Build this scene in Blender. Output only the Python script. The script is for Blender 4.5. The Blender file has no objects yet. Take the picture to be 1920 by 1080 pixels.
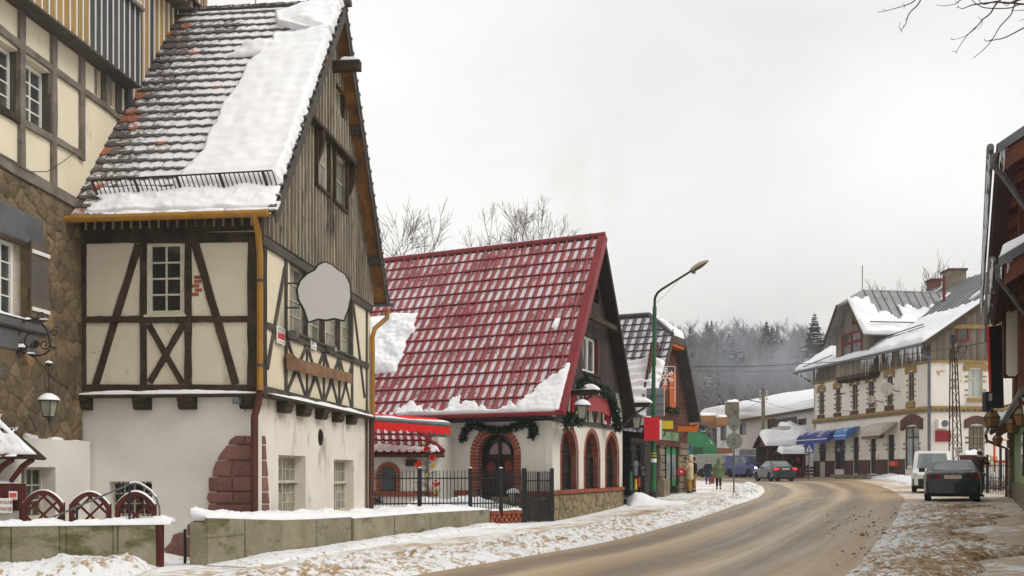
import bpy,bmesh,math,random
import numpy as np
from mathutils import Vector as V,Matrix,noise as NZ
rnd=random.Random(7)
R=math.radians
SC=bpy.context.scene
COL=SC.collection
# -- camera, sky, sun, exposure
F,CX,HY,CH=1900.,960.,885.,1.6
cam=bpy.data.objects.new('camera',bpy.data.cameras.new('camera'))
COL.objects.link(cam);SC.camera=cam
cam.location=(0,0,CH);cam.rotation_euler=(R(90),0,0)
cam.data.sensor_width=36;cam.data.lens=36*F/1920;cam.data.shift_y=(HY-540)/1920
cam.data.clip_start=.1;cam.data.clip_end=6000
SUN_EL,SUN_AZ=R(46),R(114)
W=bpy.data.worlds.new('World');SC.world=W;W.use_nodes=True
nt=W.node_tree;nt.nodes.clear()
def wn(t,**k):
 n=nt.nodes.new(t)
 for a,b in k.items():setattr(n,a,b)
 return n
out=wn('ShaderNodeOutputWorld');bg=wn('ShaderNodeBackground');bg.inputs[1].default_value=.1
sky=wn('ShaderNodeTexSky',sky_type='NISHITA',sun_disc=False,sun_elevation=SUN_EL,sun_rotation=SUN_AZ)
tc=wn('ShaderNodeTexCoord');mp=wn('ShaderNodeMapping');mp.inputs[3].default_value=(1.0,1.0,2.2)
no=wn('ShaderNodeTexNoise');no.inputs['Scale'].default_value=1.7;no.inputs['Detail'].default_value=5;no.inputs['Roughness'].default_value=.45
no.inputs['Distortion'].default_value=.3
sx=wn('ShaderNodeSeparateXYZ');nt.links.new(tc.outputs['Generated'],sx.inputs[0])
nt.links.new(tc.outputs['Generated'],mp.inputs[0]);nt.links.new(mp.outputs[0],no.inputs[0])
rp=wn('ShaderNodeValToRGB');e=rp.color_ramp.elements
e[0].position=0.0;e[0].color=(.65,.622,.595,1);e[1].position=1;e[1].color=(.81,.80,.785,1)
for p_,c_ in((.10,(.70,.67,.645,1)),(.24,(.80,.785,.765,1)),(.45,(.82,.81,.79,1))):
 q_=e.new(p_);q_.color=c_
nt.links.new(sx.outputs[2],rp.inputs[0])
mr=wn('ShaderNodeMapRange');nt.links.new(no.outputs[0],mr.inputs[0])
for i_,v_ in((1,.3),(2,.7),(3,7.6),(4,11.5)):mr.inputs[i_].default_value=v_
vm=wn('ShaderNodeVectorMath',operation='SCALE');nt.links.new(rp.outputs[0],vm.inputs[0]);nt.links.new(mr.outputs[0],vm.inputs[3])
mx=wn('ShaderNodeMix',data_type='RGBA');mx.inputs[0].default_value=.94
nt.links.new(sky.outputs[0],mx.inputs[6]);nt.links.new(vm.outputs[0],mx.inputs[7])
nt.links.new(mx.outputs[2],bg.inputs[0]);nt.links.new(bg.outputs[0],out.inputs[0])
sl=bpy.data.lights.new('sun','SUN');sl.energy=1.5;sl.angle=R(35);sl.color=(1,.96,.89)
so=bpy.data.objects.new('sun',sl);COL.objects.link(so)
sd=V((math.sin(SUN_AZ)*math.cos(SUN_EL),math.cos(SUN_AZ)*math.cos(SUN_EL),math.sin(SUN_EL)))
so.rotation_euler=sd.to_track_quat('Z','Y').to_euler();so.location=(30,10,60)
SC.view_settings.view_transform='Standard';SC.view_settings.look='None'
SC.view_settings.exposure=.28;SC.view_settings.gamma=1;SC.view_settings.use_curve_mapping=False
SC.render.engine='CYCLES';SC.cycles.max_bounces=6;SC.cycles.volume_bounces=0
SC.cycles.diffuse_bounces=3;SC.cycles.use_denoising=True
# -- materials
def S(r,g,b):
 f=lambda c:(c/255/12.92 if c/255<=.04045 else((c/255+.055)/1.055)**2.4)
 return(f(r),f(g),f(b),1)
MATS={}
SNOWC=(.86,.87,.89,1)
def mat(name,c1,c2=None,s=1.5,rough=.85,bump=0,bs=18,fine=.12,fs=40,st=(1,1,1),rv=0,snow=0,stain=None,metal=0,spec=.3,emit=0,contrast=.2,coat=0,alts=None,snows=2.5,sw=.15,smax=1):
 """noise-varied surface; st squeezes the grain, rv varies object by object, snow lays a dusting on upward faces"""
 m=bpy.data.materials.new(name);m.use_nodes=True;t=m.node_tree;N=t.nodes;L=t.links
 b=N['Principled BSDF'];b.inputs['Roughness'].default_value=rough;b.inputs['Metallic'].default_value=metal
 b.inputs['Specular IOR Level'].default_value=spec
 if coat:b.inputs['Coat Weight'].default_value=coat
 g=N.new('ShaderNodeNewGeometry');mp=N.new('ShaderNodeMapping');mp.inputs[3].default_value=st
 L.new(g.outputs['Position'],mp.inputs[0])
 def noi(sc,det=5,ro=.55,src=None,dist=0):
  n=N.new('ShaderNodeTexNoise');n.inputs['Scale'].default_value=sc;n.inputs['Detail'].default_value=det
  n.inputs['Roughness'].default_value=ro;n.inputs['Distortion'].default_value=dist
  L.new((src or mp.outputs[0]),n.inputs[0]);return n.outputs[0]
 def rng(x,a,bb,c=0,d=1):
  r=N.new('ShaderNodeMapRange');L.new(x,r.inputs[0])
  for i,v in((1,a),(2,bb),(3,c),(4,d)):r.inputs[i].default_value=v
  return r.outputs[0]
 def mixc(f,A,B):
  x=N.new('ShaderNodeMix');x.data_type='RGBA'
  if isinstance(f,float):x.inputs[0].default_value=f
  else:L.new(f,x.inputs[0])
  for i,c in((6,A),(7,B)):
   if isinstance(c,tuple):x.inputs[i].default_value=c
   else:L.new(c,x.inputs[i])
  return x.outputs[2]
 col=c1
 if c2:col=mixc(rng(noi(s),.5-contrast,.5+contrast),c1,c2)
 if alts:
  oi=N.new('ShaderNodeObjectInfo')
  for(thr,ac)in alts:
   col=mixc(rng(oi.outputs['Random'],thr,thr+.0001),col,ac)
 vmul=rng(noi(fs,4,.6),.25,.75,1-fine,1+fine)
 if rv:
  oi=N.new('ShaderNodeObjectInfo');wn_=N.new('ShaderNodeTexWhiteNoise');wn_.noise_dimensions='1D'
  L.new(oi.outputs['Random'],wn_.inputs['W'])
  mm=N.new('ShaderNodeMath');mm.operation='MULTIPLY';L.new(vmul,mm.inputs[0]);L.new(rng(wn_.outputs[0],0,1,1-rv,1+rv),mm.inputs[1]);vmul=mm.outputs[0]
 sc_=N.new('ShaderNodeVectorMath');sc_.operation='SCALE'
 if isinstance(col,tuple):sc_.inputs[0].default_value=col[:3]
 else:L.new(col,sc_.inputs[0])
 L.new(vmul,sc_.inputs[3]);col=sc_.outputs[0]
 if stain:
  for(c,sc2,a,bb,st2)in(stain if isinstance(stain,list)else[stain]):
   m2=N.new('ShaderNodeMapping');m2.inputs[3].default_value=st2;L.new(g.outputs['Position'],m2.inputs[0])
   col=mixc(rng(noi(sc2,7,.65,m2.outputs[0]),a,bb),col,c)
 if snow:
  sn=N.new('ShaderNodeSeparateXYZ');L.new(g.outputs['Normal'],sn.inputs[0])
  ad=N.new('ShaderNodeMath');ad.operation='ADD';L.new(sn.outputs[2],ad.inputs[0])
  L.new(rng(noi(snows,8,.72,g.outputs['Position']),.3,.7,-.75,.75),ad.inputs[1])
  f=rng(ad.outputs[0],1.1-snow,1.1-snow+sw,0,smax);col=mixc(f,col,SNOWC)
 L.new(col,b.inputs['Base Color'])
 if bump:
  bp=N.new('ShaderNodeBump');bp.inputs['Strength'].default_value=min(1,bump);bp.inputs['Distance'].default_value=.03*max(1,bump)
  L.new(noi(bs,6,.6),bp.inputs['Height']);L.new(bp.outputs[0],b.inputs['Normal'])
 if emit:b.inputs['Emission Color'].default_value=c1;b.inputs['Emission Strength'].default_value=emit
 MATS[name]=m;return m
def flat(name,c,rough=.5,**k):return mat(name,c,None,rough=rough,**{'fine':.06,**k})
m_snow=mat('snow',(.87,.875,.89,1),(.80,.81,.84,1),s=2.2,rough=.9,bump=.35,bs=7,fine=.02,fs=60,spec=.2)
m_cream=mat('cream plaster',S(226,216,192),S(214,203,176),s=.9,bump=.25,bs=14,fine=.05,stain=[(S(150,130,98),2.2,.62,.75,(1,1,.5)),(S(120,118,110),5,.70,.80,(1,1,.35))])
m_creamf=mat('shaded cream plaster',S(214,204,184),S(200,189,168),s=.8,bump=.25,bs=14,fine=.05,stain=[(S(176,138,84),3.1,.69,.74,(1,1,1)),(S(140,128,112),1.6,.58,.78,(1,1,.6))])  # darker copy of the cream, the street front's shade put into its colour
m_white=mat('white plaster',S(228,223,215),S(208,202,193),s=.7,bump=.3,bs=12,fine=.03,stain=[(S(150,144,132),1.4,.64,.80,(1,1,.5))])
m_whitew=mat('weathered white plaster',S(230,224,212),S(216,208,194),s=.8,bump=.25,bs=12,fine=.04,stain=[(S(150,143,130),1.5,.55,.70,(1,1,.5)),(S(124,117,107),6,.63,.74,(1,1,.25))])
m_beamd=mat('black tarred timber',S(46,38,31),S(70,60,49),s=3,bump=.8,bs=25,fine=.3,fs=45,st=(1,1,1),contrast=.15,stain=(S(112,96,74),5,.66,.72,(1,1,.4)))
m_beamb=mat('brown timber',S(74,60,44),S(52,42,33),s=3,bump=.8,bs=25,fine=.3,fs=50,contrast=.15,stain=(S(120,106,84),6,.68,.74,(1,1,.5)))
m_beamg=mat('grey weathered timber',S(92,86,80),S(66,62,58),s=3,bump=.6,bs=25,fine=.25,fs=50,stain=(S(140,130,118),5,.66,.74,(1,1,.3)))
m_board=mat('weathered grey boards',S(122,110,92),S(78,72,66),s=2.0,bump=.5,bs=30,fine=.3,fs=22,st=(1,1,.1),rv=.22,stain=[(S(150,128,84),1.6,.55,.70,(1,1,.5)),(S(50,48,47),1.1,.56,.66,(1,1,.35))])
m_batten=mat('pale board battens',S(168,158,140),S(120,110,96),s=3,bump=.4,bs=30,fine=.3,fs=22,st=(1,1,.15),rv=.2,stain=(S(60,56,52),1.2,.58,.66,(1,1,.35)))
m_yboard=mat('ochre boards',S(166,136,84),S(128,106,70),s=2,bump=.4,bs=30,fine=.25,fs=22,st=(1,1,.12),rv=.15)
m_dboard=mat('slate grey boards',S(74,74,76),S(56,56,60),s=2,bump=.4,bs=30,fine=.25,fs=22,st=(1,1,.12),rv=.15)
m_frame=mat('old cream window paint',S(206,198,178),S(176,168,148),s=6,rough=.6,fine=.1,bump=.2)
m_framew=mat('white window paint',S(232,230,224),rough=.4,fine=.04)
def glass_mat(name,c,c2,rough=.07):
 return mat(name,c,c2,s=1.6,rough=rough,fine=.25,fs=6,spec=.6,rv=.35)
m_glass=glass_mat('window glass',S(46,50,50),S(84,88,84))
m_glassd=glass_mat('dark window glass',S(22,24,26),S(46,48,48))
m_glasscurt=glass_mat('curtained window glass',S(120,122,114),S(160,160,150),.15)
m_stone=mat('rubble sandstone',S(128,110,84),S(92,80,64),s=2.2,bump=1.6,bs=9,fine=.3,fs=12,rv=.26,stain=[(S(60,54,46),1.8,.58,.7,(1,1,1))],alts=[(.93,S(146,118,82)),(.97,S(98,90,80))])
m_mortar=mat('dark mortar',S(146,128,100),S(112,98,78),s=3,bump=1.2,bs=12,fine=.3)
m_lstone=mat('buff foundation stone',S(150,134,102),S(114,102,80),s=2,bump=.7,bs=12,fine=.2,fs=18,rv=.18,stain=(S(84,78,66),2.6,.6,.72,(1,1,1)))
m_lmortar=mat('grey foundation mortar',S(132,124,106),S(104,98,84),s=3,bump=.5,fine=.2)
m_redst=mat('red sandstone',S(134,96,86),S(108,76,68),s=2.4,bump=1.0,bs=9,fine=.2,fs=22,rv=.12,stain=(S(70,44,38),3,.62,.7,(1,1,1)))
m_conc=mat('mossy concrete',S(152,145,124),S(122,115,92),s=1.8,bump=.6,bs=20,fine=.22,fs=30,rv=.1,stain=[(S(98,94,60),1.2,.52,.62,(1,1,2.2)),(S(66,64,50),4,.64,.74,(1,1,.6)),(S(160,150,130),1.1,.64,.72,(1,1,.4))])
m_brick=mat('red brick',S(156,86,62),S(128,66,50),s=4,bump=.4,fine=.15,rv=.2)
m_brickm=mat('brick mortar',S(206,196,182),S(184,172,158),s=4,fine=.1)
m_slate=mat('roof slate',S(84,76,74),S(62,58,58),s=3,bump=.5,fine=.2,rv=.22,snow=.75,snows=5.5,sw=.75,smax=.82,alts=[(.972,S(140,90,70))])
m_ironb=mat('dark brown iron',S(58,46,36),S(42,34,28),s=8,rough=.6,fine=.2)
m_gut=mat('ochre painted gutter',S(170,122,46),S(140,102,48),s=3,rough=.55,fine=.15,stain=(S(110,100,88),2.2,.58,.68,(1,1,1)))
m_pipeb=mat('brown downpipe',S(92,52,42),S(74,42,36),s=3,rough=.55,fine=.12)
m_lead=mat('grey sheet metal',S(112,114,116),S(88,90,92),s=3,rough=.5,fine=.12,metal=.2)
m_black=mat('black painted iron',S(38,40,42),S(28,29,30),s=6,rough=.5,fine=.1)
m_redwood=mat('dark red painted wood',S(92,36,30),S(66,27,24),s=5,rough=.6,fine=.15,bump=.2)
m_signface=mat('plain grey sign face',S(182,178,174),rough=.5,fine=.02)
m_white_p=flat('white enamel',S(232,230,226));m_red_p=flat('bright red print',S(206,40,36));m_dred_p=flat('dark red print',S(140,50,54));m_gry_p=flat('grey print',S(140,140,148))
m_plank=mat('raw split plank',S(146,112,84),S(112,84,62),s=3,bump=.8,bs=12,fine=.2,fs=26,st=(.4,1,1))
m_redtile=None
# -- geometry helpers
OFF={}
def tagk(o,label=None,cat=None,group=None,kind=None):
 for k,v in(('label',label),('category',cat),('group',group),('kind',kind)):
  if v:o[k]=v
 return o
def thing(name,label,cat,loc=(0,0,0),group=None,local=False):
 o=bpy.data.objects.new(name,None);COL.objects.link(o);o.location=loc;o.empty_display_size=.3
 OFF[o.name]=V((0,0,0))if local else V(loc)
 return tagk(o,label,cat,group)
def place(o,loc,rz=0):o.location=loc;o.rotation_euler=(0,0,rz)
class MB:
 def __init__(s):s.v=[];s.f=[];s.m=[];s.mi=0;s.uvs=None
 def add(s,vs,fs):
  n=len(s.v);s.v+=[tuple(v)for v in vs];s.f+=[tuple(i+n for i in f)for f in fs];s.m+=[s.mi]*len(fs);return s
 def box(s,a0,a1,b0,b1,c0,c1,T=None):
  vs=[(a,b,c)for c in(c0,c1)for a,b in((a0,b0),(a1,b0),(a1,b1),(a0,b1))]
  if T:vs=[T(*v)for v in vs]
  return s.add(vs,[(0,3,2,1),(4,5,6,7),(0,1,5,4),(1,2,6,5),(2,3,7,6),(3,0,4,7)])
 def prism(s,poly,b0,b1,T=None):
  n=len(poly);vs=[(a,b0,c)for a,c in poly]+[(a,b1,c)for a,c in poly]
  if T:vs=[T(*v)for v in vs]
  return s.add(vs,[tuple(range(n)),tuple(range(2*n-1,n-1,-1))]+[(i,(i+1)%n,(i+1)%n+n,i+n)for i in range(n)])
 def tube(s,pts,r,n=6,caps=True):
  pts=[V(p)for p in pts];rs=r if isinstance(r,(list,tuple))else[r]*len(pts);vs=[]
  up=None
  for i,p in enumerate(pts):
   d=(pts[min(i+1,len(pts)-1)]-pts[max(i-1,0)]).normalized()
   if up is None:up=V((0,0,1))if abs(d.z)<.9 else V((1,0,0))
   a=d.cross(up).normalized();b=a.cross(d).normalized();up=b
   vs+=[p+(a*math.cos(2*math.pi*k/n)+b*math.sin(2*math.pi*k/n))*rs[i]for k in range(n)]
  fs=[(i*n+k,i*n+(k+1)%n,(i+1)*n+(k+1)%n,(i+1)*n+k)for i in range(len(pts)-1)for k in range(n)]
  if caps:fs+=[tuple(range(n-1,-1,-1)),tuple((len(pts)-1)*n+k for k in range(n))]
  return s.add(vs,fs)
 def rev(s,prof,c=(0,0,0),n=12,T=None,sx=1,sy=1):
  vs=[(c[0]+r*sx*math.cos(2*math.pi*k/n),c[1]+r*sy*math.sin(2*math.pi*k/n),c[2]+z)for r,z in prof for k in range(n)]
  if T:vs=[T(*v)for v in vs]
  m=len(prof)
  return s.add(vs,[(i*n+k,i*n+(k+1)%n,(i+1)*n+(k+1)%n,(i+1)*n+k)for i in range(m-1)for k in range(n)]+[tuple(range(n-1,-1,-1)),tuple((m-1)*n+k for k in range(n))])
 def grid(s,fn,nu,nv):
  vs=[fn(i/nu,j/nv)for j in range(nv+1)for i in range(nu+1)]
  return s.add(vs,[(j*(nu+1)+i,j*(nu+1)+i+1,(j+1)*(nu+1)+i+1,(j+1)*(nu+1)+i)for j in range(nv)for i in range(nu)])
 def mesh(s,name,mats,smooth=False,fix=True,center=True):
  me=bpy.data.meshes.new(name)
  c=V((0,0,0))
  if center and s.v:
   a=np.array(s.v);lo,hi=a.min(0),a.max(0);c=V((lo+hi)/2);a=a-np.array(c)
   me.from_pydata(a.tolist(),[],s.f)
  else:me.from_pydata(s.v,[],s.f)
  for m in(mats if isinstance(mats,(list,tuple))else[mats]):me.materials.append(m)
  if any(s.m):me.polygons.foreach_set('material_index',s.m)
  if s.uvs:
   uv=me.uv_layers.new(name='UVMap');vi=np.zeros(len(me.loops),dtype=np.int32);me.loops.foreach_get('vertex_index',vi)
   uv.data.foreach_set('uv',np.array(s.uvs,dtype=np.float32)[vi].ravel())
  if fix:
   bm=bmesh.new();bm.from_mesh(me);bmesh.ops.recalc_face_normals(bm,faces=bm.faces);bm.to_mesh(me);bm.free()
  if smooth:
   me.polygons.foreach_set('use_smooth',[True]*len(me.polygons))
   if smooth!='all':
    me.set_sharp_from_angle(angle=R(smooth if smooth is not True else 40))
  me.update();return me,c
 def build(s,name,mats,parent=None,smooth=False,fix=True,**tg):
  me,c=s.mesh(name,mats,smooth,fix)
  o=bpy.data.objects.new(name,me);COL.objects.link(o)
  if parent:o.parent=parent;o.location=c-OFF[parent.name]
  else:o.location=c
  OFF[o.name]=c;tagk(o,**tg)
  if name=='snow':o['kind']='stuff'
  return o
def inst(name,me,parent,M,**tg):
 o=bpy.data.objects.new(name,me);COL.objects.link(o);o.parent=parent
 o.matrix_basis=Matrix.Translation(-OFF[parent.name])@M;OFF[o.name]=M.translation.copy()
 return tagk(o,**tg)
_un={}
def ubox(m,kind='b'):
 k=(m.name,kind)
 if k in _un:return _un[k]
 bm=bmesh.new()
 if kind[0]=='r':
  rr=random.Random(hash(kind)%1000+int(kind[1:]or 0));mb=MB();n=8;vs=[]
  for i in range(n+1):
   for(a,b)in((-1,-1),(1,-1),(1,1),(-1,1)):
    vs.append((-.5+i/n,.5*a*(1 if i in(0,n)else rr.uniform(.9,1))if True else 0,.5*b*rr.uniform(.82,1.04)))
  mb.add(vs,[(i*4+k_,i*4+(k_+1)%4,i*4+4+(k_+1)%4,i*4+4+k_)for i in range(n)for k_ in range(4)]+[(3,2,1,0),(n*4,n*4+1,n*4+2,n*4+3)])
  me,_=mb.mesh('timber',m,False,True,False)
 else:
  mb=MB();mb.box(-.5,.5,-.5,.5,-.5,.5);me,_=mb.mesh('block',m,False,True,False)
 _un[k]=me;return me
class Pl:
 """a flat surface: a along u, b along v, o out of it"""
 def __init__(s,O,u,v,flip=False):
  s.O=V(O);s.u=V(u).normalized();s.v=V(v).normalized();s.n=s.u.cross(s.v).normalized()
  if flip:s.n=-s.n
 def W(s,a,o,b):return s.O+s.u*a+s.n*o+s.v*b
 def at(s,px,py,off=0):
  d=V(((px-CX)/F,1,-(py-HY)/F));o=V((0,0,CH));P0=s.O+s.n*off
  t=(P0-o).dot(s.n)/d.dot(s.n);q=o+d*t-P0
  g=s.u.dot(s.v);a,b=q.dot(s.u),q.dot(s.v);k=1-g*g
  return(a-g*b)/k,(b-g*a)/k
 def pt(s,px,py,off=0):a,b=s.at(px,py,off);return s.W(a,off,b)
 def M(s,a,o,b,ang=0,sa=1,so=1,sb=1):
  x=s.u*math.cos(ang)+s.v*math.sin(ang);z=-s.u*math.sin(ang)+s.v*math.cos(ang);y=s.n
  m=Matrix((x*sa,y*so,z*sb)).transposed().to_4x4();m.translation=s.W(a,o,b);return m
def wallpl(A,B,z=0):
 A=V((A[0],A[1],z));B=V((B[0],B[1],z));return Pl(A,B-A,(0,0,1))
_bk=[0]
def piece(name,fc,a0,a1,o0,o1,b0,b1,m,parent,rough=False,**tg):
 me=ubox(m,'r%d'%rnd.randint(0,3))if rough else ubox(m)
 horiz=(a1-a0)>=(b1-b0)
 if horiz or not rough:M=fc.M((a0+a1)/2,(o0+o1)/2,(b0+b1)/2,0,a1-a0,o1-o0,b1-b0)
 else:M=fc.M((a0+a1)/2,(o0+o1)/2,(b0+b1)/2,math.pi/2,b1-b0,o1-o0,a1-a0)
 return inst(name,me,parent,M,**tg)
def beam(fc,p,q,w,m,parent,o0=-.05,o1=.04,px=True,name='beam',rough=True,ext=0):
 """a timber between two photo points (or face coordinates) on a surface"""
 _bk[0]+=1;o1+=(_bk[0]%9)*.0013
 if px:p=fc.at(*p,o1);q=fc.at(*q,o1)
 dx,dz=q[0]-p[0],q[1]-p[1];L=math.hypot(dx,dz)+ext
 return inst(name,ubox(m,'r%d'%rnd.randint(0,3))if rough else ubox(m),parent,fc.M((p[0]+q[0])/2,(o0+o1)/2,(p[1]+q[1])/2,math.atan2(dz,dx),L,o1-o0,w))
def wall(fc,a0,a1,b0,b1,holes,m,parent,name='wall',rev=.2,top=None,thick=.25,o=0,**tg):
 """wall sheet with real openings and reveals. hole: (a0,a1,b0,b1[,'arch'])"""
 mb=MB();xs=sorted({a0,a1,*[h[0]for h in holes],*[h[1]for h in holes]});zs=sorted({b0,b1,*[h[2]for h in holes],*[h[3]for h in holes]})
 T=lambda a,oo,b:fc.W(a,oo+o,b)
 for i in range(len(xs)-1):
  for j in range(len(zs)-1):
   cx,cz=(xs[i]+xs[i+1])/2,(zs[j]+zs[j+1])/2
   if any(h[0]<cx<h[1]and h[2]<cz<h[3]for h in holes):continue
   mb.add([T(xs[i],0,zs[j]),T(xs[i+1],0,zs[j]),T(xs[i+1],0,zs[j+1]),T(xs[i],0,zs[j+1])],[(0,1,2,3)])
 for h in holes:
  x0,x1,z0,z1=h[:4]
  if len(h)>4:
   r=(x1-x0)/2;zc=z1-r;n=14;cx=(x0+x1)/2
   arc=[(cx-r*math.cos(math.pi*k/n),zc+r*math.sin(math.pi*k/n))for k in range(n+1)]
   for k in range(n):
    (p,q),(p2,q2)=arc[k],arc[k+1]
    mb.add([T(p,0,q),T(p2,0,q2),T(p2,0,z1),T(p,0,z1)],[(0,1,2,3)])
   loop=[(x0,z0)]+arc+[(x1,z0)]
  else:loop=[(x0,z0),(x0,z1),(x1,z1),(x1,z0)]
  n=len(loop)
  for k in range(n):
   (p,q),(p2,q2)=loop[k],loop[(k+1)%n]
   mb.add([T(p,0,q),T(p2,0,q2),T(p2,-rev,q2),T(p,-rev,q)],[(0,1,2,3)])
# back and edges give it thickness
 mb.add([T(a0,-thick,b0),T(a1,-thick,b0),T(a1,-thick,b1),T(a0,-thick,b1)],[])
 for(p,q)in(((a0,b0),(a1,b0)),((a1,b0),(a1,b1)),((a1,b1),(a0,b1)),((a0,b1),(a0,b0))):
  mb.add([T(p[0],0,p[1]),T(q[0],0,q[1]),T(q[0],-thick,q[1]),T(p[0],-thick,p[1])],[(0,1,2,3)])
 return mb.build(name,m,parent,fix=False,**tg)
_pane={}
def window(fc,a0,a1,b0,b1,o,cols,rows,parent,mf=None,mg=None,fw=.06,bw=.025,sash=1,transom=None,sill=None,name='window',panes=True,arch=False,pdark=None):
 """casement window: frame with glazing bars, each pane an object of its own, optional sill. o is the plane of the glass"""
 mf=mf or m_frame;mg=mg or m_glass;mb=MB();T=fc.W
 for(x0,x1,z0,z1)in((a0,a1,b0,b0+fw),(a0,a1,b1-fw,b1),(a0,a0+fw,b0+fw,b1-fw),(a1-fw,a1,b0+fw,b1-fw)):
  mb.box(x0,x1,o-.03,o+.05,z0,z1,T)
 cells=[]
 zsp=[(b0+fw,b1-fw)]if not transom else[(b0+fw,transom-fw*.6),(transom+fw*.6,b1-fw)]
 if transom:mb.box(a0+fw,a1-fw,o-.03,o+.055,transom-fw*.6,transom+fw*.6,T)
 rws=rows if isinstance(rows,(list,tuple))else[rows]*len(zsp)
 sw=(a1-a0-2*fw)/sash
 for si in range(sash):
  x0=a0+fw+si*sw;x1=x0+sw
  for(z0,z1),rw in zip(zsp,rws):
   if sash>1 and si:mb.box(x0-fw*.45,x0+fw*.45,o-.02,o+.06,z0,z1,T)
   nc=cols;cw=(x1-x0)/nc;rh=(z1-z0)/rw
   for c in range(1,nc):mb.box(x0+c*cw-bw/2,x0+c*cw+bw/2,o-.01,o+.03,z0,z1,T)
   for r_ in range(1,rw):mb.box(x0,x1,o-.01,o+.027,z0+r_*rh-bw/2,z0+r_*rh+bw/2,T)
   cells+=[(x0+c*cw,x0+(c+1)*cw,z0+r_*rh,z0+(r_+1)*rh)for c in range(nc)for r_ in range(rw)]
 w=mb.build(name,mf,parent)
 for(x0,x1,z0,z1)in cells:
  inst('pane',ubox(mg),w,fc.M((x0+x1)/2,o,(z0+z1)/2,rnd.uniform(-.002,.002),x1-x0,.012,z1-z0))
 if sill:MB().box(a0-.06,a1+.06,o,o+sill,b0-.05,b0-.002,T).build('sill',mf,w)
 return w
def snowgrid(fn,nu,nv,th,up=(0,0,1),seed=0,e=(1,1,1,1),fq=1.2,amp=.35,roundw=.12,mask=None):
 """thick snow: fn(s,t) is the surface it lies on; rounded edges, lumpy top, closed underneath"""
 up=V(up).normalized();top=[];bot=[];sd=V((seed*7.3,seed*3.1,0))
 for j in range(nv+1):
  for i in range(nu+1):
   s_,t_=i/nu,j/nv;p=V(fn(s_,t_));k=1
   for dd,on in((s_,e[0]),(1-s_,e[1]),(t_,e[2]),(1-t_,e[3])):
    if on:k=min(k,math.sin(min(1,dd/roundw)*math.pi/2)**.6 if dd>0 else 0)
   h=th(s_,t_)if callable(th)else th
   h*=k*(1+amp*NZ.noise(p*fq+sd)*1.6+amp*.6*NZ.noise(p*fq*4.3+sd))
   top.append(p+up*max(.002,h));bot.append(p-up*.004)
 mb=MB();n=(nu+1)*(nv+1);fs=[]
 idx=lambda i,j:j*(nu+1)+i
 keep=[[(mask is None or mask((i+.5)/nu,(j+.5)/nv))for i in range(nu)]for j in range(nv)]
 for j in range(nv):
  for i in range(nu):
   if not keep[j][i]:continue
   a,b,c,d=idx(i,j),idx(i+1,j),idx(i+1,j+1),idx(i,j+1)
   fs.append((a,b,c,d));fs.append((d+n,c+n,b+n,a+n))
   for(q0,q1,di,dj)in((a,b,0,-1),(b,c,1,0),(c,d,0,1),(d,a,-1,0)):
    ii,jj=i+di,j+dj
    if not(0<=ii<nu and 0<=jj<nv)or not keep[jj][ii]:fs.append((q1,q0,q0+n,q1+n))
 mb.add(top+bot,fs)
 if mask:
  used=sorted({i for f in mb.f for i in f});mp_={k:i for i,k in enumerate(used)}
  mb.v=[mb.v[k]for k in used];mb.f=[tuple(mp_[i]for i in f)for f in mb.f]
 return mb
def voro(a0,a1,b0,b1,na,nb,jit,rr):
 ca,cb=(a1-a0)/na,(b1-b0)/nb;sd={}
 for i in range(-1,na+1):
  for j in range(-1,nb+1):
   sd[i,j]=(a0+(i+.5+(.5 if j%2 else 0)*(.6)+rr.uniform(-jit,jit))*ca,b0+(j+.5+rr.uniform(-jit,jit))*cb)
 out=[]
 for(i,j),(x,y)in sd.items():
  poly=[(a0,b0),(a1,b0),(a1,b1),(a0,b1)]
  for di in(-2,-1,0,1,2):
   for dj in(-2,-1,0,1,2):
    q=sd.get((i+di,j+dj))
    if q is None or(di==0 and dj==0):continue
    mx_,my_=(x+q[0])/2,(y+q[1])/2;nx,ny=q[0]-x,q[1]-y;np_=[]
    for k in range(len(poly)):
     A,B=poly[k],poly[(k+1)%len(poly)]
     dA=(A[0]-mx_)*nx+(A[1]-my_)*ny;dB=(B[0]-mx_)*nx+(B[1]-my_)*ny
     if dA<=0:np_.append(A)
     if dA*dB<0:t=dA/(dA-dB);np_.append((A[0]+(B[0]-A[0])*t,A[1]+(B[1]-A[1])*t))
    poly=np_
    if len(poly)<3:break
   if len(poly)<3:break
  if len(poly)>=3:
   cx=sum(p[0]for p in poly)/len(poly);cy=sum(p[1]for p in poly)/len(poly)
   ar=abs(sum(poly[k][0]*poly[(k+1)%len(poly)][1]-poly[(k+1)%len(poly)][0]*poly[k][1]for k in range(len(poly))))/2
   if ar>.15*ca*cb:out.append((cx,cy,poly))
 return out
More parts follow.
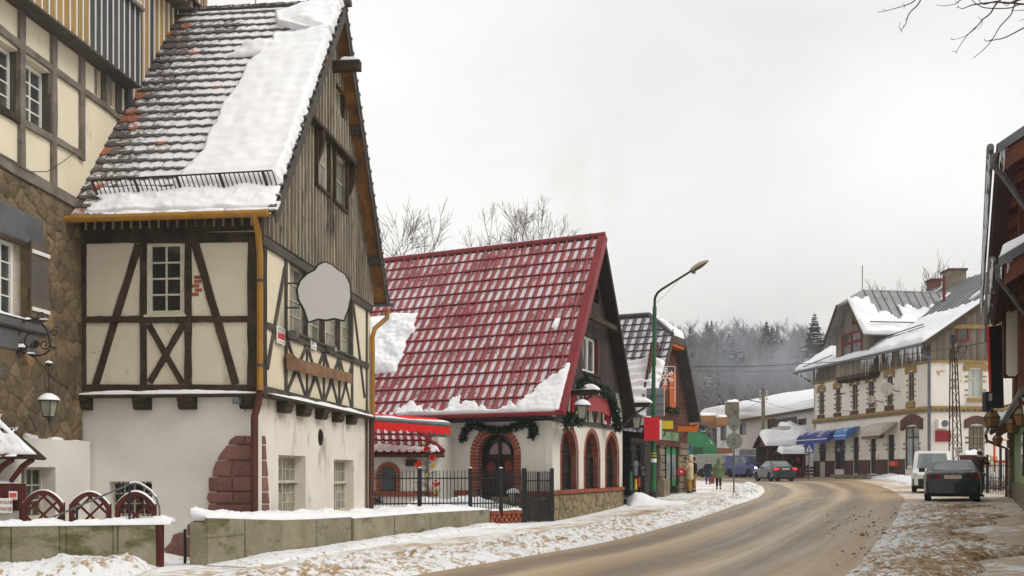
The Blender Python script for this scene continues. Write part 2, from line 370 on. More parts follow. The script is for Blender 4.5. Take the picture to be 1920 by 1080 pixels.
def stones(fc,a0,a1,b0,b1,na,nb,m,parent,seed=1,proud=.045,gap=.016,keep=None,jit=.3,name='stone',o=0):
 rr=random.Random(seed)
 for cx,cy,poly in voro(a0,a1,b0,b1,na,nb,jit,rr):
  if keep and not keep(cx,cy):continue
  sz=min(max(p[0]for p in poly)-min(p[0]for p in poly),max(p[1]for p in poly)-min(p[1]for p in poly))
  g1=1-gap*2/sz;g2=1-(gap*2+.07*sz+.02)/sz;h=proud*rr.uniform(.6,1.25);n=len(poly);mb=MB();vs=[]
  if g2<.2:continue
  for(g,hh)in((g1,-.01),(g1,h*.55),(g2,h)):
   for k,p in enumerate(poly):vs.append(fc.W(cx+(p[0]-cx)*g,o+hh,cy+(p[1]-cy)*g))
  vs.append(fc.W(cx+rr.uniform(-.1,.1)*sz,o+h*rr.uniform(.95,1.4),cy+rr.uniform(-.1,.1)*sz))
  fs=[(r_*n+k,r_*n+(k+1)%n,(r_+1)*n+(k+1)%n,(r_+1)*n+k)for r_ in range(2)for k in range(n)]+[(2*n+k,2*n+(k+1)%n,3*n)for k in range(n)]
  mb.add(vs,fs);mb.build(name,m,parent,smooth=50,fix=False)
def text(body,fc,a,b,o,size,m,parent,name='lettering',align='CENTER',bold=0,sx=1):
 c=bpy.data.curves.new(name,'FONT');c.body=body;c.size=size;c.extrude=.002;c.align_x=align;c.align_y='CENTER';c.offset=bold;c.resolution_u=2
 c.materials.append(m)
 x,z=fc.u,fc.v;y=fc.n
 M=Matrix((x*sx,z,y)).transposed().to_4x4();M.translation=fc.W(a,o,b)
 t_=bpy.data.objects.new('tmp',c);COL.objects.link(t_);me=bpy.data.meshes.new_from_object(t_.evaluated_get(bpy.context.evaluated_depsgraph_get()));bpy.data.objects.remove(t_)
 if not me.materials:me.materials.append(m)
 return inst(name,me,parent,M)
# -- lie of the land
_cp=np.array([(-12,18,0),(-5.75,19,0),(-.73,31,0),(1.3,33,0),(4.6,41,.24),(5.8,42.5,.36),(8.2,47.5,.6),(10.7,52.5,.69),(13.5,70,.93),(18.6,72,.95),(20.8,90,1.2),(14.7,34,.62),(19.8,44,.72),(19.6,47,.70),(26,63,1.2),(23.5,79,1.25),(6,15.6,.05),(12,22,.5),(0,0,0),(10,0,.25),(-15,0,0),(-20,42,.5),(0,60,.9),(60,60,1.6),(20,130,1.9),(-22,130,1.9),(82,130,3),(40,20,.9)],dtype=float)
def _k(r):return np.where(r>0,r*r*np.log(np.maximum(r,1e-9)),0)
_n=len(_cp);_A=np.zeros((_n+3,_n+3));_d=np.hypot(_cp[:,None,0]-_cp[None,:,0],_cp[:,None,1]-_cp[None,:,1])
_A[:_n,:_n]=_k(_d)+np.eye(_n)*3;_A[:_n,_n]=1;_A[:_n,_n+1:]=_cp[:,:2];_A[_n:,:_n]=_A[:_n,_n:].T
_w=np.linalg.solve(_A,np.concatenate([_cp[:,2],np.zeros(3)]))
def GZA(x,y):
 x=np.clip(np.asarray(x,float),-22,82);y=np.clip(np.asarray(y,float),-8,130)
 r=np.hypot(x[...,None]-_cp[:,0],y[...,None]-_cp[:,1])
 return _k(r)@_w[:_n]+_w[_n]+_w[_n+1]*x+_w[_n+2]*y
def GZ(x,y):return float(GZA(x,y))
def G(px,py):
 dx,dz=(px-CX)/F,-(py-HY)/F;y=20.
 lo,hi=3.,130.
 for _ in range(50):
  y=(lo+hi)/2
  if CH+dz*y>GZ(dx*y,y):lo=y
  else:hi=y
 return(dx*y,y)
def catmull(pts,n):
 pts=np.array(pts,float);m=len(pts);P=np.vstack([2*pts[0]-pts[1],pts,2*pts[-1]-pts[-2]]);out=[]
 for t in np.linspace(0,m-1-1e-6,n):
  i=int(t);f=t-i;a,b,c,d=P[i:i+4]
  out.append(.5*((2*b)+(c-a)*f+(2*a-5*b+4*c-d)*f*f+(3*b-a-3*c+d)*f**3))
 return np.array(out)
LE=[(-14,0),(-8,6),(-3.6,12),G(800,1076),G(1000,1042),G(1160,1012),G(1270,983),G(1370,951),G(1425,931),G(1432,916),G(1400,907),G(1340,902),(10,84),(-5,88)]
RI=[(-4,0),(-1.5,3.5),(1.4,8),G(1600,1080),G(1628,1045),G(1655,1012),G(1680,980),G(1692,952),G(1690,930),G(1645,910),(22.5,73),(22,92),(15,101),(-5,105)]
NR=260
LEc,RIc=catmull(LE,NR),catmull(RI,NR)
# ground sheet, finer where the photo sees it close
xs=np.unique(np.round(np.concatenate([np.arange(-13,27,.25),np.arange(-60,140,2.5),np.arange(-13,60,1.0),[-400,-300,-180,-120,-80,180,240,320,500,620]]),3))
ys=np.unique(np.round(np.concatenate([np.arange(9,52,.25),np.arange(52,112,1.),np.arange(-40,9,3),np.arange(112,150,4),[-310,-150,-80,170,200,260,340,480,720]]),3))
X,Y=np.meshgrid(xs,ys);Zg=GZA(X,Y)
def dist_line(x,y,ln):
 d=np.full(x.shape,1e9)
 for i in range(0,len(ln)-1,2):
  a=ln[i];b=ln[min(i+2,len(ln)-1)];ab=b-a;t=np.clip(((x-a[0])*ab[0]+(y-a[1])*ab[1])/(ab@ab+1e-9),0,1)
  d=np.minimum(d,np.hypot(x-a[0]-t*ab[0],y-a[1]-t*ab[1]))
 return d
# raised plot behind the low walls
WALL2=[(-5.33,17.6),(-.73,31.2)]
def right_of(x,y,a,b):return(b[0]-a[0])*(y-a[1])-(b[1]-a[1])*(x-a[0])
side=right_of(X,Y,*WALL2)/14.36
yard=np.clip(side*1.2-.35,0,1)*np.clip((34.5-Y)*.6,0,1)*np.clip((Y-18.6)*.5,0,1)*(X<1.0)*np.clip((X+5.35)*3,0,1)
Zg=Zg+yard*np.clip((Y-17)/12,.0,1)*.55
dl,dr=dist_line(X,Y,LEc),dist_line(X,Y,RIc)
# how much trodden, sandy slush lies on the snow
nr_=lambda s_:np.array([[NZ.noise((float(a)*s_,float(b)*s_,0))for a in xs]for b in ys])if False else 0
rightside=np.clip((X-3)/4,0,1)*(X*1.0>(Y-15)*.25+3)
dirt=.25+.0*X
path=np.exp(-((dl-2.75)/.5)**2)*(Y<38)
dirt=np.maximum(dirt,path*.85);dirt=np.maximum(dirt,.50*np.clip((dl-2.0)*2,0,1)*np.clip((4.6-dl)*1.4,0,1)*(Y<44)*(Y>14))
far_r=np.clip(1-dr/9,0,1)*np.clip(X*.3-1,0,1)
dirt=np.maximum(dirt,(.66)*np.clip(far_r*2.2,0,1))
dirt=np.maximum(dirt,.62*np.clip(1-dl/9,0,1)*(Y>38))
dirt=np.where(Y>112,.1,dirt)
dirt=dirt*(1-yard);Zg=Zg-.26*np.exp(-((X+6.3)/.8)**2-((Y-19.9)/1.3)**2)
gm=bpy.data.meshes.new('ground');nx,ny=len(xs),len(ys)
vv=np.stack([X.ravel(),Y.ravel(),Zg.ravel()-.004],1)
ii=(np.arange(ny-1)[:,None]*nx+np.arange(nx-1)[None,:]).ravel()
gm.from_pydata(vv.tolist(),[],np.stack([ii,ii+1,ii+nx+1,ii+nx],1).tolist())
at_=gm.attributes.new('dirt','FLOAT','POINT');at_.data.foreach_set('value',dirt.ravel().astype(np.float32))
gm.polygons.foreach_set('use_smooth',[True]*len(gm.polygons))
def nodes(name,rough=.8,spec=.3):
 m=bpy.data.materials.new(name);m.use_nodes=True;N,L=m.node_tree.nodes,m.node_tree.links
 b=N['Principled BSDF'];b.inputs['Roughness'].default_value=rough;b.inputs['Specular IOR Level'].default_value=spec
 g=N.new('ShaderNodeNewGeometry')
 def noi(sc,det=6,ro=.6,src=None,st=None,dist=0):
  n=N.new('ShaderNodeTexNoise');n.inputs['Scale'].default_value=sc;n.inputs['Detail'].default_value=det;n.inputs['Roughness'].default_value=ro;n.inputs['Distortion'].default_value=dist
  s_=src or g.outputs['Position']
  if st:mp=N.new('ShaderNodeMapping');mp.inputs[3].default_value=st;L.new(s_,mp.inputs[0]);s_=mp.outputs[0]
  L.new(s_,n.inputs[0]);return n.outputs[0]
 def rng(x,a,bb,c=0,d=1):
  r=N.new('ShaderNodeMapRange');L.new(x,r.inputs[0])
  for i,v in((1,a),(2,bb),(3,c),(4,d)):r.inputs[i].default_value=v
  return r.outputs[0]
 def math_(op,x,y):
  r=N.new('ShaderNodeMath');r.operation=op
  for i,v in((0,x),(1,y)):
   if isinstance(v,(int,float)):r.inputs[i].default_value=v
   else:L.new(v,r.inputs[i])
  return r.outputs[0]
 def mixc(f,A,B):
  x=N.new('ShaderNodeMix');x.data_type='RGBA'
  if isinstance(f,(int,float)):x.inputs[0].default_value=f
  else:L.new(f,x.inputs[0])
  for i,c in((6,A),(7,B)):
   if isinstance(c,tuple):x.inputs[i].default_value=c
   else:L.new(c,x.inputs[i])
  return x.outputs[2]
 def attr(nm):
  a=N.new('ShaderNodeAttribute');a.attribute_name=nm;return a
 def bump(h,st,dist):
  bp=N.new('ShaderNodeBump');bp.inputs['Strength'].default_value=st;bp.inputs['Distance'].default_value=dist;L.new(h,bp.inputs['Height']);L.new(bp.outputs[0],b.inputs['Normal'])
 return m,b,N,L,noi,rng,math_,mixc,attr,bump
m,b,N,L,noi,rng,mth,mixc,attr,bump=nodes('trodden snow and slush',.75)
a=attr('dirt').outputs['Fac']
n1=noi(.55,8,.68);n2=noi(3.5,8,.7)
f=mth('ADD',a,mth('ADD',rng(n1,.25,.75,-.34,.34),rng(n2,.25,.75,-.42,.42)))
c=mixc(rng(f,.38,.58),SNOWC,S(200,184,164));c=mixc(rng(f,.62,.98),c,S(170,143,112))
n3=noi(22,5,.7);c=mixc(rng(n3,.62,.72,0,.55),c,S(96,72,50))
L.new(c,b.inputs['Base Color']);bump(mth('ADD',n2,n3),.5,.05)
L.new(rng(f,.3,.9,.85,.5),b.inputs['Roughness'])
m_ground=m;gm.materials.append(m)
ground=bpy.data.objects.new('ground',gm);COL.objects.link(ground);ground['kind']='structure'
# road surface, 1-2 cm of rolled slush above the ground
m,b,N,L,noi,rng,mth,mixc,attr,bump=nodes('sandy wet road',.45,.45)
uv=N.new('ShaderNodeUVMap');sx_=N.new('ShaderNodeSeparateXYZ');L.new(uv.outputs[0],sx_.inputs[0])
stn=noi(1,6,.62,uv.outputs[0],(22,.16,1));stf=noi(1,5,.6,uv.outputs[0],(80,.5,1))
uu=mth('ADD',sx_.outputs[0],rng(noi(.10,3,.5),.3,.7,-.03,.03))
cr=N.new('ShaderNodeValToRGB');L.new(uu,cr.inputs[0]);el=cr.color_ramp.elements
tan,mid,dark,pale=S(174,149,114),S(154,132,101),S(116,102,83),S(192,171,140)
el[0].position=0;el[0].color=S(150,128,100);el[1].position=1;el[1].color=S(160,130,96)
for p_,c_ in((.04,mid),(.10,dark),(.18,dark),(.24,pale),(.30,tan),(.36,mid),(.41,dark),(.50,dark),(.55,mid),(.61,pale),(.66,mid),(.71,dark),(.78,mid),(.84,tan),(.92,S(172,144,108))):
 q_=el.new(p_);q_.color=c_
c=mixc(rng(stn,.3,.7,0,.30),cr.outputs[0],mid);c=mixc(rng(stf,.45,.8,0,.35),c,S(112,98,80))
n4=noi(.45,6,.65);c=mixc(rng(n4,.5,.75,0,.45),c,S(176,152,118))
gr=noi(30,5,.7);c=mixc(rng(gr,.62,.75,0,.5),c,S(92,74,54))
L.new(c,b.inputs['Base Color']);L.new(rng(stn,.3,.7,.32,.6),b.inputs['Roughness']);bump(mth('ADD',stf,gr),.25,.02)
m_road=m
mb=MB();NA=18;mb.uvs=[];sl_=0
Vs=[]
for i in range(NR):
 if i:sl_+=float(np.hypot(*((LEc[i]+RIc[i])/2-(LEc[i-1]+RIc[i-1])/2)))
 for k in range(NA+1):
  t=k/NA;p=LEc[i]*(1-t)+RIc[i]*t;Vs.append((p[0],p[1]));mb.uvs.append((t,sl_))
Vs=np.array(Vs);zz=GZA(Vs[:,0],Vs[:,1])+.012
mb.add(np.column_stack([Vs,zz]).tolist(),[(i*(NA+1)+k,i*(NA+1)+k+1,(i+1)*(NA+1)+k+1,(i+1)*(NA+1)+k)for i in range(NR-1)for k in range(NA)])
road=mb.build('road',m_road,smooth='all',fix=False,kind='structure')
# ploughed banks of dirty snow along the kerbs
m,b,N,L,noi,rng,mth,mixc,attr,bump=nodes('ploughed dirty snow',.85,.2)
d_=attr('dirt').outputs['Fac'];n1=noi(1.3,7,.7);n2=noi(7,7,.7);n3=noi(26,5,.7)
f=mth('ADD',d_,mth('ADD',rng(n1,.25,.75,-.25,.25),rng(n2,.25,.75,-.5,.5)))
c=mixc(rng(f,.42,.56),SNOWC,S(184,160,130));c=mixc(rng(f,.62,.9),c,S(130,96,66));c=mixc(rng(n3,.66,.74,0,.7),c,S(86,62,44))
L.new(c,b.inputs['Base Color']);bump(mth('ADD',n2,n3),.7,.05)
m_bank=m
def bank(line,w0,w1,h,seed,dirtf,nw=34,step=.07,sgn=-1,name='snow_bank'):
 seg=np.diff(line,axis=0);L_=np.concatenate([[0],np.cumsum(np.hypot(seg[:,0],seg[:,1]))]);n=int(L_[-1]/step)
 ss=np.linspace(0,L_[-1],n);px_=np.interp(ss,L_,line[:,0]);py_=np.interp(ss,L_,line[:,1])
 tx,ty=np.gradient(px_),np.gradient(py_);tx=np.convolve(np.pad(tx,12,'edge'),np.ones(25)/25,'valid');ty=np.convolve(np.pad(ty,12,'edge'),np.ones(25)/25,'valid');q=np.hypot(tx,ty);nx_,ny_=-ty/q,tx/q
 if sgn<0:nx_,ny_=nx_,ny_
 verts=[];dv=[];H=[]
 for i in range(n):
  f_=i/(n-1);a0_,a1_=w0(f_),w1(f_)
  for k in range(nw+1):
   t=k/nw;o_=a0_+(a1_-a0_)*t;x,y=px_[i]+nx_[i]*o_*sgn*-1,py_[i]+ny_[i]*o_*sgn*-1
   env=math.sin(math.pi*min(1,max(0,t)))**.55*math.sin(min(1,f_*14,(1-f_)*14)*math.pi/2)
   p=V((x,y,seed*5.1));nz=.5+.55*NZ.noise(p*.55)+.5*NZ.noise(p*1.7);lump=NZ.noise(p*4.2);lump=(1-abs(lump)*2.4);l2=1-abs(NZ.noise(p*10.))*2.6;l3=NZ.noise(p*21)
   z=h(f_)*env*max(.03,.25+.75*nz+.30*lump*nz+.20*l2+.07*l3)
   verts.append((x,y));H.append(z-(.03 if k in(0,nw)else 0));dv.append(dirtf(t,f_))
 vv_=np.array(verts);zz_=GZA(vv_[:,0],vv_[:,1])+np.array(H)+.004
 mb=MB();mb.add(np.column_stack([vv_,zz_]).tolist(),[(i*(nw+1)+k,i*(nw+1)+k+1,(i+1)*(nw+1)+k+1,(i+1)*(nw+1)+k)for i in range(n-1)for k in range(nw)])
 o=mb.build(name,m_bank,smooth='all',fix=True,kind='structure')
 at=o.data.attributes.new('dirt','FLOAT','POINT');at.data.foreach_set('value',np.array(dv,dtype=np.float32));return o
def sub(line,a,b_):i0,i1=int(a*len(line)),int(b_*len(line));return line[i0:i1]
iL=2/13;iE=9.7/13
bank(sub(LEc,iL,iE),lambda f:.02,lambda f:2.5-1.1*min(1,f*1.6),lambda f:.24,3,lambda t,f:.25+.15*math.sin(math.pi*t)-.08*f+.14*(1-t))
bank(sub(RIc,2.4/13,7.4/13),lambda f:-.1,lambda f:1.9+.5*math.sin(f*23)+.3*math.sin(f*61),lambda f:.19*(1.25-f*.95),8,lambda t,f:.46+.22*t,sgn=1,step=.055)
bank(sub(RIc,9.0/13,10.6/13),lambda f:1.8,lambda f:3.6,lambda f:.25,15,lambda t,f:.2,sgn=1)
# -- half-timbered house with the snowy gable roof
def plan(px,d):return V(((px-CX)/F*d,d,0))
C1=plan(490,20.5);A1=plan(147,20.93)
e2=V((.1105,1,0)).normalized();e1=(C1-A1).normalized()
D1=C1+e2*8.85
TF=wallpl(A1,C1);TR=wallpl(C1,D1)
TH=thing('timber_house','half-timbered house with cream infill, boarded gable and thick snow slab on its slate roof','house',(A1+C1)/2)
def seq(fc,x0,y0,x1,y1):a,b=fc.at(x0,y1),fc.at(x1,y0);return a[0],b[0],a[1],b[1]
def fwin(fc,x0,y0,x1,y1,off=0):a0,b1=fc.at(x0,(y0+y1)/2,off)[0],fc.at((x0+x1)/2,y0,off)[1];a1,b0=fc.at(x1,(y0+y1)/2,off)[0],fc.at((x0+x1)/2,y1,off)[1];return a0,a1,b0,b1
LF=TF.at(C1.x/C1.y*F+CX,885)[0];LR=8.85
zl=TF.at(400,736)[1]
zb=TF.at(400,438)[1]
zE=6.7;zR=13.1
# upper storey walls
w1=fwin(TF,277,454,345,590)
wall(TF,0,LF,zl,zE+.2,[w1],m_creamf,TH,'wall',rev=.12)
rw=[]
top_y=lambda x:448.5+.648*(x-503.7);sill_y=lambda x:602+.408*(x-485);bot_y=lambda x:728+.236*(x-494)
for(x0,x1)in((543,575),(580,607),(611,636),(640,660)):
 a0=TR.at(x0,600)[0];a1=TR.at(x1,600)[0];zt=TR.at((x0+x1)/2,top_y((x0+x1)/2)+14)[1];zs=TR.at((x0+x1)/2,sill_y((x0+x1)/2)-5)[1]
 rw.append((a0,a1,zs,zt))
zt=sum(r[3]for r in rw)/4;zs=sum(r[2]for r in rw)/4;rw=[(r[0],r[1],zs,zt)for r in rw]
zB=TR.at(600,top_y(600))[1]
wall(TR,0,LR,zl,zB+.15,rw,m_cream,TH,'wall',rev=.16)
for r in rw:
 window(TR,r[0]+.02,r[1]-.02,r[2]+.01,r[3]-.01,-.15,2,4,TH,mg=m_glasscurt,fw=.05)
window(TF,w1[0],w1[1],w1[2],w1[3],-.06,2,4,TH,fw=.085,mg=m_glassd,bw=.035,sill=.12)
# the back and far walls, plain
bk=MB();P3=D1-e1*(LF+4);P4=A1-e1*4
MBk=wallpl(D1,D1-e1*LF);wall(MBk,0,LF,0,zE,[],m_creamf,TH,'wall')
# timbers of the street front
B=lambda x0,y0,x1,y1,w,m=m_beamd,fc=TF,o1=.035:beam(fc,(x0,y0),(x1,y1),w,m,TH,-.06,o1)
B(148,446,490,444,.22,o1=.06);B(154,452,154,727,.15,o1=.05);B(268,452,268,722,.15);B(352,452,352,722,.15);B(476,450,476,727,.28,o1=.055)
B(160,599,262,598,.14,m_beamb);B(274,599,345,599,.15);B(358,598,462,598,.14,m_beamb);B(150,727,490,727,.14,m_beamb,o1=.052)
B(259,458,178,722,.165,m_beamb);B(365,456,441,720,.17,m_beamb);B(278,608,341,719,.13,m_beamb);B(343,606,280,717,.13,m_beamb,o1=.045)
for k,(x,y)in enumerate(((371,528),(367,536),(372,544),(366,552),(371,520))):piece('brick',TF,*[TF.at(x,y)[0]+q for q in(-.075,.075)],-.02,.006,*[TF.at(x,y)[1]+q for q in(-.035,.035)],m_brick,TH)
# dark boarding below the eaves
za,zc=TF.at(300,437)[1],zE+.05
for k in range(20):
 x=k/20*LF;piece('board',TF,x+.004,x+LF/20-.004,.0,.10,za,zc,m_dboardk if False else m_beamd,TH)
 piece('batten',TF,x+.01,x+.05,.10,.125,za+.08,zc,m_batten,TH,rough=True)
# timbers of the gable side
G_=lambda x0,y0,x1,y1,w,m=m_beamg,o1=.035:beam(TR,(x0,y0),(x1,y1),w,m,TH,-.06,o1)
G_(494,449,699,581,.20,o1=.06);G_(492,730,692,776,.17,o1=.055);G_(492,605,538,624,.14);G_(538,626,692,686,.17,o1=.05)
G_(498,452,498,727,.22,m_beamd,.05);G_(538,482,538,738,.15)
for x in(577.5,609,638):G_(x,top_y(x)+6,x,sill_y(x),.11);G_(x,sill_y(x)+4,x,bot_y(x),.10)
G_(662,top_y(662)+6,662,bot_y(662),.13);G_(689,top_y(689)+6,689,bot_y(689),.16)
G_(536,502,503,690,.13);G_(664,569,685,745,.12)
px_=[538,577.5,609,638,662]
for i in range(4):
 a,b_=px_[i]+1,px_[i+1]-1
 G_(a,sill_y(a)+9,b_-1,bot_y(b_)-2,.10,o1=.028);G_(b_,sill_y(b_)+9,a,bot_y(a)-2,.10,o1=.033)
# sill boards under the side windows
for r in rw:piece('sill',TR,r[0]-.03,r[1]+.03,-.05,.10,zs-.05,zs,m_beamg,TH)
# ledge between the storeys, with its snow
zg=GZ(C1.x,C1.y)-.1
for fc,a1_,nm in((TF,LF+.12,'ledge'),(TR,LR,'ledge')):
 piece(nm,fc,-.12 if fc is TF else 0.10,a1_,-.1,.16,zl-.09,zl-.03,m_beamb,TH)
 snowgrid(lambda s,t,fc=fc,a1_=a1_:fc.W((-.12 if fc is TF else .10)+s*(a1_+.1),.05+t*.11,zl-.03),90,4,.075,seed=3 if fc is TF else 4,roundw=.3).build('snow',m_snow,TH,smooth='all')
# corbels
def corbel(fc,x0,x1,y,m=m_beamd):
 a0,a1_=fc.at(x0,y)[0],fc.at(x1,y)[0];mb=MB();am=(a0+a1_)/2
 prof=[(-.1,zl-.09),(.14,zl-.09),(.15,zl-.15),(.10,zl-.22),(.11,zl-.27),(.06,zl-.34),(-.1,zl-.34)]
 vs=[fc.W(a0,o,z)for o,z in prof]+[fc.W(a1_,o,z)for o,z in prof];n=len(prof)
 mb.add(vs,[tuple(range(n)),tuple(range(2*n-1,n-1,-1))]+[(i,(i+1)%n,(i+1)%n+n,i+n)for i in range(n)]);mb.build('corbel',m,TH)
for x0,x1 in((143,170),(253,281),(337,366),(452,478)):corbel(TF,x0,x1,755)
for x0,x1 in((527,540),(563,576),(598,608),(629,638),(655,663)):corbel(TR,x0,x1,760)
# ground storey, set back a little
TFl=wallpl(A1-e2*-.10,C1-e2*-.10-e1*.10);TRl=wallpl(C1-e1*.10+e2*.1,D1-e1*.10)
LFl=(C1-e1*.10-A1).length
hw=fwin(TFl,205,903,285,968)
wall(TFl,0,LFl,zg-.3,zl-.06,[hw],m_white,TH,'wall',rev=.22)
window(TFl,hw[0]-.01,hw[1]+.01,hw[2],hw[3]+.01,-.2,2,3,TH,mg=m_glassd,sash=2,fw=.05)
for k in range(7):piece('bar',TFl,hw[0]+.14+k*.105,hw[0]+.155+k*.105,-.13,-.115,hw[2],hw[3],m_black,TH)
lw=[fwin(TRl,522,854,573,966),fwin(TRl,626,862,663,959)]
wall(TRl,0,LR-.1,zg-.3,zl-.06,lw,m_whitew,TH,'wall',rev=.3)
for r in lw:
 zt_=r[2]+(r[3]-r[2])*.56
 window(TRl,r[0],r[1],r[2],r[3],-.29,3,[3,2],TH,mg=m_glasscurt,sash=2,transom=zt_,fw=.055,bw=.022)
 piece('window_board',TRl,r[0],r[1],-.24,-.17,zt_-.03,zt_+.03,m_frame,TH)
ov=TRl.at(600.5,820);mb=MB();rv_=[(TRl.W(ov[0]+.17*math.cos(t),0,ov[1]+.19*math.sin(t)))for t in[2*math.pi*k/20 for k in range(20)]]
mb.tube(rv_+[rv_[0]],.022,5,False);mb.build('round_window',m_beamb,TH)
mb=MB();mb.add([TRl.W(ov[0]+.16*math.cos(2*math.pi*k/20),.006,ov[1]+.18*math.sin(2*math.pi*k/20))for k in range(20)],[tuple(range(20))]);mb.build('vent_mesh',m_glassd,TH)
# bared sandstone at the corner: courses of big blocks
rr=random.Random(5)
def edge_x(y):
 pts=[(815,440),(825,432),(850,420),(866,404),(880,399),(900,396),(968,394)]
 for(y0,x0),(y1,x1)in zip(pts,pts[1:]):
  if y0<=y<=y1:return x0+(x1-x0)*(y-y0)/(y1-y0)
 return pts[-1][1]
def block(fc,poly,h,m,parent,name='stone',o=0,ch=.035):
 n=len(poly);cx=sum(p[0]for p in poly)/n;cy=sum(p[1]for p in poly)/n;mb=MB();vs=[]
 w=max(p[0]for p in poly)-min(p[0]for p in poly);hh=max(p[1]for p in poly)-min(p[1]for p in poly)
 for(c_,ho)in((0,-.02),(.006,h*.7),(ch,h)):
  for p in poly:vs.append(fc.W(p[0]+(cx-p[0])*min(.8,2*c_/max(w,.05)),o+ho*(1+rr.uniform(-.12,.12)),p[1]+(cy-p[1])*min(.8,2*c_/max(hh,.05))))
 mb.add(vs,[(r_*n+k,r_*n+(k+1)%n,(r_+1)*n+(k+1)%n,(r_+1)*n+k)for r_ in range(2)for k in range(n)]+[tuple(2*n+k for k in range(n))])
 return mb.build(name,m,parent)
mb=MB();mb.prism([TFl.at(*p)for p in((480,822),(452,824),(440,840),(430,860),(415,876),(408,890),(404,990),(480,990))],-.05,.008,TFl.W);mb.build('stone_core',m_redst,TH)
for(y0,y1)in((817,833),(835,862),(864,893),(895,921),(923,944),(946,967),(969,990)):
 cuts=[0,1]if rr.random()<.4 else[0,rr.uniform(.4,.62),1]
 ej=rr.uniform(-7,4)
 for c0,c1_ in zip(cuts,cuts[1:]):
  xl0,xl1=edge_x(y0)+ej+rr.uniform(-3,3),edge_x(y1)+ej*.6;X_=lambda xl,t:xl+(480-xl)*t
  pts=[(X_(xl0,c0)+(0 if c0==0 else .6),y0),(X_(xl0,c1_)-.6,y0),(X_(xl1,c1_)-.6,y1),(X_(xl1,c0)+(0 if c0==0 else .6),y1)]
  if c0==0:pts=pts[:3]+[(pts[3][0],y1),((pts[0][0]+pts[3][0])/2-rr.uniform(0,5),(y0+y1)/2)]
  block(TFl,[TFl.at(*p)for p in pts],.045+rr.uniform(-.015,.02),m_redst,TH)
 block(TRl,[TRl.at(*p)for p in((491,y0),(496+(y0-817)*.055,y0),(496+(y1-817)*.055+rr.uniform(0,2),y1),(491,y1))],.02,m_redst,TH,ch=.006)
for poly in(((383,976),(384,1002),(352,1004),(352,985),(364,976)),((383,1005),(383,1044),(350,1052),(350,1007)),((348,998),(348,1052),(322,1046),(308,1030),(322,1016),(326,1002),(340,998))):
 block(TFl,[TFl.at(*p)for p in poly],.045,m_redst,TH)
# gutters and pipes
eo=C1-e2*.52;ez=zE
gl=MB();gP=[A1-e2*.60-e1*.02,C1-e2*.60+e1*.36]
gl.tube([V((gP[0].x,gP[0].y,ez-.03)),V((gP[1].x,gP[1].y,ez-.02))],.075,8);gl.build('gutter',m_gut,TH,smooth=True)
def pipe(fc,pts,r,m,name='downpipe',o=.10,parent=None):
 return MB().tube([fc.pt(x,y,o)for x,y in pts],r,8).build(name,m,parent or TH,smooth=True)
q=TF.W(LF+.03,.12,0)
mb=MB();mb.tube([V((gP[1].x-.28,gP[1].y,ez-.05)),q+V((.02,-.28,ez-.35)),q+V((.0,-.05,ez-.75)),q+V((0,-.05,zl+.02))],.068,8);mb.build('downpipe',m_gut,TH,smooth=True)
for z in(zl+.5,zl+2.2):MB().tube([q+V((0,-.05,z)),q+V((0,-.05,z+.05))],.085,8).build('pipe_clip',m_beamg,TH)
mb=MB();mb.tube([q+V((0,-.05,zl)),q+V((-.05,.0,zl-.25)),q+V((-.13,.02,zl-.5)),q+V((-.13,.02,zg-.1))],.075,8);mb.build('downpipe',m_pipeb,TH,smooth=True)
mb=MB();mb.tube([TR.W(LR+.3,.45,zE-.35),TR.W(LR+.28,.42,zE-.62),TR.W(LR,.14,zE-.95),TR.W(LR-.12,.1,zE-1.2),TR.W(LR-.12,.1,zl-.0)],.07,8);mb.build('downpipe',m_gut,TH,smooth=True)
MB().tube([TR.W(LR-.12,.1,zl),TR.W(LR-.12,.08,zl-.3),TR.W(LR-.15,.06,zg)],.075,8).build('downpipe',m_pipeb,TH,smooth=True)
MB().tube([TR.W(LR+.42,-.1,zE-.2),TR.W(LR+.42,.62,zE-.2)],.06,8).build('gutter',m_lead,TH,smooth=True)
# roof: front and rear slopes
hz=4.42;ovh=.40
def zpt(p,z):return V((p.x,p.y,z))
El=zpt(A1-e2*.52-e1*.1,zE);Er=zpt(C1-e2*.52+e1*ovh,zE);Rr=zpt(C1+e2*hz+e1*(ovh+.06),zR);Rl=zpt(A1+e2*hz-e1*.1,zR)
Fr=zpt(D1+e2*.5+e1*ovh,zE-.1)
RP=Pl(El,Er-El,(Rr-Er),False)
if RP.n.z<0:RP.n=-RP.n
def slab(pts,th,mats,parent,name):
 n=(pts[1]-pts[0]).cross(pts[3]-pts[0]).normalized();n=n if n.z>0 else-n
 mb=MB();mb.add(pts+[p-n*th for p in pts],[(0,1,2,3)]);mb.mi=1;mb.add([],[]);mb.f+=[(7,6,5,4),(0,4,5,1),(1,5,6,2),(2,6,7,3),(3,7,4,0)];mb.m+=[1]*5
 return mb.build(name,mats,parent)
m_soff=mat('ochre roof underboards',S(170,118,62),S(112,78,50),s=3,bump=.4,fine=.25,fs=14,st=(1,1,.5),stain=(S(64,50,40),2.5,.55,.7,(1,1,1)))
slab([El,Er,Rr,Rl],.10,[m_slate,m_soff],TH,'roof')
slab([zpt(D1+e2*.5-e1*(LF+.1),zE-.1),Fr,Rr,Rl],.10,[m_slate,m_soff],TH,'roof')
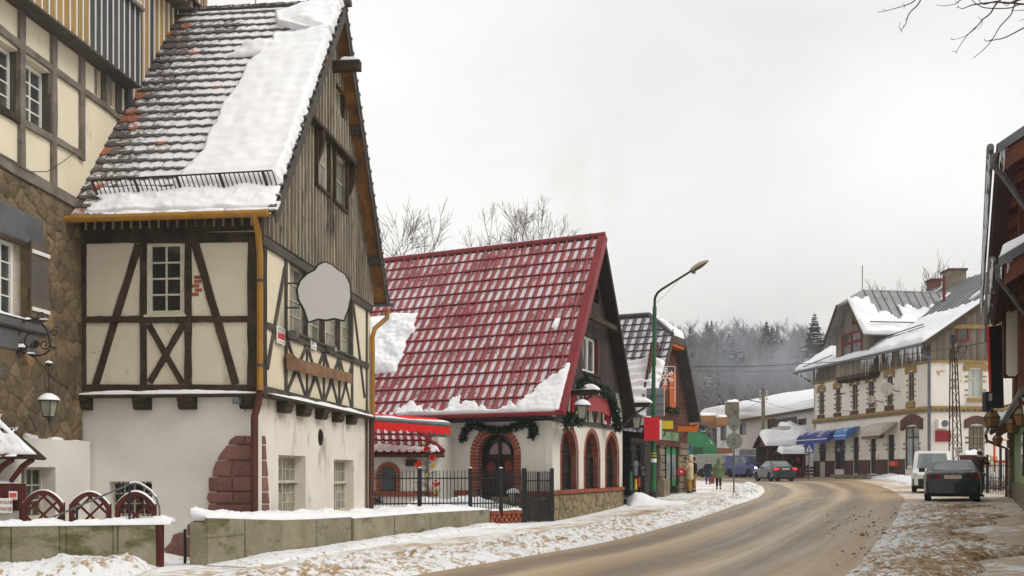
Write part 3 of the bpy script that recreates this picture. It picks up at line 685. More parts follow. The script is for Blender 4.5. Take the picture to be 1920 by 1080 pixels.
# slates: scalloped, laid in courses; the far courses behind the snow are left out
Lv=(Rr-Er).length;Lu=(Er-El).length;rows=27;rh=Lv/rows;tw=.27
sc=[(-.5,1),(.5,1),(.5,.12),(.3,.0),(0,-.06),(-.3,.0),(-.5,.12)]
def slate_mesh(seed):
 r_=random.Random(seed);mb=MB();n=len(sc);pts=[(x*tw*.98*r_.uniform(.95,1),(y*1.15)*rh+r_.uniform(-.012,.012))for x,y in sc]
 mb.uvs=[(x/tw,y/rh)for x,y in pts]*2;vs=[(x,.048-.040*(y/rh/1.15)+.0,y)for x,y in pts]+[(x,.020-.036*(y/rh/1.15),y)for x,y in pts]
 mb.add(vs,[tuple(range(n)),tuple(range(2*n-1,n-1,-1))]+[(i,(i+1)%n,(i+1)%n+n,i+n)for i in range(n)])
 return mb.mesh('slate',m_slate,False,True,False)[0]
SLM=[slate_mesh(k)for k in range(5)]
m_slate2=bpy.data.materials.new('snowy slate');m_slate2.use_nodes=True
def slate_nodes(m):
 N,L=m.node_tree.nodes,m.node_tree.links;b=N['Principled BSDF'];b.inputs['Roughness'].default_value=.85
 u=N.new('ShaderNodeUVMap');sp=N.new('ShaderNodeSeparateXYZ');L.new(u.outputs[0],sp.inputs[0]);g=N.new('ShaderNodeNewGeometry');oi=N.new('ShaderNodeObjectInfo');oc=N.new('ShaderNodeSeparateColor');L.new(oi.outputs['Color'],oc.inputs[0])
 def noi(sc,d=5):
  n=N.new('ShaderNodeTexNoise');n.inputs['Scale'].default_value=sc;n.inputs['Detail'].default_value=d;n.inputs['Roughness'].default_value=.7;L.new(g.outputs['Position'],n.inputs[0]);return n.outputs[0]
 def mr_(x,a,bb,c=0,d=1):
  r_=N.new('ShaderNodeMapRange');L.new(x,r_.inputs[0])
  for i,v in((1,a),(2,bb),(3,c),(4,d)):r_.inputs[i].default_value=v
  return r_.outputs[0]
 def add(x,y):
  r_=N.new('ShaderNodeMath');r_.operation='ADD';L.new(x,r_.inputs[0]);L.new(y,r_.inputs[1]);return r_.outputs[0]
 f=add(add(mr_(sp.outputs[1],.0,.42,-.75,.22),mr_(oc.outputs[0],0,1,-.6,.42)),add(mr_(noi(9),.28,.72,-.45,.45),mr_(noi(40,3),.28,.72,-.25,.25)))
 x=N.new('ShaderNodeMix');x.data_type='RGBA';L.new(mr_(f,-.12,.28,0,.93),x.inputs[0]);y=N.new('ShaderNodeMix');y.data_type='RGBA';L.new(mr_(oi.outputs['Random'],0,1),y.inputs[0]);y.inputs[6].default_value=S(72,66,66);y.inputs[7].default_value=S(92,82,76)
 z=N.new('ShaderNodeMix');z.data_type='RGBA';L.new(oc.outputs[1],z.inputs[0]);L.new(y.outputs[2],z.inputs[6]);z.inputs[7].default_value=S(146,88,66)
 L.new(z.outputs[2],x.inputs[6]);x.inputs[7].default_value=(.80,.80,.82,1);L.new(x.outputs[2],b.inputs['Base Color'])
slate_nodes(m_slate2)
for q_ in SLM:q_.materials.clear();q_.materials.append(m_slate2)
lb=[(355,322),(330,338),(300,372),(255,393),(205,418),(170,443),(125,463),(102,492),(86,512),(74,512),(70,560),(62,590),(54,546),(48,520),(30,516),(24,540),(3,605)]
def left_border(py):
 for(y0,x0),(y1,x1)in zip(lb,lb[1:]):
  if y1<=py<=y0:return x0+(x1-x0)*(y0-py)/(y0-y1)
 return lb[0][1]if py>lb[0][0]else 605
def to_px(p):return CX+F*p.x/p.y,HY-F*(p.z-CH)/p.y
cand=[]
for r_ in range(rows):
 b_=r_*rh;k=0;a=-.2+(tw/2 if r_%2 else 0)
 while a<Lu+.02:
  p=RP.W(a,.03,b_+rh*.4);X0,Y0=to_px(p)
  if(X0<left_border(Y0)+14 or Y0>368):cand.append((r_,a))
  a+=tw
for n_,(r_,a)in enumerate(cand):
 if n_<300:
  o=inst('slate',SLM[rnd.randint(0,4)],TH,RP.M(a+rnd.uniform(-.008,.008),rnd.uniform(0,.008),r_*rh,rnd.gauss(0,.012)));X0,Y0=to_px(o.matrix_basis.translation+OFF[TH.name]);wl_=107+(400-Y0)*.59;am=(X0-wl_)/max(30,left_border(Y0)-wl_)
  o.color=(max(0,min(1,.12+.95*am+.35*NZ.noise((X0*.02,Y0*.05,2)))),1. if(am<.32 and rnd.random()<.13)or rnd.random()<.012 else 0.,0,1)
rest=MB();rest.uvs=[]
for(r_,a)in cand[300:]:
 me=SLM[rnd.randint(0,4)];M_=RP.M(a,.0,r_*rh,rnd.gauss(0,.012));rest.add([M_@v.co for v in me.vertices],[tuple(p.vertices)for p in me.polygons]);rest.uvs+=[(x/tw,y/rh)for x,y in[(v.co.x,v.co.z)for v in me.vertices]]
if rest.v:rest.build('slates',m_slate2,TH,kind='stuff').color=(.75,0,0,1)
# ridge tiles and verge boards
for k in range(int(Lu/.42)+1):
 p=Rl+(Rr-Rl)*(k*.42/Lu);d=(Rr-Rl).normalized()
 MB().tube([p-V((0,0,.03)),p+d*.40+V((0,0,.0))],[.115,.105],8).build('ridge_tile',m_slate,TH,smooth=True)
for k in(2,5,8):MB().tube([Rl+(Rr-Rl)*(k/10)+V((0,0,.05)),Rl+(Rr-Rl)*(k/10)+V((0,0,.28))],.012,5).build('wire_holder',m_ironb,TH)
MB().tube([Rl+(Rr-Rl)*.0+V((0,0,.2)),Rl+(Rr-Rl)*.2+V((0,0,.28)),Rl+(Rr-Rl)*.5+V((0,0,.27)),Rl+(Rr-Rl)*.8+V((0,0,.28)),Rr+V((0,0,.12))],.008,4).build('lightning_wire',m_ironb,TH)
for(p,q2,nm)in((Er,Rr,'verge_board'),(Fr,Rr,'verge_board')):
 vdir=(q2-p).normalized();side=e1;nrm=side.cross(vdir).normalized();nrm=nrm if nrm.z>0 else-nrm
 for(off,w_,t_)in((0.0,.24,.035),(.03,.10,.03)):
  mb=MB();c0=[p+side*(.012+off)-nrm*.02,p+side*(.012+off)-nrm*(.02+w_),q2+side*(.012+off)-nrm*(.02+w_),q2+side*(.012+off)-nrm*.02]
  mb.add(c0+[c+side*t_ for c in c0],[(0,1,2,3),(7,6,5,4),(0,4,5,1),(1,5,6,2),(2,6,7,3),(3,7,4,0)]);mb.build(nm,m_beamg,TH)
 for k in range(24):
  c=p+(q2-p)*((k+.5)/24)+side*.03;mb=MB();mb.tube([c-side*.12+nrm*.02,c+side*.05+nrm*.03],[.05,.045],5);mb.build('slate_end',m_slate,TH)
# gable boarding, board by board
nB=36;bw_=LR/nB
def roof_z(a):
 t=a;return(zE+(zR-zE)*(t+.52)/(hz+.52)if t<=hz else(zE-.1)+(zR-zE+.1)*(LR+.5-t)/(LR+.5-hz))-.16
ztrim=TR.at(630,285)[1]
gw=[fwin(TR,588,258,610,352),fwin(TR,622,292,643,385)];gwz=((gw[0][2]+gw[1][2])/2,(gw[0][3]+gw[1][3])/2);gw=[(g[0],g[1],*gwz)for g in gw]
gw.append(fwin(TR,616,163,636,216))
for k in range(nB):
 a0,a1_=k*bw_,(k+1)*bw_;zt_=min(roof_z(a0),roof_z(a1_))
 lo=zB
 spans=[(lo,zt_)]
 for g in gw:
  if g[0]-.02<(a0+a1_)/2<g[1]+.02:
   spans=[s_ for(p,q_)in spans for s_ in((p,min(q_,g[2])),(max(p,g[3]),q_))if s_[1]-s_[0]>.05]
 for(p,q_)in spans:
  for(p2,q2_,oo)in([(p,min(q_,ztrim),0)]if p<ztrim else[])+([(max(p,ztrim),q_,.09)]if q_>ztrim else[]):
   if q2_-p2<.05:continue
   piece('board',TR,a0+.006,a1_-.006,.0+oo,.05+oo+rnd.uniform(0,.006),p2,q2_,m_board,TH)
   piece('batten',TR,a1_-.032,a1_+.032,.05+oo,.085+oo+rnd.uniform(0,.006),p2,q2_,m_batten,TH,rough=True)
for g in gw:
 window(TR,g[0],g[1],g[2],g[3],-.02,1,2,TH,mf=m_frame,mg=m_glasscurt,fw=.07)
 for(a0,a1_,b0,b1)in((g[0]-.10,g[1]+.10,g[2]-.09,g[2]-.01),(g[0]-.09,g[0]-.005,g[2]-.01,g[3]+.03),(g[1]+.005,g[1]+.09,g[2]-.01,g[3]+.03)):piece('trim',TR,a0,a1_,.02,.13,b0,b1,m_beamb,TH)
# backing behind the boards
mb=MB();pts=[(0,zB),(LR,zB),(LR,roof_z(LR)),(hz,roof_z(hz)),(0,roof_z(0))];mb.prism([(a,b_)for a,b_ in pts],-.12,-.055,TR.W);mb.build('gable_wall',m_beamb,TH)
aa,ab=1.9,6.7
al=[a for a in[k*.05 for k in range(200)]if roof_z(a)>ztrim+.25];piece('trim',TR,al[0],al[-1],.04,.26,ztrim-.05,ztrim+.03,m_beamd,TH)
for(x,y,hh)in((588,285,.95),(649,330,.9),(672,352,.75)):
 a,_=TR.at(x,y);mb=MB();prof=[(.05,ztrim-.05),(.24,ztrim-.05),(.25,ztrim-.30),(.20,ztrim-.52),(.12,ztrim-.74),(.05,ztrim-hh)]
 n=len(prof);mb.add([TR.W(a,o,z)for o,z in prof]+[TR.W(a+.13,o,z)for o,z in prof],[tuple(range(n)),tuple(range(2*n-1,n-1,-1))]+[(i,(i+1)%n,(i+1)%n+n,i+n)for i in range(n)]);mb.build('bracket',m_beamb,TH)
hzb=TR.at(622,139)[1];piece('hoist_beam',TR,hz-.02,hz+.20,-.3,.86,hzb-.12,hzb+.11,m_beamb,TH,rough=False)
snowgrid(lambda s,t:TR.W(hz-.01+s*.2,.35+t*.5,hzb+.11),8,16,.10,seed=9,roundw=.35).build('snow',m_snow,TH,smooth='all')
for(a,z)in((6.15,roof_z(6.15)-.12),(8.4,roof_z(8.4)-.1),(.5,roof_z(.5)-.15)):piece('purlin_end',TR,a-.1,a+.1,0,.42,z-.1,z+.1,m_beamg,TH)
# the slab of snow on the roof
def slab_fn(s,t):
 i=t*(len(lb)-1);k=min(int(i),len(lb)-2);f_=i-k;y0,x0=lb[k];y1,x1=lb[k+1]
 ly,lx=y0+(y1-y0)*f_,x0+(x1-x0)*f_
 L_=RP.at(lx,ly,.04);jag=.05*NZ.noise((t*30,1,2))+.03*NZ.noise((t*90,5,2))
 return RP.W((L_[0]+jag)*(1-s)+(Lu+.02+.018*math.sin(2*math.pi*L_[1]/rh)+.05*NZ.noise((t*45,3,1))+.03*NZ.noise((t*150,3,1)))*s,.03,L_[1]if True else 0)
def slab_th(s,t):
 i=t*(len(lb)-1);k=min(int(i),len(lb)-2);y=lb[k][0]+(lb[k+1][0]-lb[k][0])*(i-k);b_=RP.at(lb[k][1],y,.04)[1]
 return .16+.005*math.sin(2*math.pi*b_/rh+.8*math.sin(s*7))+.05*NZ.noise((s*3,t*5,1))+.05*s
snowgrid(slab_fn,60,210,slab_th,up=RP.n,seed=5,e=(1,1,1,0),roundw=.05,amp=.22,fq=.9).build('snow',m_snow,TH,smooth='all')
e0=.75
snowgrid(lambda s,t:RP.W(.55+s*(Lu-.55+.02)+.25*NZ.noise((t*3,0,4))*(1-s),.03,.14+t*(e0)),110,26,lambda s,t:.085*(.55+.6*NZ.noise((s*9,t*2,7)))+.02,up=RP.n,seed=6,roundw=.06,amp=.5,fq=2.).build('snow',m_snow,TH,smooth='all')
snowgrid(lambda s,t:RP.W(.35+s*(Lu-.35),.02,-.05+t*.14),110,5,.06,up=(0,0,1),seed=8,roundw=.2,amp=.7,fq=2.5,mask=lambda s,t:NZ.noise((s*11,2,9))>-.28).build('snow',m_snow,TH,smooth='all')
snowgrid(lambda s,t:RP.W(Lu-2.4+s*1.0+.3*t,.03,Lv*.71+t*.55),20,10,.16,up=RP.n,seed=12,roundw=.3,amp=.5).build('snow',m_snow,TH,smooth='all')
# snow guard
ga,gb=RP.at(168,360,.2)[0],Lu-.12;bz=.95
mb=MB();mb.tube([RP.W(ga,.30,bz-.12),RP.W(gb,.30,bz)],.018,5);sg=mb.build('snow_guard',m_ironb,TH)
nb_=38
for k in range(nb_+1):
 t=k/nb_;a=ga+(gb-ga)*t;b_=bz-.12*(1-t);MB().tube([RP.W(a,.30,b_),RP.W(a+.07,.06,b_-.16)],.012 if k%9 else .03,4).build('bar',m_ironb,sg)
# -- things fixed to its wall
cs=TR.at(609,548,.9);O_=TR.W(cs[0],.55,cs[1])
SP=Pl(plan(557,21.4)+V((0,0,0)),V((1,.42,0)),(0,0,1));o_pts=[(609,492),(622,497),(632,506),(646,515),(655,533),(657,556),(652,580),(644,601),(627,597),(610,600),(596,598),(578,604),(570,580),(560,562),(557,543),(563,527),(575,515),(590,507),(597,497)]
poly=[SP.at(*p)for p in o_pts]
sgn_=thing('hanging_sign','blank pale grey shell-shaped sign with black rim, hung out from the half-timbered house','sign',SP.W(poly[0][0],0,poly[5][1]))
mb=MB();mb.prism(poly,-.03,.03,SP.W);mb.build('sign_board',m_signface,sgn_)
mb=MB();pp=[SP.W(a,0,b_)for a,b_ in poly];mb.tube(pp+[pp[0]],.035,6,False);mb.build('rim',m_black,sgn_)
for y in(531,577):
 a=SP.pt(560,y,0);w_=TR.at(537,y);MB().tube([a,TR.W(w_[0],.03,w_[1])],.018,5).build('bracket_arm',m_black,sgn_)
def notice(fc,x0,y0,x1,y1,o,label,cat='notice',parts=(),name='notice',tilt=0):
 a0,a1_,b0,b1=fwin(fc,x0,y0,x1,y1,o);n=thing(name,label,cat,fc.W((a0+a1_)/2,o,(b0+b1)/2))
 piece('panel',fc,a0,a1_,o-.01,o+.01,b0,b1,m_white_p,n)
 for(f0,f1,g0,g1,m_)in parts:piece('print',fc,a0+(a1_-a0)*f0,a0+(a1_-a0)*f1,o+.008,o+.013,b0+(b1-b0)*g0,b0+(b1-b0)*g1,m_,n)
 return n,(a0,a1_,b0,b1)
notice(TR,519,614,534,645,.06,'small white notice with a bright red panel on the plaster beside the yellow downpipe',parts=[(.08,.92,.28,.68,m_red_p),(.1,.9,.76,.82,m_gry_p),(.1,.9,.87,.93,m_gry_p),(.14,.86,.58,.61,m_white_p),(.14,.86,.42,.44,m_white_p),(.1,.9,.1,.14,m_gry_p)])
notice(TR,583,640,593,655,.06,'tiny white notice with grey print above the raw plank on the half-timbered wall',parts=[(.1,.4,.5,.85,m_gry_p),(.1,.9,.2,.3,m_gry_p)])
a0,b1=TR.at(541,663,.15);a1_,b0=TR.at(660,719,.15)
pl=thing('plank_board','raw rough-edged wooden plank nameboard across the side of the half-timbered house','plank',TR.W((a0+a1_)/2,.15,(b0+b1)/2))
ptop=[TR.at(x,y,.15)for x,y in((541,663),(548,663),(556,671),(575,678),(590,680),(610,688),(630,693),(645,697),(660,701))];pbot=[TR.at(x,y,.15)for x,y in((660,719),(640,714),(620,709),(600,707),(580,701),(560,696),(542,692))]
mb=MB();mb.prism(ptop+pbot,.09,.16,TR.W);mb.build('plank',m_plank,pl)
for(x,y,lb_)in((549,628,'small grey floodlight on the side wall above the left end of the raw plank'),(622,655,'small grey floodlight on the side wall above the right half of the raw plank'),):
 a,b_=TR.at(x,y,.2);fl=thing('floodlight',lb_,'lamp',TR.W(a,.2,b_));T=TR.W
 MB().box(a-.10,a+.12,.14,.30,b_-.07,b_+.07,T).build('lamp_body',m_lead,fl);MB().box(a-.08,a+.10,.30,.31,b_-.05,b_+.05,T).build('lens',m_glasscurt,fl)
 MB().tube([T(a,.02,b_-.02),T(a,.15,b_-.1)],.015,5).build('bracket',m_ironb,fl)
a,b_=TF.at(450,752,.15);fl=thing('floodlight','small grey floodlight under the ledge beside the brown downpipe','lamp',TF.W(a,.15,b_));MB().box(a-.12,a+.02,.12,.26,b_-.06,b_+.06,TF.W).build('lamp_body',m_lead,fl)
MB().tube([TF.W(a+.0,.05,b_-.05),TF.W(a+.08,.05,b_-.2)],.012,5).build('cable',m_black,fl)
# -- big stone and timber house on the left edge
SRn=A1-e2*7.0;SRf=A1+V((.135,1,0)).normalized()*6.0
SR=wallpl(SRn,SRf);LS=(SRf-SRn).length
SH=thing('stone_house','rubble stone house at the left edge with grey timber framing and ochre boarded upper floor','house',SRn)
zm=SR.at(60,338)[1];zp=SR.at(100,825)[1]
win2=[fwin(SR,50,122,98,240),fwin(SR,-12,82,39,205)]
zz0=(win2[0][2]+win2[1][2])/2;zz1=(win2[0][3]+win2[1][3])/2;win2=[(w_[0],w_[1],zz0,zz1)for w_ in win2]
wz=1.35;w3=(win2[0][0]-2*(win2[0][0]-win2[1][0]),win2[1][1]-(win2[0][0]-win2[1][0]),zz0,zz1)
smw=[fwin(SR,178,122,190,180),fwin(SR,206,142,217,200)]
wall(SR,0,LS,zm,zm+7.0,win2+[w3]+smw,m_cream,SH,'wall',rev=.25,o=-.02)
for w_ in win2+[w3]:
 a1_=w_[1];window(SR,w_[0]+.05,a1_-.02,w_[2]+.02,w_[3]-.02,-.24,2,4,SH,mf=m_framew,mg=m_glass,fw=.06)
 piece('window_post',SR,a1_-.05,a1_+.0,-.25,.0,w_[2],w_[3],m_beamg,SH)
for w_ in smw:window(SR,w_[0],w_[1],w_[2],w_[3],-.12,2,3,SH,mg=m_glasscurt,fw=.04);piece('trim',SR,w_[1]+.0,w_[1]+.22,-.01,.03,w_[2]-.05,w_[3]+.08,m_beamg,SH)
m_beamlt=mat('silver grey timber',S(130,122,112),S(98,90,82),s=3,bump=.6,bs=25,fine=.22,fs=50,stain=(S(76,70,66),3,.58,.7,(1,1,.5)))
BS=lambda x0,y0,x1,y1,w,o1=.04,m=m_beamlt:beam(SR,(x0,y0),(x1,y1),w,m,SH,-.06,o1)
BS(-60,5,44,87,.15);BS(44,87,204,202,.14);BS(204,202,250,240,.12)
BS(-60,165,40,226,.15,m=m_beamd);BS(44,228,158,291,.14);BS(-60,262,150,384,.24,.06)
for x,y0,y1 in((-30,-80,285),(44,-40,328),(104,20,352),(157,60,300),(204,110,205)):BS(x,y0,x,y1,.17,.05)
for x in(-100,-160,-220):BS(x,-200,x,240,.17,.05)
BS(-60,-92,256,158,.13,.10)
# jettied boards above: ochre, then slate grey, white battens between
JO=.38
aj0,aj1=SR.at(-80,-60,JO)[0],SR.at(262,150,JO)[0];zj=SR.at(160,82,JO)[1]
nJ=26;wj=(aj1-aj0)/nJ
for k in range(nJ):
 a=aj0+k*wj;X0,_=to_px(SR.W(a+wj/2,JO,zj));dk=X0>163
 piece('board',SR,a+.004,a+wj-.004,JO-.05,JO,zj,zj+3.4,m_dboard if dk else m_yboard,SH)
 piece('batten',SR,a+wj-.012,a+wj+.012,JO+.001,JO+.022,zj+.01,zj+3.4,m_framew,SH,rough=True)
piece('trim',SR,aj0,aj1,.0,JO+.04,zj-.045,zj-.005,m_beamg,SH)
piece('corner_board',SR,aj1,aj1+.05,-.05,JO+.03,zj-.03,zj+3.4,m_dboard,SH)
jw=SR.at(250,10,JO);piece('window_board',SR,jw[0]-.55,aj1,JO+.035,JO+.12,jw[1]-.02,jw[1]+.06,m_beamlt,SH);window(SR,jw[0]-.5,aj1-.05,jw[1]+.08,jw[1]+1.2,JO+.03,2,2,SH,fw=.07)
n2=17;b0=aj1+.06;wj=(LS-b0)/n2
for k in range(n2):
 a=b0+k*wj;piece('board',SR,a+.004,a+wj-.004,.0,.06,zm+.2,zm+7,m_yboard if rnd.random()<.8 else m_dboard,SH)
 piece('batten',SR,a+wj-.014,a+wj+.014,.061,.09,zm+.2,zm+7,m_framew,SH,rough=True)
# its eave, looking out over the ridge of the next roof
ea,eb=SR.at(352,8,.5);
for k in range(6):piece('rafter_end',SR,ea-.9+k*.32,ea-.78+k*.32,-.1,.55,eb-.02,eb+.14,m_beamlt,SH)
piece('eave_board',SR,ea-1.2,ea+1.0,-.1,.62,eb+.14,eb+.20,m_beamb,SH)
# stone part
wb=fwin(SR,-22,446,57,592);sa0=0
wall(SR,0,7.0,zp-.12,zm-.1,[wb],m_mortar,SH,'wall',rev=.3,o=0)
window(SR,wb[0]+.3,wb[1]-.28,wb[2]+.02,wb[3]-.02,-.22,2,4,SH,mf=m_framew,mg=m_glass,fw=.07)
for(p,q_)in((wb[0],wb[0]+.08),(wb[1]-.28,wb[1]-.001)):piece('reveal_board',SR,p,q_,-.24,-.20,wb[2],wb[3],m_frame,SH)
a0,a1_=wb[0]-.3,SR.at(77,420)[0];block(SR,[(a0,wb[3]),(a1_,wb[3]),(a1_,wb[3]+.55),(a0,wb[3]+.62)],.07,m_lead,SH,'lintel')
block(SR,[(wb[0]-.3,wb[2]-.22),(wb[1]+.5,wb[2]-.22),(wb[1]+.5,wb[2]-.03),(wb[0]-.3,wb[2]-.02)],.12,m_lead,SH,'sill')
block(SR,[(wb[0]-.3,wb[2]-.62),(wb[1]+.2,wb[2]-.62),(wb[1]+.2,wb[2]-.24),(wb[0]-.3,wb[2]-.24)],.05,m_lead,SH,'lintel')
snowgrid(lambda s,t:SR.W(wb[0]-.3+s*(wb[1]-wb[0]+.6),.02+t*.12,wb[2]-.02),40,4,.05,seed=21,roundw=.3,amp=.9).build('snow',m_snow,SH,smooth='all')
sh=fwin(SR,58,455,90,598,.1);mb=MB();mb.box(sh[0],sh[1],.08,.12,sh[2],sh[3],SR.W);shu=mb.build('shutter',mat('rusting shutter sheet',S(84,84,86),S(112,96,78),s=2,rough=.6,bump=.2,fine=.15,stain=(S(128,82,50),2.4,.6,.7,(1,1,.5))),SH)
for z in(sh[2]+.12,sh[3]-.25):MB().box(sh[0],sh[1],.121,.15,z,z+.07,SR.W).build('bar',m_framew,shu)
def kp(a,b_):
 if b_>zm-.12 or(wb[0]-.02<a<wb[1]+.1 and wb[2]-.05<b_<wb[3]+.05):return False
 if wb[0]-.3<a<a1_ and wb[3]<b_<wb[3]+.5:return False
 if wb[0]-.3<a<wb[1]+.45 and wb[2]-.6<b_<wb[2]:return False
 return a>3.2
stones(SR,3.2,7.0,zp,zm-.1,11,17,m_stone,SH,seed=3,proud=.022,gap=.006,keep=kp,jit=.5)
# the white lower part, standing a little forward
w4=fwin(SR,42,876,106,975,.2);w4=(w4[0],w4[1],SR.at(74,974,.2)[1],SR.at(90,876,.2)[1])
wall(SR,0,7.0-.0,zg-.5,zp,[w4],m_white,SH,'wall',rev=.35,o=.18,thick=.2)
window(SR,w4[0]-.01,w4[1]+.01,w4[2],w4[3]+.01,-.15,2,3,SH,mg=m_glass,sash=2,fw=.06)
snowgrid(lambda s,t:SR.W(s*6.9,.02+t*.15,zp),90,4,.03,seed=22,roundw=.3,amp=1.5,mask=lambda s,t:NZ.noise((s*17,1,5))>.05).build('snow',m_snow,SH,smooth='all')
wr=[SR.pt(*p,.09)for p in((-10,285),(20,300),(52,322),(88,322),(118,303),(142,285))];MB().tube(wr,.008,4).build('cable',m_black,SH)
# wrought iron bracket and its lantern
FPn=Pl((0,18.7,0),(1,0,0),(0,0,1),False)
def spiral(c,r,turns,ph,sg=1,n=26):return[FPn.W(c[0]+r*(1-t*.85)*math.cos(ph+sg*t*turns*2*math.pi),0,c[1]+r*(1-t*.85)*math.sin(ph+sg*t*turns*2*math.pi))for t in[k/n for k in range(n+1)]]
ib=thing('iron_bracket','curly wrought iron bracket with snow on its scrolls, in front of the rubble stone wall','bracket',FPn.pt(50,640))
mb=MB();pp=lambda*ps:[FPn.pt(x,y)for x,y in ps]
mb.tube(pp((-30,620),(0,605),(28,612),(45,602),(60,600),(78,605),(90,622),(95,650),(104,652)),.022,6)
mb.tube(pp((-30,655),(0,650),(28,655),(48,662),(66,668),(84,664),(95,655)),.018,6)
mb.tube(pp((50,662),(66,672),(84,690),(102,712),(121,726)),.012,5)
for(x,y,r_,t_,ph,sg)in((10,617,.14,1.4,0,1),(26,624,.12,1.3,2,-1),(36,597,.07,1.2,4,1),(77,594,.07,1.2,1,1),(101,625,.06,1.2,3,-1),(60,642,.16,.8,1.5,1),(84,646,.09,1.3,0,-1),(66,645,.07,1.3,3,1),(15,642,.1,1.3,1,1),(0,630,.1,1.3,1,-1),(45,650,.08,1.2,2,1)):
 mb.tube(spiral(FPn.at(x,y),r_*1.15,t_,ph,sg),[.016*(1-.4*k/26)for k in range(27)],5)
rr3=random.Random(4)
for k in range(40):
 a,b_=FPn.at(rr3.gauss(20,22),655+rr3.uniform(-8,8));L_=.09;t=rr3.uniform(0,6);mb.tube([FPn.W(a,0,b_),FPn.W(a+L_*math.cos(t),rr3.uniform(-.05,.05),b_+L_*math.sin(t))],.01,4)
for k in range(12):t=k/12*2*math.pi;a,b_=FPn.at(69,645);mb.tube([FPn.W(a,0,b_),FPn.W(a+.09*math.cos(t),.03,b_+.09*math.sin(t))],[.02,.006],4)
mb.build('scrollwork',m_ironb,ib,smooth=True)
for(x0,x1,y)in((5,35,608),(30,48,652),(18,28,646),(50,66,664),(74,90,600),(-10,15,648)):
 a0,b_=FPn.at(x0,y);a1_,_=FPn.at(x1,y);snowgrid(lambda s,t:FPn.W(a0+(a1_-a0)*s,-.03+t*.06,b_+.01),14,3,.035,seed=x0,roundw=.3,amp=.9).build('snow',m_snow,ib,smooth='all')
m_lglass=mat('milky lantern glass',S(176,176,160),S(140,138,120),s=4,rough=.3,fine=.1)
def lantern(name,label,c,h,cap='snow',body=None,gl=None,n=4,group=None,hang=None,rot=.6,snow=True):
 """c = centre of the glass; tapered panes, hood, finial"""
 body=body or m_black;gl=gl or m_lglass
 L=thing(name,label,'lantern',c,group);w0,w1=h*.23,h*.36;c=V(c)
 ang=[rot+2*math.pi*k/n for k in range(n)]
 lo=[c+V((w0*math.cos(t),w0*math.sin(t),-h*.38))for t in ang];hi=[c+V((w1*math.cos(t),w1*math.sin(t),h*.3))for t in ang]
 for k in range(n):
  mb=MB();q=[lo[k],lo[(k+1)%n],hi[(k+1)%n],hi[k]];cc=sum(q,V())/4;dn=(cc-c);dn.z=0;dn.normalize();mb.add([p+dn*0 for p in q]+[p-dn*.006 for p in q],[(0,1,2,3),(7,6,5,4)]);mb.build('pane',gl,L)
 mb=MB()
 for k in range(n):mb.tube([lo[k],hi[k]],h*.025,4)
 mb.rev([(w0*.3,-h*.58),(w0*.2,-h*.5),(w0*.9,-h*.42),(w0*1.15,-h*.37)],c,n=8);mb.tube([c-V((0,0,h*.7)),c-V((0,0,h*.5))],[h*.01,h*.035],5)
 mb.rev([(w1*1.3,h*.30),(w1*1.25,h*.34),(w1*.7,h*.48),(w1*.22,h*.58),(w1*.12,h*.66)],c,n=8);mb.build('frame',body,L)
 if snow:mb=MB();mb.rev([(w1*1.28,h*.345),(w1*1.2,h*.42),(w1*.95,h*.53),(w1*.4,h*.64),(0.001,h*.66)],c,n=14);mb.build('snow',m_snow,L,smooth=True)
 if hang:MB().tube([c+V((0,0,h*.6))]+[V(p)for p in hang],h*.02,5).build('rod',m_ironb,L)
 return L
ln=lantern('hanging_lantern','snow-capped black lantern on a long rod below the curly iron bracket',FPn.pt(91.5,765),.42,hang=[FPn.pt(91,680)])
mb=MB();a,b_=FPn.at(92,682);mb.rev([(.03,-.05),(.075,-.01),(.07,.01)],FPn.W(a,0,b_),n=10);mb.build('cup',m_ironb,ln)
snowgrid(lambda s,t:FPn.W(a-.06+s*.12,-.06+t*.12,b_+.01),6,6,.04,seed=2,roundw=.5).build('snow',m_snow,ln,smooth='all')
# little tiled shed roof with its panel, notices and the lattice fence
SP2=thing('garden_shed','small shed with a snow-covered tiled hip roof and dark red panel at the left edge','shed',V((-8.7,17.6,.5)))
c0=V(((70-CX)/F*17.4,17.4,CH-(858-HY)/F*17.4));ap=V(((-90-CX)/F*18.3,18.3,CH-(706-HY)/F*18.3));lft=V((-11.0,17.4,c0.z));bk_=V((c0.x,18.8,c0.z));bl_=V((-11.,19.2,c0.z))
m_shtile=mat('dark brown roof tile',S(92,54,48),S(62,42,40),s=5,fine=.2,rv=.2,snow=.75,snows=2)
RS=Pl(lft,c0-lft,ap-c0-(ap-c0).project((c0-lft).normalized()))
if RS.n.y>0:RS.n=-RS.n
slab([lft,c0,ap,ap+V((-1,0,0))],.05,[m_beamd,m_beamd],SP2,'roof');slab([c0,c0+V((-.25,.9,.0)),ap,ap],.05,[m_beamd,m_beamd],SP2,'roof');aap,bap=(ap-RS.O).dot(RS.u),(ap-RS.O).dot(RS.v)
for r_ in range(7):
 b0=r_*.28
 for k in range(18):
  a=(k+.5*(r_%2))*.24;p=RS.W(a,.02,b0+.12);
  lim=(c0-lft).length+(aap-(c0-lft).length)*(b0+.2)/bap
  if a+.12>lim+.1 or a<.6:continue
  inst('roof_tile',ubox(m_shtile),SP2,RS.M(a,.03+.012*math.sin(k*2.1+r_),b0+.15,0,.23,.035,.32))
snowgrid(lambda s,t:RS.W(1.0+s*((c0-lft).length-1.0+(aap-(c0-lft).length)*t*1.5/bap),.045,.04+t*1.5),60,26,.055,up=RS.n,seed=31,roundw=.05,amp=.8,fq=3,mask=lambda s,t:NZ.noise((s*9,t*5,3))>-.34).build('snow',m_snow,SP2,smooth='all')
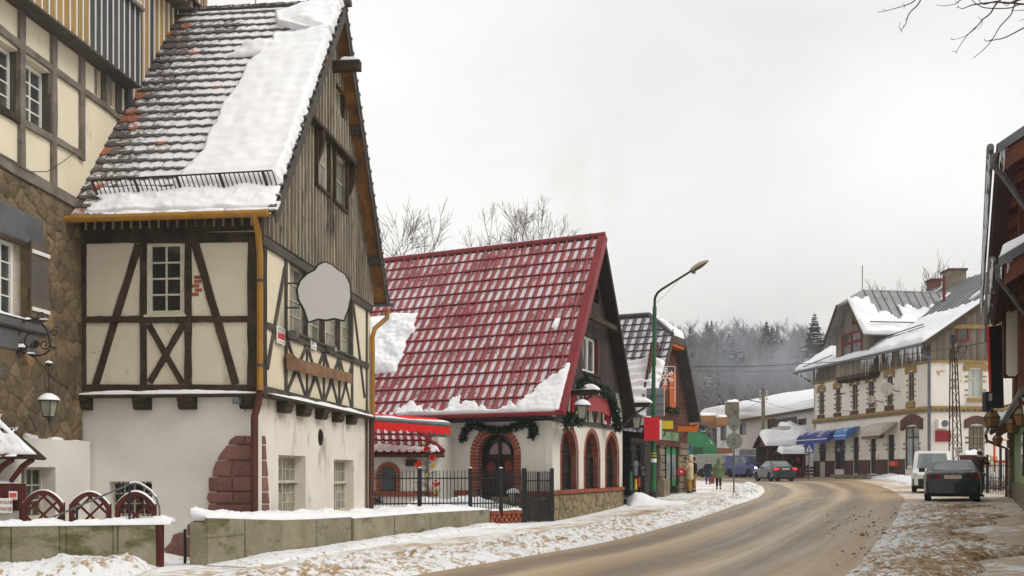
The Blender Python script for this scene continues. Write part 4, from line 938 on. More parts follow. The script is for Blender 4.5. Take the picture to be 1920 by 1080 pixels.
for x in(12,50):p=V(((x-CX)/F*17.5,17.5,c0.z-.03));MB().tube([p+V((.1,0,0)),p+V((-.12,.1,-.12)),p+V((-.35,.15,-.38))],[.05,.05,.04],6).build('rafter_end',m_redwood,SP2)
SHF=Pl((-12,17.75,0),(1,0,0),(0,0,1));
ppan=[SHF.at(x,y)for x,y in((-60,957),(44,957),(44,914),(41,909),(36,906),(-60,905))]
mb=MB();mb.prism(ppan,-.0,.06,SHF.W);mb.build('panel',m_redwood,SP2)
for x in(10,-20):a,b_=SHF.at(x,905);piece('groove',SHF,a-.01,a+.01,.06,.066,SHF.at(10,957)[1],b_,m_beamd,SP2)
a,b_=SHF.at(44,957);piece('wall',SHF,0,a,-.1,.03,zg-.3,b_,m_white,SP2);piece('post',SHF,a-.02,a+.05,.0,.12,zg-.3,SHF.at(44,907)[1],m_redwood,SP2)
snowgrid(lambda s,t:SHF.W(a-1.2+s*1.15,-.02+t*.1,SHF.at(10,906)[1]),30,4,.035,seed=33,roundw=.2,amp=.8).build('snow',m_snow,SP2,smooth='all')
notice(SHF,17,921,33,937,.09,'small white notice with red panel fixed on the dark red shed board',parts=[(.1,.9,.28,.78,m_red_p),(.2,.8,.6,.64,m_white_p),(.2,.8,.42,.45,m_white_p),(.1,.9,.1,.16,m_gry_p)])
ns,(a0,a1_,b0,b1)=notice(SHF,-9,934,23,962,.13,'white card lettered in dark red WOLNE POKOJE at the left edge','sign',name='rooms_sign')
text('WOLNE',SHF,(a0+a1_)/2+.035,b0+(b1-b0)*.71,.144,.088,m_dred_p,ns,sx=.8);text('POKOJE',SHF,(a0+a1_)/2+.035,b0+(b1-b0)*.27,.144,.088,m_dred_p,ns,sx=.72)
LT=Pl((-13,17.5,0),(1,0,0),(0,0,1))
lt_l=['leftmost of the three dark red arched lattice panels, beside the shed','middle one of the three dark red arched lattice panels, behind the handrail','rightmost of the three dark red arched lattice panels, in front of the basement window']
for(x0,x1,yt),lb_ in zip(((43,121,919),(131,208,922),(217,293,922)),lt_l):
 lp=thing('lattice_fence',lb_,'fence panel',LT.pt((x0+x1)/2,975),'dark red lattice panels');a0,a1_=LT.at(x0,940)[0],LT.at(x1,940)[0];zt_=LT.at(x0,yt)[1];zb_=.35;zs_=zt_-.24;w_=a1_-a0
 for a in(a0,a1_-.07):piece('post',LT,a,a+.07,-.03,.04,zb_,zs_+.03,m_redwood,lp)
 pts=[];n=12
 for k in range(n+1):t=k/n;pts.append((a0+w_*t,zs_+.24*math.sin(math.pi*t)**.8))
 inn=[(a0+.07+(w_-.14)*k/n,zs_-.05+.22*math.sin(math.pi*k/n)**.8)for k in range(n+1)]
 mb=MB()
 for k in range(n):mb.prism([pts[k],pts[k+1],inn[k+1],inn[k]],-.035,.045,LT.W)
 mb.build('arched_rail',m_redwood,lp)
 rz_=lambda a:zs_-.04+.22*math.sin(math.pi*max(0,min(1,(a-a0)/w_)))**.8
 for s_ in(1,-1):
  for q in(-.62,-.31,0,.31,.62):
   seg=[]
   for k in range(41):
    t=k/40;a=a0+.05+(w_-.1)*t;z=(zb_+zt_)/2+.05+s_*((a-(a0+a1_)/2)*.95)+q
    if zb_<z<rz_(a):seg.append((a,z))
   if len(seg)>3:beam(LT,seg[0],seg[-1],.035,m_redwood,lp,-.015 if s_>0 else .005,.012 if s_>0 else .03,px=False,name='slat',rough=False)
 snowgrid(lambda s,t:LT.W(a0+w_*s,-.035+t*.08,zs_+.24*max(0,math.sin(math.pi*s))**.8),24,3,.02,seed=x0,roundw=.2,amp=.6).build('snow',m_snow,lp,smooth='all')
hr=thing('handrail','thin bent metal handrail with snow, rising in front of the lattice panels','railing',V((-7.4,17.35,.6)))
HP=Pl((-13,17.35,0),(1,0,0),(0,0,1));hp=[HP.pt(x,y)for x,y in((76,979),(120,961),(180,935),(243,908),(255,906),(265,909),(283,921),(293,934),(299,952),(299,976))]
MB().tube(hp,.018,6).build('rail',m_lead,hr,smooth=True);MB().tube([HP.pt(243,908),HP.pt(243,990)],.02,6).build('post',m_black,hr);MB().tube([HP.pt(144,951),HP.pt(144,990)],.022,6).build('post',m_black,hr)
MB().tube([p+V((0,0,.022))for p in hp[3:8]],.016,5).build('snow',m_snow,hr,smooth=True)
ep=thing('gate_post','short dark red wooden post at the end of the left concrete wall','post',HP.pt(300,1045));a0,a1_=HP.at(293,1000)[0],HP.at(306,1000)[0]
piece('post',HP,a0,a1_,-.05,.08,-.3,HP.at(300,974)[1],m_redwood,ep)
bo=thing('bollard','thin dark iron pipe standing in the snow before the bared sandstone','bollard',V((-6.1,19.3,0)));bp=V(((347-CX)/F*19.4,19.4,-.2));MB().tube([bp,bp+V((0,0,.66))],.03,8).build('pipe',m_black,bo);MB().rev([(.035,0),(.035,.03),(.015,.05)],bp+V((0,0,.66)),8).build('cap',m_black,bo)
# -- the low walls along the pavement
W1=wallpl(plan(-150,16.9),plan(292,17.25));L1=(plan(292,18.75)-plan(-150,18.2)).length
lw1=thing('low_wall','low mossy concrete wall capped with snow, left of the basement steps','wall',plan(100,17.1))
xs_=[-150,-60,22,112,125,212,222,292]
for x0,x1 in zip(xs_,xs_[1:]):
 a0,a1_=W1.at(x0,1000)[0],W1.at(x1,1000)[0];zt_=W1.at((x0+x1)/2,986-(x0+x1)/2*.016)[1];o_=rnd.uniform(0,.012)if x1-x0>20 else-.012
 block(W1,[(a0+.002,-.35),(a1_-.002,-.35),(a1_-.002,zt_),(a0+.002,zt_)],.03+o_,m_conc,lw1,'block',ch=.012);piece('block_back',W1,a0,a1_,-.3,.0,-.35,zt_-.01,m_conc,lw1)
zt_=W1.at(100,984)[1];snowgrid(lambda s,t:W1.W(s*L1,.05-t*.36,zt_+.0-.03*(1-s)),170,10,.10,seed=41,e=(0,0,1,1),roundw=.13,amp=.6,fq=2.2).build('snow',m_snow,lw1,smooth='all')
W2=wallpl((WALL2[0][0],WALL2[0][1]),(WALL2[1][0],WALL2[1][1]));L2=14.36
lw2=thing('low_wall','long low mossy wall of concrete blocks with snow on top, below the half-timbered house','wall',V((-5.33,17.6,0)))
ty=[(385,968),(455,970),(525,972),(590,970),(656,966),(660,969),(737,963),(804,958),(862,955),(917,952)]
def topy(x):
 for(x0,y0),(x1,y1)in zip(ty,ty[1:]):
  if x0<=x<=x1:return y0+(y1-y0)*(x-x0)/(x1-x0)
 return 968
for(x0,y0),(x1,y1)in zip(ty,ty[1:]):
 if x1-x0<8:continue
 p0,p1=W2.at(x0+.4,y0+3),W2.at(x1-.4,y1+3);block(W2,[(p0[0],-.3),(p1[0],-.3),(p1[0],p1[1]),(p0[0],p0[1])],.03+rnd.uniform(0,.02),m_conc,lw2,'block',ch=.012)
 piece('block_back',W2,p0[0],p1[0],-.32,.0,-.3,min(p0[1],p1[1])-.01,m_conc,lw2)
a,b_=W2.at(385,1008);beam(W2,(a,b_),(W2.at(455,1008)[0],b_),.015,m_lmortar,lw2,.02,.052,px=False,name='joint',rough=False)
wl=MB();e_=(C1-A1).normalized();
block_=MB().box(WALL2[0][0]-.0,WALL2[0][0]+.04,17.62,20.0,-.3,W2.at(385,971)[1]-.02);block_.build('block',m_conc,lw2)
snowgrid(lambda s,t:(lambda a:W2.W(a,.03-t*(.34+.3*min(1,s*6)),W2.at(385+532*min(1,max(0,s)),topy(385+532*min(1,max(0,s)))+3)[1]))(W2.at(385+532*s,970)[0]),190,14,lambda s,t:.085+.06*t,seed=42,e=(0,1,1,0),roundw=.10,amp=.45,fq=2.2).build('snow',m_snow,lw2,smooth='all')
l_=np.linspace([-5.36,17.5],[-.65,31.1],60)
bank(l_,lambda f:-.02,lambda f:.95-.3*f,lambda f:.11,23,lambda t,f:.30,nw=16,step=.07,sgn=1)
l_=np.linspace([-9.8,16.85],[-6.0,17.2],40)
bank(l_,lambda f:-.06,lambda f:1.5,lambda f:.28,27,lambda t,f:.32,nw=22,step=.06,sgn=1)
# open brick footing, railings and gate in front of the red-roofed house
FA,FB,FC,FD,FE=plan(692,29.95),plan(882,31.0),plan(920,31.4),plan(983,32.2),plan(1035,32.85)
bf=thing('brick_footing','low openwork footing of reddish bricks under the railings, between concrete wall and gate','wall',(FC+FD)/2)
FF=wallpl(FC,FD);Lf=(FD-FC).length;zt_=FF.at(950,957)[1]
for r_ in range(5):
 nb=7;bw2=Lf/nb;z0=-.18+r_*(zt_+.18)/5;hh=(zt_+.18)/5
 if r_==4:
  for k in range(nb*2):piece('brick',FF,k*Lf/nb/2+.004,(k+1)*Lf/nb/2-.004,-.13,.03,z0,z0+hh-.006,m_brickpale if False else m_brick,bf)
  continue
 for k in range(nb+1):
  a=(k-(.5 if r_%2 else 0))*bw2;
  if a<-.01:a=0
  piece('brick',FF,a+.0,min(Lf,a+bw2*.66),-.11,.0,z0,z0+hh-.01,m_brick,bf)
snowgrid(lambda s,t:FF.W(s*Lf,.02-t*.2,zt_),40,6,.07,seed=44,roundw=.2,amp=.6,fq=3).build('snow',m_snow,bf,smooth='all')
fe=thing('iron_fence','black iron railing with spiked bars in front of the red-roofed house','fence',(FA+FB)/2)
def rails(A,B,zb0,zt0,n,parent,posts=(0,1),bar=.011,rl=((.12,.9)),top=1.0):
 fc=wallpl(A,B);L_=(B-A).length
 for z in rl:piece('rail',fc,0,L_,-.012,.012,zb0+(zt0-zb0)*z-.02,zb0+(zt0-zb0)*z+.02,m_black,parent)
 for k in range(n):
  a=(k+.5)/n*L_;mb=MB();mb.box(a-bar,a+bar,-bar,bar,zb0,zt0-.08,fc.W);vs=[fc.W(a-bar*1.3,-bar,zt0-.08),fc.W(a+bar*1.3,-bar,zt0-.08),fc.W(a+bar*1.3,bar,zt0-.08),fc.W(a-bar*1.3,bar,zt0-.08),fc.W(a,0,zt0)]
  mb.add(vs,[(0,1,4),(1,2,4),(2,3,4),(3,0,4)]);mb.build('bar',m_black,parent)
 return fc,L_
def post(p,z0,z1,w,parent,snowy=True):
 mb=MB();mb.box(p.x-w,p.x+w,p.y-w,p.y+w,z0,z1);mb.build('post',m_black,parent)
 if snowy:snowgrid(lambda s,t:V((p.x-w+2*w*s,p.y-w+2*w*t,z1)),5,5,.03,seed=int(p.x*9),roundw=.5).build('snow',m_snow,parent,smooth='all')
mid=FA+(FB-FA)*.49
rails(FA,mid,.60,1.68,13,fe,rl=(.05,.75));rails(mid,FB,.60,1.68,14,fe,rl=(.05,.75));FM=FC+(FD-FC)*.3
rails(FB,FM,.45,1.68,11,fe,rl=(.15,.78));rails(FM,FD,.45,1.68,11,fe,rl=(.15,.78))
for p,z0,w in((FA,.5,.06),(mid,.5,.06),(FB,.3,.06),(FM,.3,.065)):post(p,z0,1.72,w,fe)
gt=thing('iron_gate','black iron double gate with a handle, between the railing and the white house corner','gate',(FD+FE)/2)
gm_=FD+(FE-FD)*.5;rails(FD,gm_,-.05,1.66,8,gt,rl=(.02,.5,.8));rails(gm_,FE,-.05,1.66,8,gt,rl=(.02,.5,.8))
for p,w in((FD,.075),(gm_,.05),(FE,.06)):post(p,-.1,1.72 if p is not gm_ else 1.6,w,gt,False)
MB().tube([gm_+V((.08,-.08,.75)),gm_+V((.22,-.12,.76))],.014,5).build('handle',m_lead,gt)
snowgrid(lambda s,t:(FA+(FC-FA)*s*1.25)+V((-.12*t,.15+2.0*t,.42-.05*t)),90,20,lambda s,t:.10+.36*math.exp(-((s-.52)/.3)**2)*math.sin(math.pi*min(1,t*1.2+.1)),seed=47,roundw=.1,amp=.4,fq=1.1).build('snow_mound',m_snow,None,smooth='all',kind='structure')
# -- house with the steep red tile roof
C2=plan(1036,33.);r2=V((.395,1,0)).normalized();r1=V((.887,-.461,0)).normalized()
A2=C2-r1*9.6;D2=C2+r2*8.55;RF=wallpl(A2,C2);RR=wallpl(C2,D2);LRF=9.6;LRR=8.55
RH=thing('red_roof_house','white house with a steep snow-dusted red tile roof, brick arches and dark boarded gable','house',C2)
zW=3.28;sb=(.80,.97)
m_wht=mat('clean white plaster',S(222,218,208),S(212,207,196),s=.7,bump=.15,bs=12,fine=.03,stain=(S(168,160,146),1.2,.66,.82,(1,1,.5)))
m_dkb=mat('dark brown boards',S(70,58,54),S(54,45,43),s=2.5,bump=.4,bs=30,fine=.2,fs=20,st=(1,1,.12),rv=.12)
m_soffd=mat('dark soffit boards',S(48,40,38),S(36,31,30),s=3,bump=.4,fine=.2,rv=.1)
d0,d1=RF.at(894,880)[0],RF.at(964,880)[0];dzt=RF.at(929,812)[1]
wall(RF,0,LRF,sb[1],zW,[(d0,d1,sb[1],dzt,'arch')],m_wht,RH,'wall',rev=.42)
wall(RF,0,d0,-.3,sb[1]-.001,[],m_lmortar,RH,'foundation',o=.02);wall(RF,d1,LRF,-.3,sb[1]-.001,[],m_lmortar,RH,'foundation',o=.02)
aw=[]
for(x0,x1,yt,yb)in((1052.5,1082,806,918),(1096.5,1123,811,916),(1136,1159,814,913.5)):
 a0,a1_=RR.at(x0,870)[0],RR.at(x1,870)[0];zb_=RR.at((x0+x1)/2,yb)[1];aw.append((a0,a1_,zb_,RR.at((x0+x1)/2,yt)[1],'arch'))
zb_=sum(a[2]for a in aw)/3;ztp=sum(a[3]for a in aw)/3;aw=[(a[0],a[1],zb_,ztp,'arch')for a in aw]
wall(RR,0,LRR,zb_,zW,aw,m_wht,RH,'wall',rev=.29)
wall(RR,0,LRR,-.3,zb_-.13,[],m_lmortar,RH,'foundation',o=.03,thick=.3)
stones(RR,.0,LRR,-.15,zb_-.15,17,4,m_lstone,RH,seed=8,proud=.035,gap=.02,o=.03,jit=.42)
stones(RF,LRF-2.3,LRF,-.15,sb[0],5,3,m_lstone,RH,seed=9,proud=.03,gap=.02,o=.02)
# brick sill course, brick arches and reveals
def soldier(fc,a0,a1_,z0,z1,o,w=.075):
 n=int((a1_-a0)/w);bb=MB()
 piece('mortar_bed',fc,a0,a1_,-.1,o-.012,z0+.01,z1-.004,m_brickm,RH)
 for k in range(n):piece('brick',fc,a0+(a1_-a0)*k/n+.004,a0+(a1_-a0)*(k+1)/n-.004,0,o+rnd.uniform(-.003,.003),z0,z1,m_brick,RH)
soldier(RR,-.09,LRR+.02,zb_-.13,zb_-.003,.11,.105);soldier(RF,d1+.25,LRF+.0,sb[0],sb[1],.06,.15);soldier(RF,LRF-7,d0-.25,sb[0],sb[1],.06,.2)
def brick_arch(fc,a0,a1_,z0,z1,w,n_side,n_arc,dep,rev_right=True,nr=None):
 r=(a1_-a0)/2;zc=z1-r;cx=(a0+a1_)/2;hs=(zc-z0)/n_side
 for s_,x in((-1,a0),(1,a1_)):
  for k in range(n_side):
   xx=(x-w,x)if s_<0 else(x,x+w);piece('brick',fc,xx[0],xx[1],-.06,.022+rnd.uniform(-.003,.003),z0+k*hs+.004,z0+(k+1)*hs-.004,m_brick,RH)
 for k in range(n_arc):
  t=math.pi*(k+.5)/n_arc;rm=r+w/2;th_=math.pi*(r+w/2)/n_arc*.86
  inst('brick',ubox(m_brick),RH,fc.M(cx-rm*math.cos(t),-.019,zc+rm*math.sin(t),math.pi-t,w,.082,th_))
 mb=MB();n=16
 for k in range(n):
  t0,t1=math.pi*k/n,math.pi*(k+1)/n;mb.prism([(cx-r*math.cos(t0),zc+r*math.sin(t0)),(cx-r*math.cos(t1),zc+r*math.sin(t1)),(cx-(r+w)*math.cos(t1),zc+(r+w)*math.sin(t1)),(cx-(r+w)*math.cos(t0),zc+(r+w)*math.sin(t0))],0.001,.010,fc.W)
 mb.box(a0-w,a0,.001,.010,z0,zc,fc.W);mb.box(a1_,a1_+w,.001,.010,z0,zc,fc.W);mb.build('mortar',m_brickm,RH)
 nr=nr or n_side;hs=(zc-z0)/nr;mb=MB()
# bricks lining the reveal
 for k in range(nr):
  for(x,s_)in((a1_,-1),(a0,1)):inst('brick',ubox(m_brick),RH,fc.M(x+s_*.008,-dep/2-.02,z0+(k+.5)*hs,0,.022,dep-.02,hs*.74))
 na=max(6,int(math.pi*r/hs))
 for k in range(na):
  t=math.pi*(k+.5)/na;inst('brick',ubox(m_brick),RH,fc.M(cx-(r-.008)*math.cos(t),-dep/2-.02,zc+(r-.008)*math.sin(t),math.pi-t,.022,dep-.02,math.pi*r/na*.82))
 mb=MB();N_=24;arc=[(a0,z0)]+[(cx-r*math.cos(math.pi*k/N_),zc+r*math.sin(math.pi*k/N_))for k in range(N_+1)]+[(a1_,z0)]
 c_=((a0+a1_)/2,(z0+z1)/2);sh_=lambda p:(p[0]+(c_[0]-p[0])*.004,p[1]+(c_[1]-p[1])*.004)
 for p,q_ in zip(arc,arc[1:]):p,q_=sh_(p),sh_(q_);mb.add([fc.W(p[0],0,p[1]),fc.W(q_[0],0,q_[1]),fc.W(q_[0],-dep,q_[1]),fc.W(p[0],-dep,p[1])],[(0,1,2,3)])
 mb.build('mortar',m_brickm,RH,fix=False)
 return cx,zc,r
def arch_pane(fc,a0,a1_,z0,z1,o,m,parent,name='pane'):
 r=(a1_-a0)/2;zc=z1-r;cx=(a0+a1_)/2;mb=MB();mb.prism([(a0,z0)]+[(cx-r*math.cos(math.pi*k/14),zc+r*math.sin(math.pi*k/14))for k in range(15)]+[(a1_,z0)],o-.01,o,fc.W);return mb.build(name,m,parent)
for a in aw:
 cx,zc,r=brick_arch(RR,*a[:4],.13,17,15,.28)
 mb=MB();T=RR.W;mb.box(a[0],a[0]+.06,-.30,-.22,a[2],zc,T);mb.box(a[1]-.06,a[1],-.30,-.22,a[2],zc,T);mb.box(cx-.03,cx+.03,-.30,-.22,a[2],a[3]-.03,T)
 for z in(a[2]+.04,(a[2]+zc)/2,zc):mb.box(a[0],a[1],-.295,-.23,z-.025,z+.025,T)
 w_=mb.build('window',m_black,RH);arch_pane(RR,a[0],a[1],a[2],a[3],-.28,m_glassd,w_)
cx,zc,r=brick_arch(RF,d0,d1,.0,dzt,.25,19,21,.30)
dr=thing and MB();T=RF.W
m_door=mat('black brown door wood',S(46,38,34),S(34,29,27),s=3,rough=.5,bump=.3,fine=.2)
dr=MB();dr.box(d0,d1,-.42,-.36,.0,zc-.06,T);door=dr.build('door',m_door,RH)
mb=MB();mb.box(cx-.05,cx+.05,-.36,-.30,.0,dzt-.04,T);mb.box(d0,d1,-.365,-.31,zc-.12,zc-.02,T);
for x in(d0+.03,cx-.16,cx+.16,d1-.03):mb.box(x-.03,x+.03,-.362,-.33,.1,zc-.1,T)
N_=16;rr_=r-.02
for k in range(N_):
 t0,t1=math.pi*k/N_,math.pi*(k+1)/N_
 for(ra,rb)in((rr_,rr_-.10),(rr_*.68,rr_*.62)):mb.prism([(cx-ra*math.cos(t0),zc+ra*math.sin(t0)),(cx-ra*math.cos(t1),zc+ra*math.sin(t1)),(cx-rb*math.cos(t1),zc+rb*math.sin(t1)),(cx-rb*math.cos(t0),zc+rb*math.sin(t0))],-.36,-.31,T)
mb.build('door_frame',m_door,door)
arch_pane(RF,d0,d1,zc-.05,dzt,-.40,m_glassd,door);mb=MB();mb.prism([(cx-rr_*.62*math.cos(math.pi*k/12),zc+rr_*.62*math.sin(math.pi*k/12))for k in range(13)],-.385,-.375,T);mb.build('fanlight',mat('stained fanlight glass',S(150,120,126),S(166,150,150),s=4,rough=.15,fine=.1,stain=(S(168,46,54),5,.56,.6,(1,1,1))),door)
for(x,z,c_)in((cx-.35,1.75,S(130,30,34)),(cx+.3,1.8,S(160,70,40)),(cx+.35,1.4,S(120,40,30))):
 m_=mat('door glass',S(60,50,46),c_,s=6,rough=.15,fine=.2);mb=MB();mb.rev([(.16,-.02),(.17,0),(.001,.0)],(0,0,0),14);mb.v=[tuple(T(x+v[0],-.35+v[2],z+v[1]*1.2))for v in mb.v];mb.build('door_pane',m_,door)
# gable: dark boards, framing, window
zG=RR.at(1100,794)[1]
rE,rR,rh_=3.52,10.14,4.27
def rz(t):return(rE+(rR-rE)*(t+.55)/(rh_+.55)if t<=rh_ else rE+(rR-rE)*(LRR+.55-t)/(LRR+.55-rh_))-.15
zP=RR.at(1110,735)[1]
zP=4.75
piece('beam',RR,-.02,LRR,-.05,.07,zW-.02,zW+.13,m_beamg,RH);
pts=[(0,zW+.13),(LRR,zW+.13),(LRR,rz(LRR)),(LRR-(zP-rz(LRR))/1.37,zP),((zP-rz(0))/1.37,zP),(0,rz(0))]
mb=MB();mb.prism(pts,-.2,0,RR.W);mb.build('wall',m_wht,RH)
xx=[.35+k*.87 for k in range(10)]
for k in range(9):
 a,b_=xx[k],xx[k+1];beam(RR,(a,zW+.15),(a,min(zP,rz(a))),.09,m_beamg,RH,0,.035,px=False)
 if k%2:beam(RR,(a+.06,zW+.15),(b_-.08,min(zP,rz(b_))),.08,m_beamg,RH,0,.03,px=False)
 else:beam(RR,(a+.06,min(zP,rz(a))),(b_-.06,zW+.15),.08,m_beamg,RH,0,.028,px=False)
gwn=fwin(RR,1090,632,1121,700);gw2=fwin(RR,1110,540,1119,568)
nb=42;bw=LRR/nb
for k in range(nb):
 a0,a1_=k*bw,(k+1)*bw;q_=min(rz(a0),rz(a1_));spans=[(zP-.02,q_)]
 for g in(gwn,gw2):
  if g[0]-.02<(a0+a1_)/2<g[1]+.02:spans=[s_ for(p,e_)in spans for s_ in((p,min(e_,g[2])),(max(p,g[3]),e_))if s_[1]-s_[0]>.05]
 for p,e_ in spans:
  if e_-p>.05:piece('board',RR,a0+.005,a1_-.005,-.02,.045+rnd.uniform(0,.012),p,e_,m_dkb,RH)
mb=MB();mb.prism([(0.3,zP),(LRR-.3,zP),(rh_,rz(rh_))],-.3,-.24,RR.W);mb.build('gable_wall',m_soffd,RH)
window(RR,gwn[0],gwn[1]-.25,gwn[2],gwn[3],-.12,1,1,RH,mf=m_framew,mg=m_glass,sash=2,fw=.11);piece('shutter',RR,gwn[1]-.24,gwn[1]+.02,-.10,.06,gwn[2],gwn[3],m_redwood,RH);piece('sill',RR,gwn[0]-.05,gwn[1]+.05,-.1,.12,gwn[2]-.07,gwn[2]-.005,m_dkb,RH)
window(RR,gw2[0],gw2[1],gw2[2],gw2[3],-.12,1,1,RH,mf=m_dkb,mg=m_glassd,fw=.05)
cb=RR.at(1104,590,.4)[1];zc_=cb
ac=rh_-(rR-zc_)/1.37;piece('collar_beam',RR,rh_-(rz(rh_)-zc_)/1.373+.05,rh_+(rz(rh_)-zc_)/1.373-.05,.30,.45,zc_-.12,zc_+.06,m_beamb,RH)
# roof
El2,Er2,Rr2,Rl2=zpt(A2-r2*.55,rE),zpt(C2-r2*.55+r1*.55,rE),zpt(C2+r2*rh_+r1*.55,rR),zpt(A2+r2*rh_,rR)
El2,Rl2=El2-r1*.6,Rl2-r1*.6
Fr2=zpt(D2+r2*.5+r1*.55,rE);Fl2=zpt(D2+r2*.5-r1*10.2,rE)
m_rsheet=mat('red roof sheet',S(134,34,40),S(116,28,34),s=2,rough=.4,fine=.1)
slab([El2,Er2,Rr2,Rl2],.14,[m_rsheet,m_soffd],RH,'roof');slab([Fl2,Fr2,Rr2,Rl2],.14,[m_rsheet,m_soffd],RH,'roof')
R2P=Pl(El2,Er2-El2,Rr2-Er2);
if R2P.n.z<0:R2P.n=-R2P.n
Lu2,Lv2=(Er2-El2).length,(Rr2-Er2).length
# tile material: snow lies in the trough of each tile (its own UV), red shows on the ribs
m=bpy.data.materials.new('red metal roof tile');m.use_nodes=True;N,L=m.node_tree.nodes,m.node_tree.links;b=N['Principled BSDF'];b.inputs['Roughness'].default_value=.42
def tile_nodes(m,c1,c2,amount):
 N,L=m.node_tree.nodes,m.node_tree.links;b=N['Principled BSDF']
 u=N.new('ShaderNodeUVMap');sp=N.new('ShaderNodeSeparateXYZ');L.new(u.outputs[0],sp.inputs[0]);g=N.new('ShaderNodeNewGeometry')
 def noi(sc,d=5,r_=.6,st=None):
  n=N.new('ShaderNodeTexNoise');n.inputs['Scale'].default_value=sc;n.inputs['Detail'].default_value=d;n.inputs['Roughness'].default_value=r_;L.new(g.outputs['Position'],n.inputs[0]);return n.outputs[0]
 def mr_(x,a,bb,c=0,d=1):
  r_=N.new('ShaderNodeMapRange');L.new(x,r_.inputs[0])
  for i,v in((1,a),(2,bb),(3,c),(4,d)):r_.inputs[i].default_value=v
  return r_.outputs[0]
 def mm(op,x,y):
  r_=N.new('ShaderNodeMath');r_.operation=op
  for i,v in((0,x),(1,y)):
   if isinstance(v,(int,float)):r_.inputs[i].default_value=v
   else:L.new(v,r_.inputs[i])
  return r_.outputs[0]
# trough is u in .42..1 ; rib .0...42
 tr=mm('MINIMUM',mr_(sp.outputs[0],.36,.52),mr_(sp.outputs[0],1.0,.90));edge=mm('MINIMUM',mr_(sp.outputs[1],.0,.12),mr_(sp.outputs[1],1.02,.93,.4,1))
 big=noi(.9,4,.6);fine_=noi(9,6,.75);f=mm('ADD',mm('MULTIPLY',tr,edge),mm('ADD',mr_(big,.3,.7,-.40+amount,.40+amount),mr_(fine_,.25,.75,-.42,.42)))
 f=mr_(f,.64,1.12,0,.86)
 x=N.new('ShaderNodeMix');x.data_type='RGBA';L.new(f,x.inputs[0]);y=N.new('ShaderNodeMix');y.data_type='RGBA';L.new(mr_(noi(3),.4,.6),y.inputs[0]);y.inputs[6].default_value=c1;y.inputs[7].default_value=c2
 fr=N.new('ShaderNodeMix');fr.data_type='RGBA';L.new(mr_(noi(38,3,.8),.60,.70,0,.55),fr.inputs[0]);L.new(y.outputs[2],fr.inputs[6]);fr.inputs[7].default_value=S(206,186,186)
 L.new(fr.outputs[2],x.inputs[6]);x.inputs[7].default_value=(.70,.66,.69,1);L.new(x.outputs[2],b.inputs['Base Color']);L.new(mr_(f,0,1,.42,.9),b.inputs['Roughness'])
tile_nodes(m,S(134,30,36),S(112,25,32),.0);m_rtile=m
m=bpy.data.materials.new('grey metal roof tile');m.use_nodes=True;m.node_tree.nodes['Principled BSDF'].inputs['Roughness'].default_value=.5;tile_nodes(m,S(74,74,76),S(60,60,62),.15);m_gtile=m
def tile_mesh(w,h,mt,rib=.055,step=.05):
 prof=[(0,.0),(.06,.45),(.13,.85),(.20,1),(.27,.85),(.34,.45),(.42,.05),(.6,0),(.8,0),(1.0,.0)]
 mb=MB();mb.uvs=[];vs=[]
 for(v,st)in((0,step),(.04,step),(.5,step*.5),(1.02,0)):
  for(u,hgt)in prof:vs.append((u*w,.012+st+hgt*rib,v*h-.03*h*math.sin(math.pi*min(1,u/.42))*(1 if v<.1 else 0)));mb.uvs.append((u,v))
 for(u,hgt)in prof:vs.append((u*w,.0+hgt*rib*.8,0.0));mb.uvs.append((u,0))
 n=len(prof);mb.add(vs,[(j*n+i,j*n+i+1,(j+1)*n+i+1,(j+1)*n+i)for j in range(3)for i in range(n-1)]+[(4*n+i,4*n+i+1,i+1,i)for i in range(n-1)])
 return mb.mesh('roof_tile',mt,50,False,False)[0]
def tile_roof(P_,a0,a1_,b0,b1,w,h,mt,parent,test=None,order=None,lim=300,rib=.055):
 me=tile_mesh(w,h,mt,rib);cells=[]
 nc,nr=int(round((a1_-a0)/w)),int(round((b1-b0)/h));w2,h2=(a1_-a0)/nc,(b1-b0)/nr
 for r_ in range(nr):
  for c in range(nc):
   a,b_=a0+c*w2,b0+r_*h2
   if test is None or test(a+w2/2,b_+h2/2):cells.append((a,b_))
 cells.sort(key=order or(lambda c:(P_.W(c[0],0,c[1])-V((0,0,1.6))).length));rest=MB();rest.uvs=[]
 cu=[tuple(x.uv)for x in me.uv_layers[0].data];uvv=[None]*len(me.vertices)
 for l_,uv_ in zip(me.loops,cu):uvv[l_.vertex_index]=uv_
 for k,(a,b_)in enumerate(cells):
  M_=P_.M(a,0,b_,0,w2/w,1,h2/h)
  if k<lim:inst('roof_tile',me,parent,M_)
  else:rest.add([M_@v.co for v in me.vertices],[tuple(p.vertices)for p in me.polygons]);rest.uvs+=uvv
 if rest.v:rest.build('roof_tiles',mt,parent,fix=False,kind='stuff')
tile_roof(R2P,.0,Lu2-.22,.03,Lv2-.02,.335,.565,m_rtile,RH)
def strip(P_,a0,a1_,b0,b1,o0,o1,m_,parent,name):return piece(name,P_,a0,a1_,o0,o1,b0,b1,m_,parent)
mb=MB();mb.box(Lu2-.24,Lu2+.04,-.18,.10,-.04,Lv2+.02,R2P.W);mb.build('verge_trim',m_rsheet,RH)
for k in range(22):
 d=(Rr2-Rl2).normalized();p=Rl2+d*(k*Lu2/22);MB().tube([p+V((0,0,.06)),p+d*(Lu2/22-.01)+V((0,0,.065))],[.105,.11],8).build('ridge_tile',m_rtile,RH,smooth=True)
snowgrid(lambda s,t:Rl2+(Rr2-Rl2)*s+V((-.0,-.07+t*.14,.15)),90,3,.02,seed=50,amp=.6,mask=lambda s,t:NZ.noise((s*14,0,3))>-.25).build('snow',m_snow,RH,smooth='all')
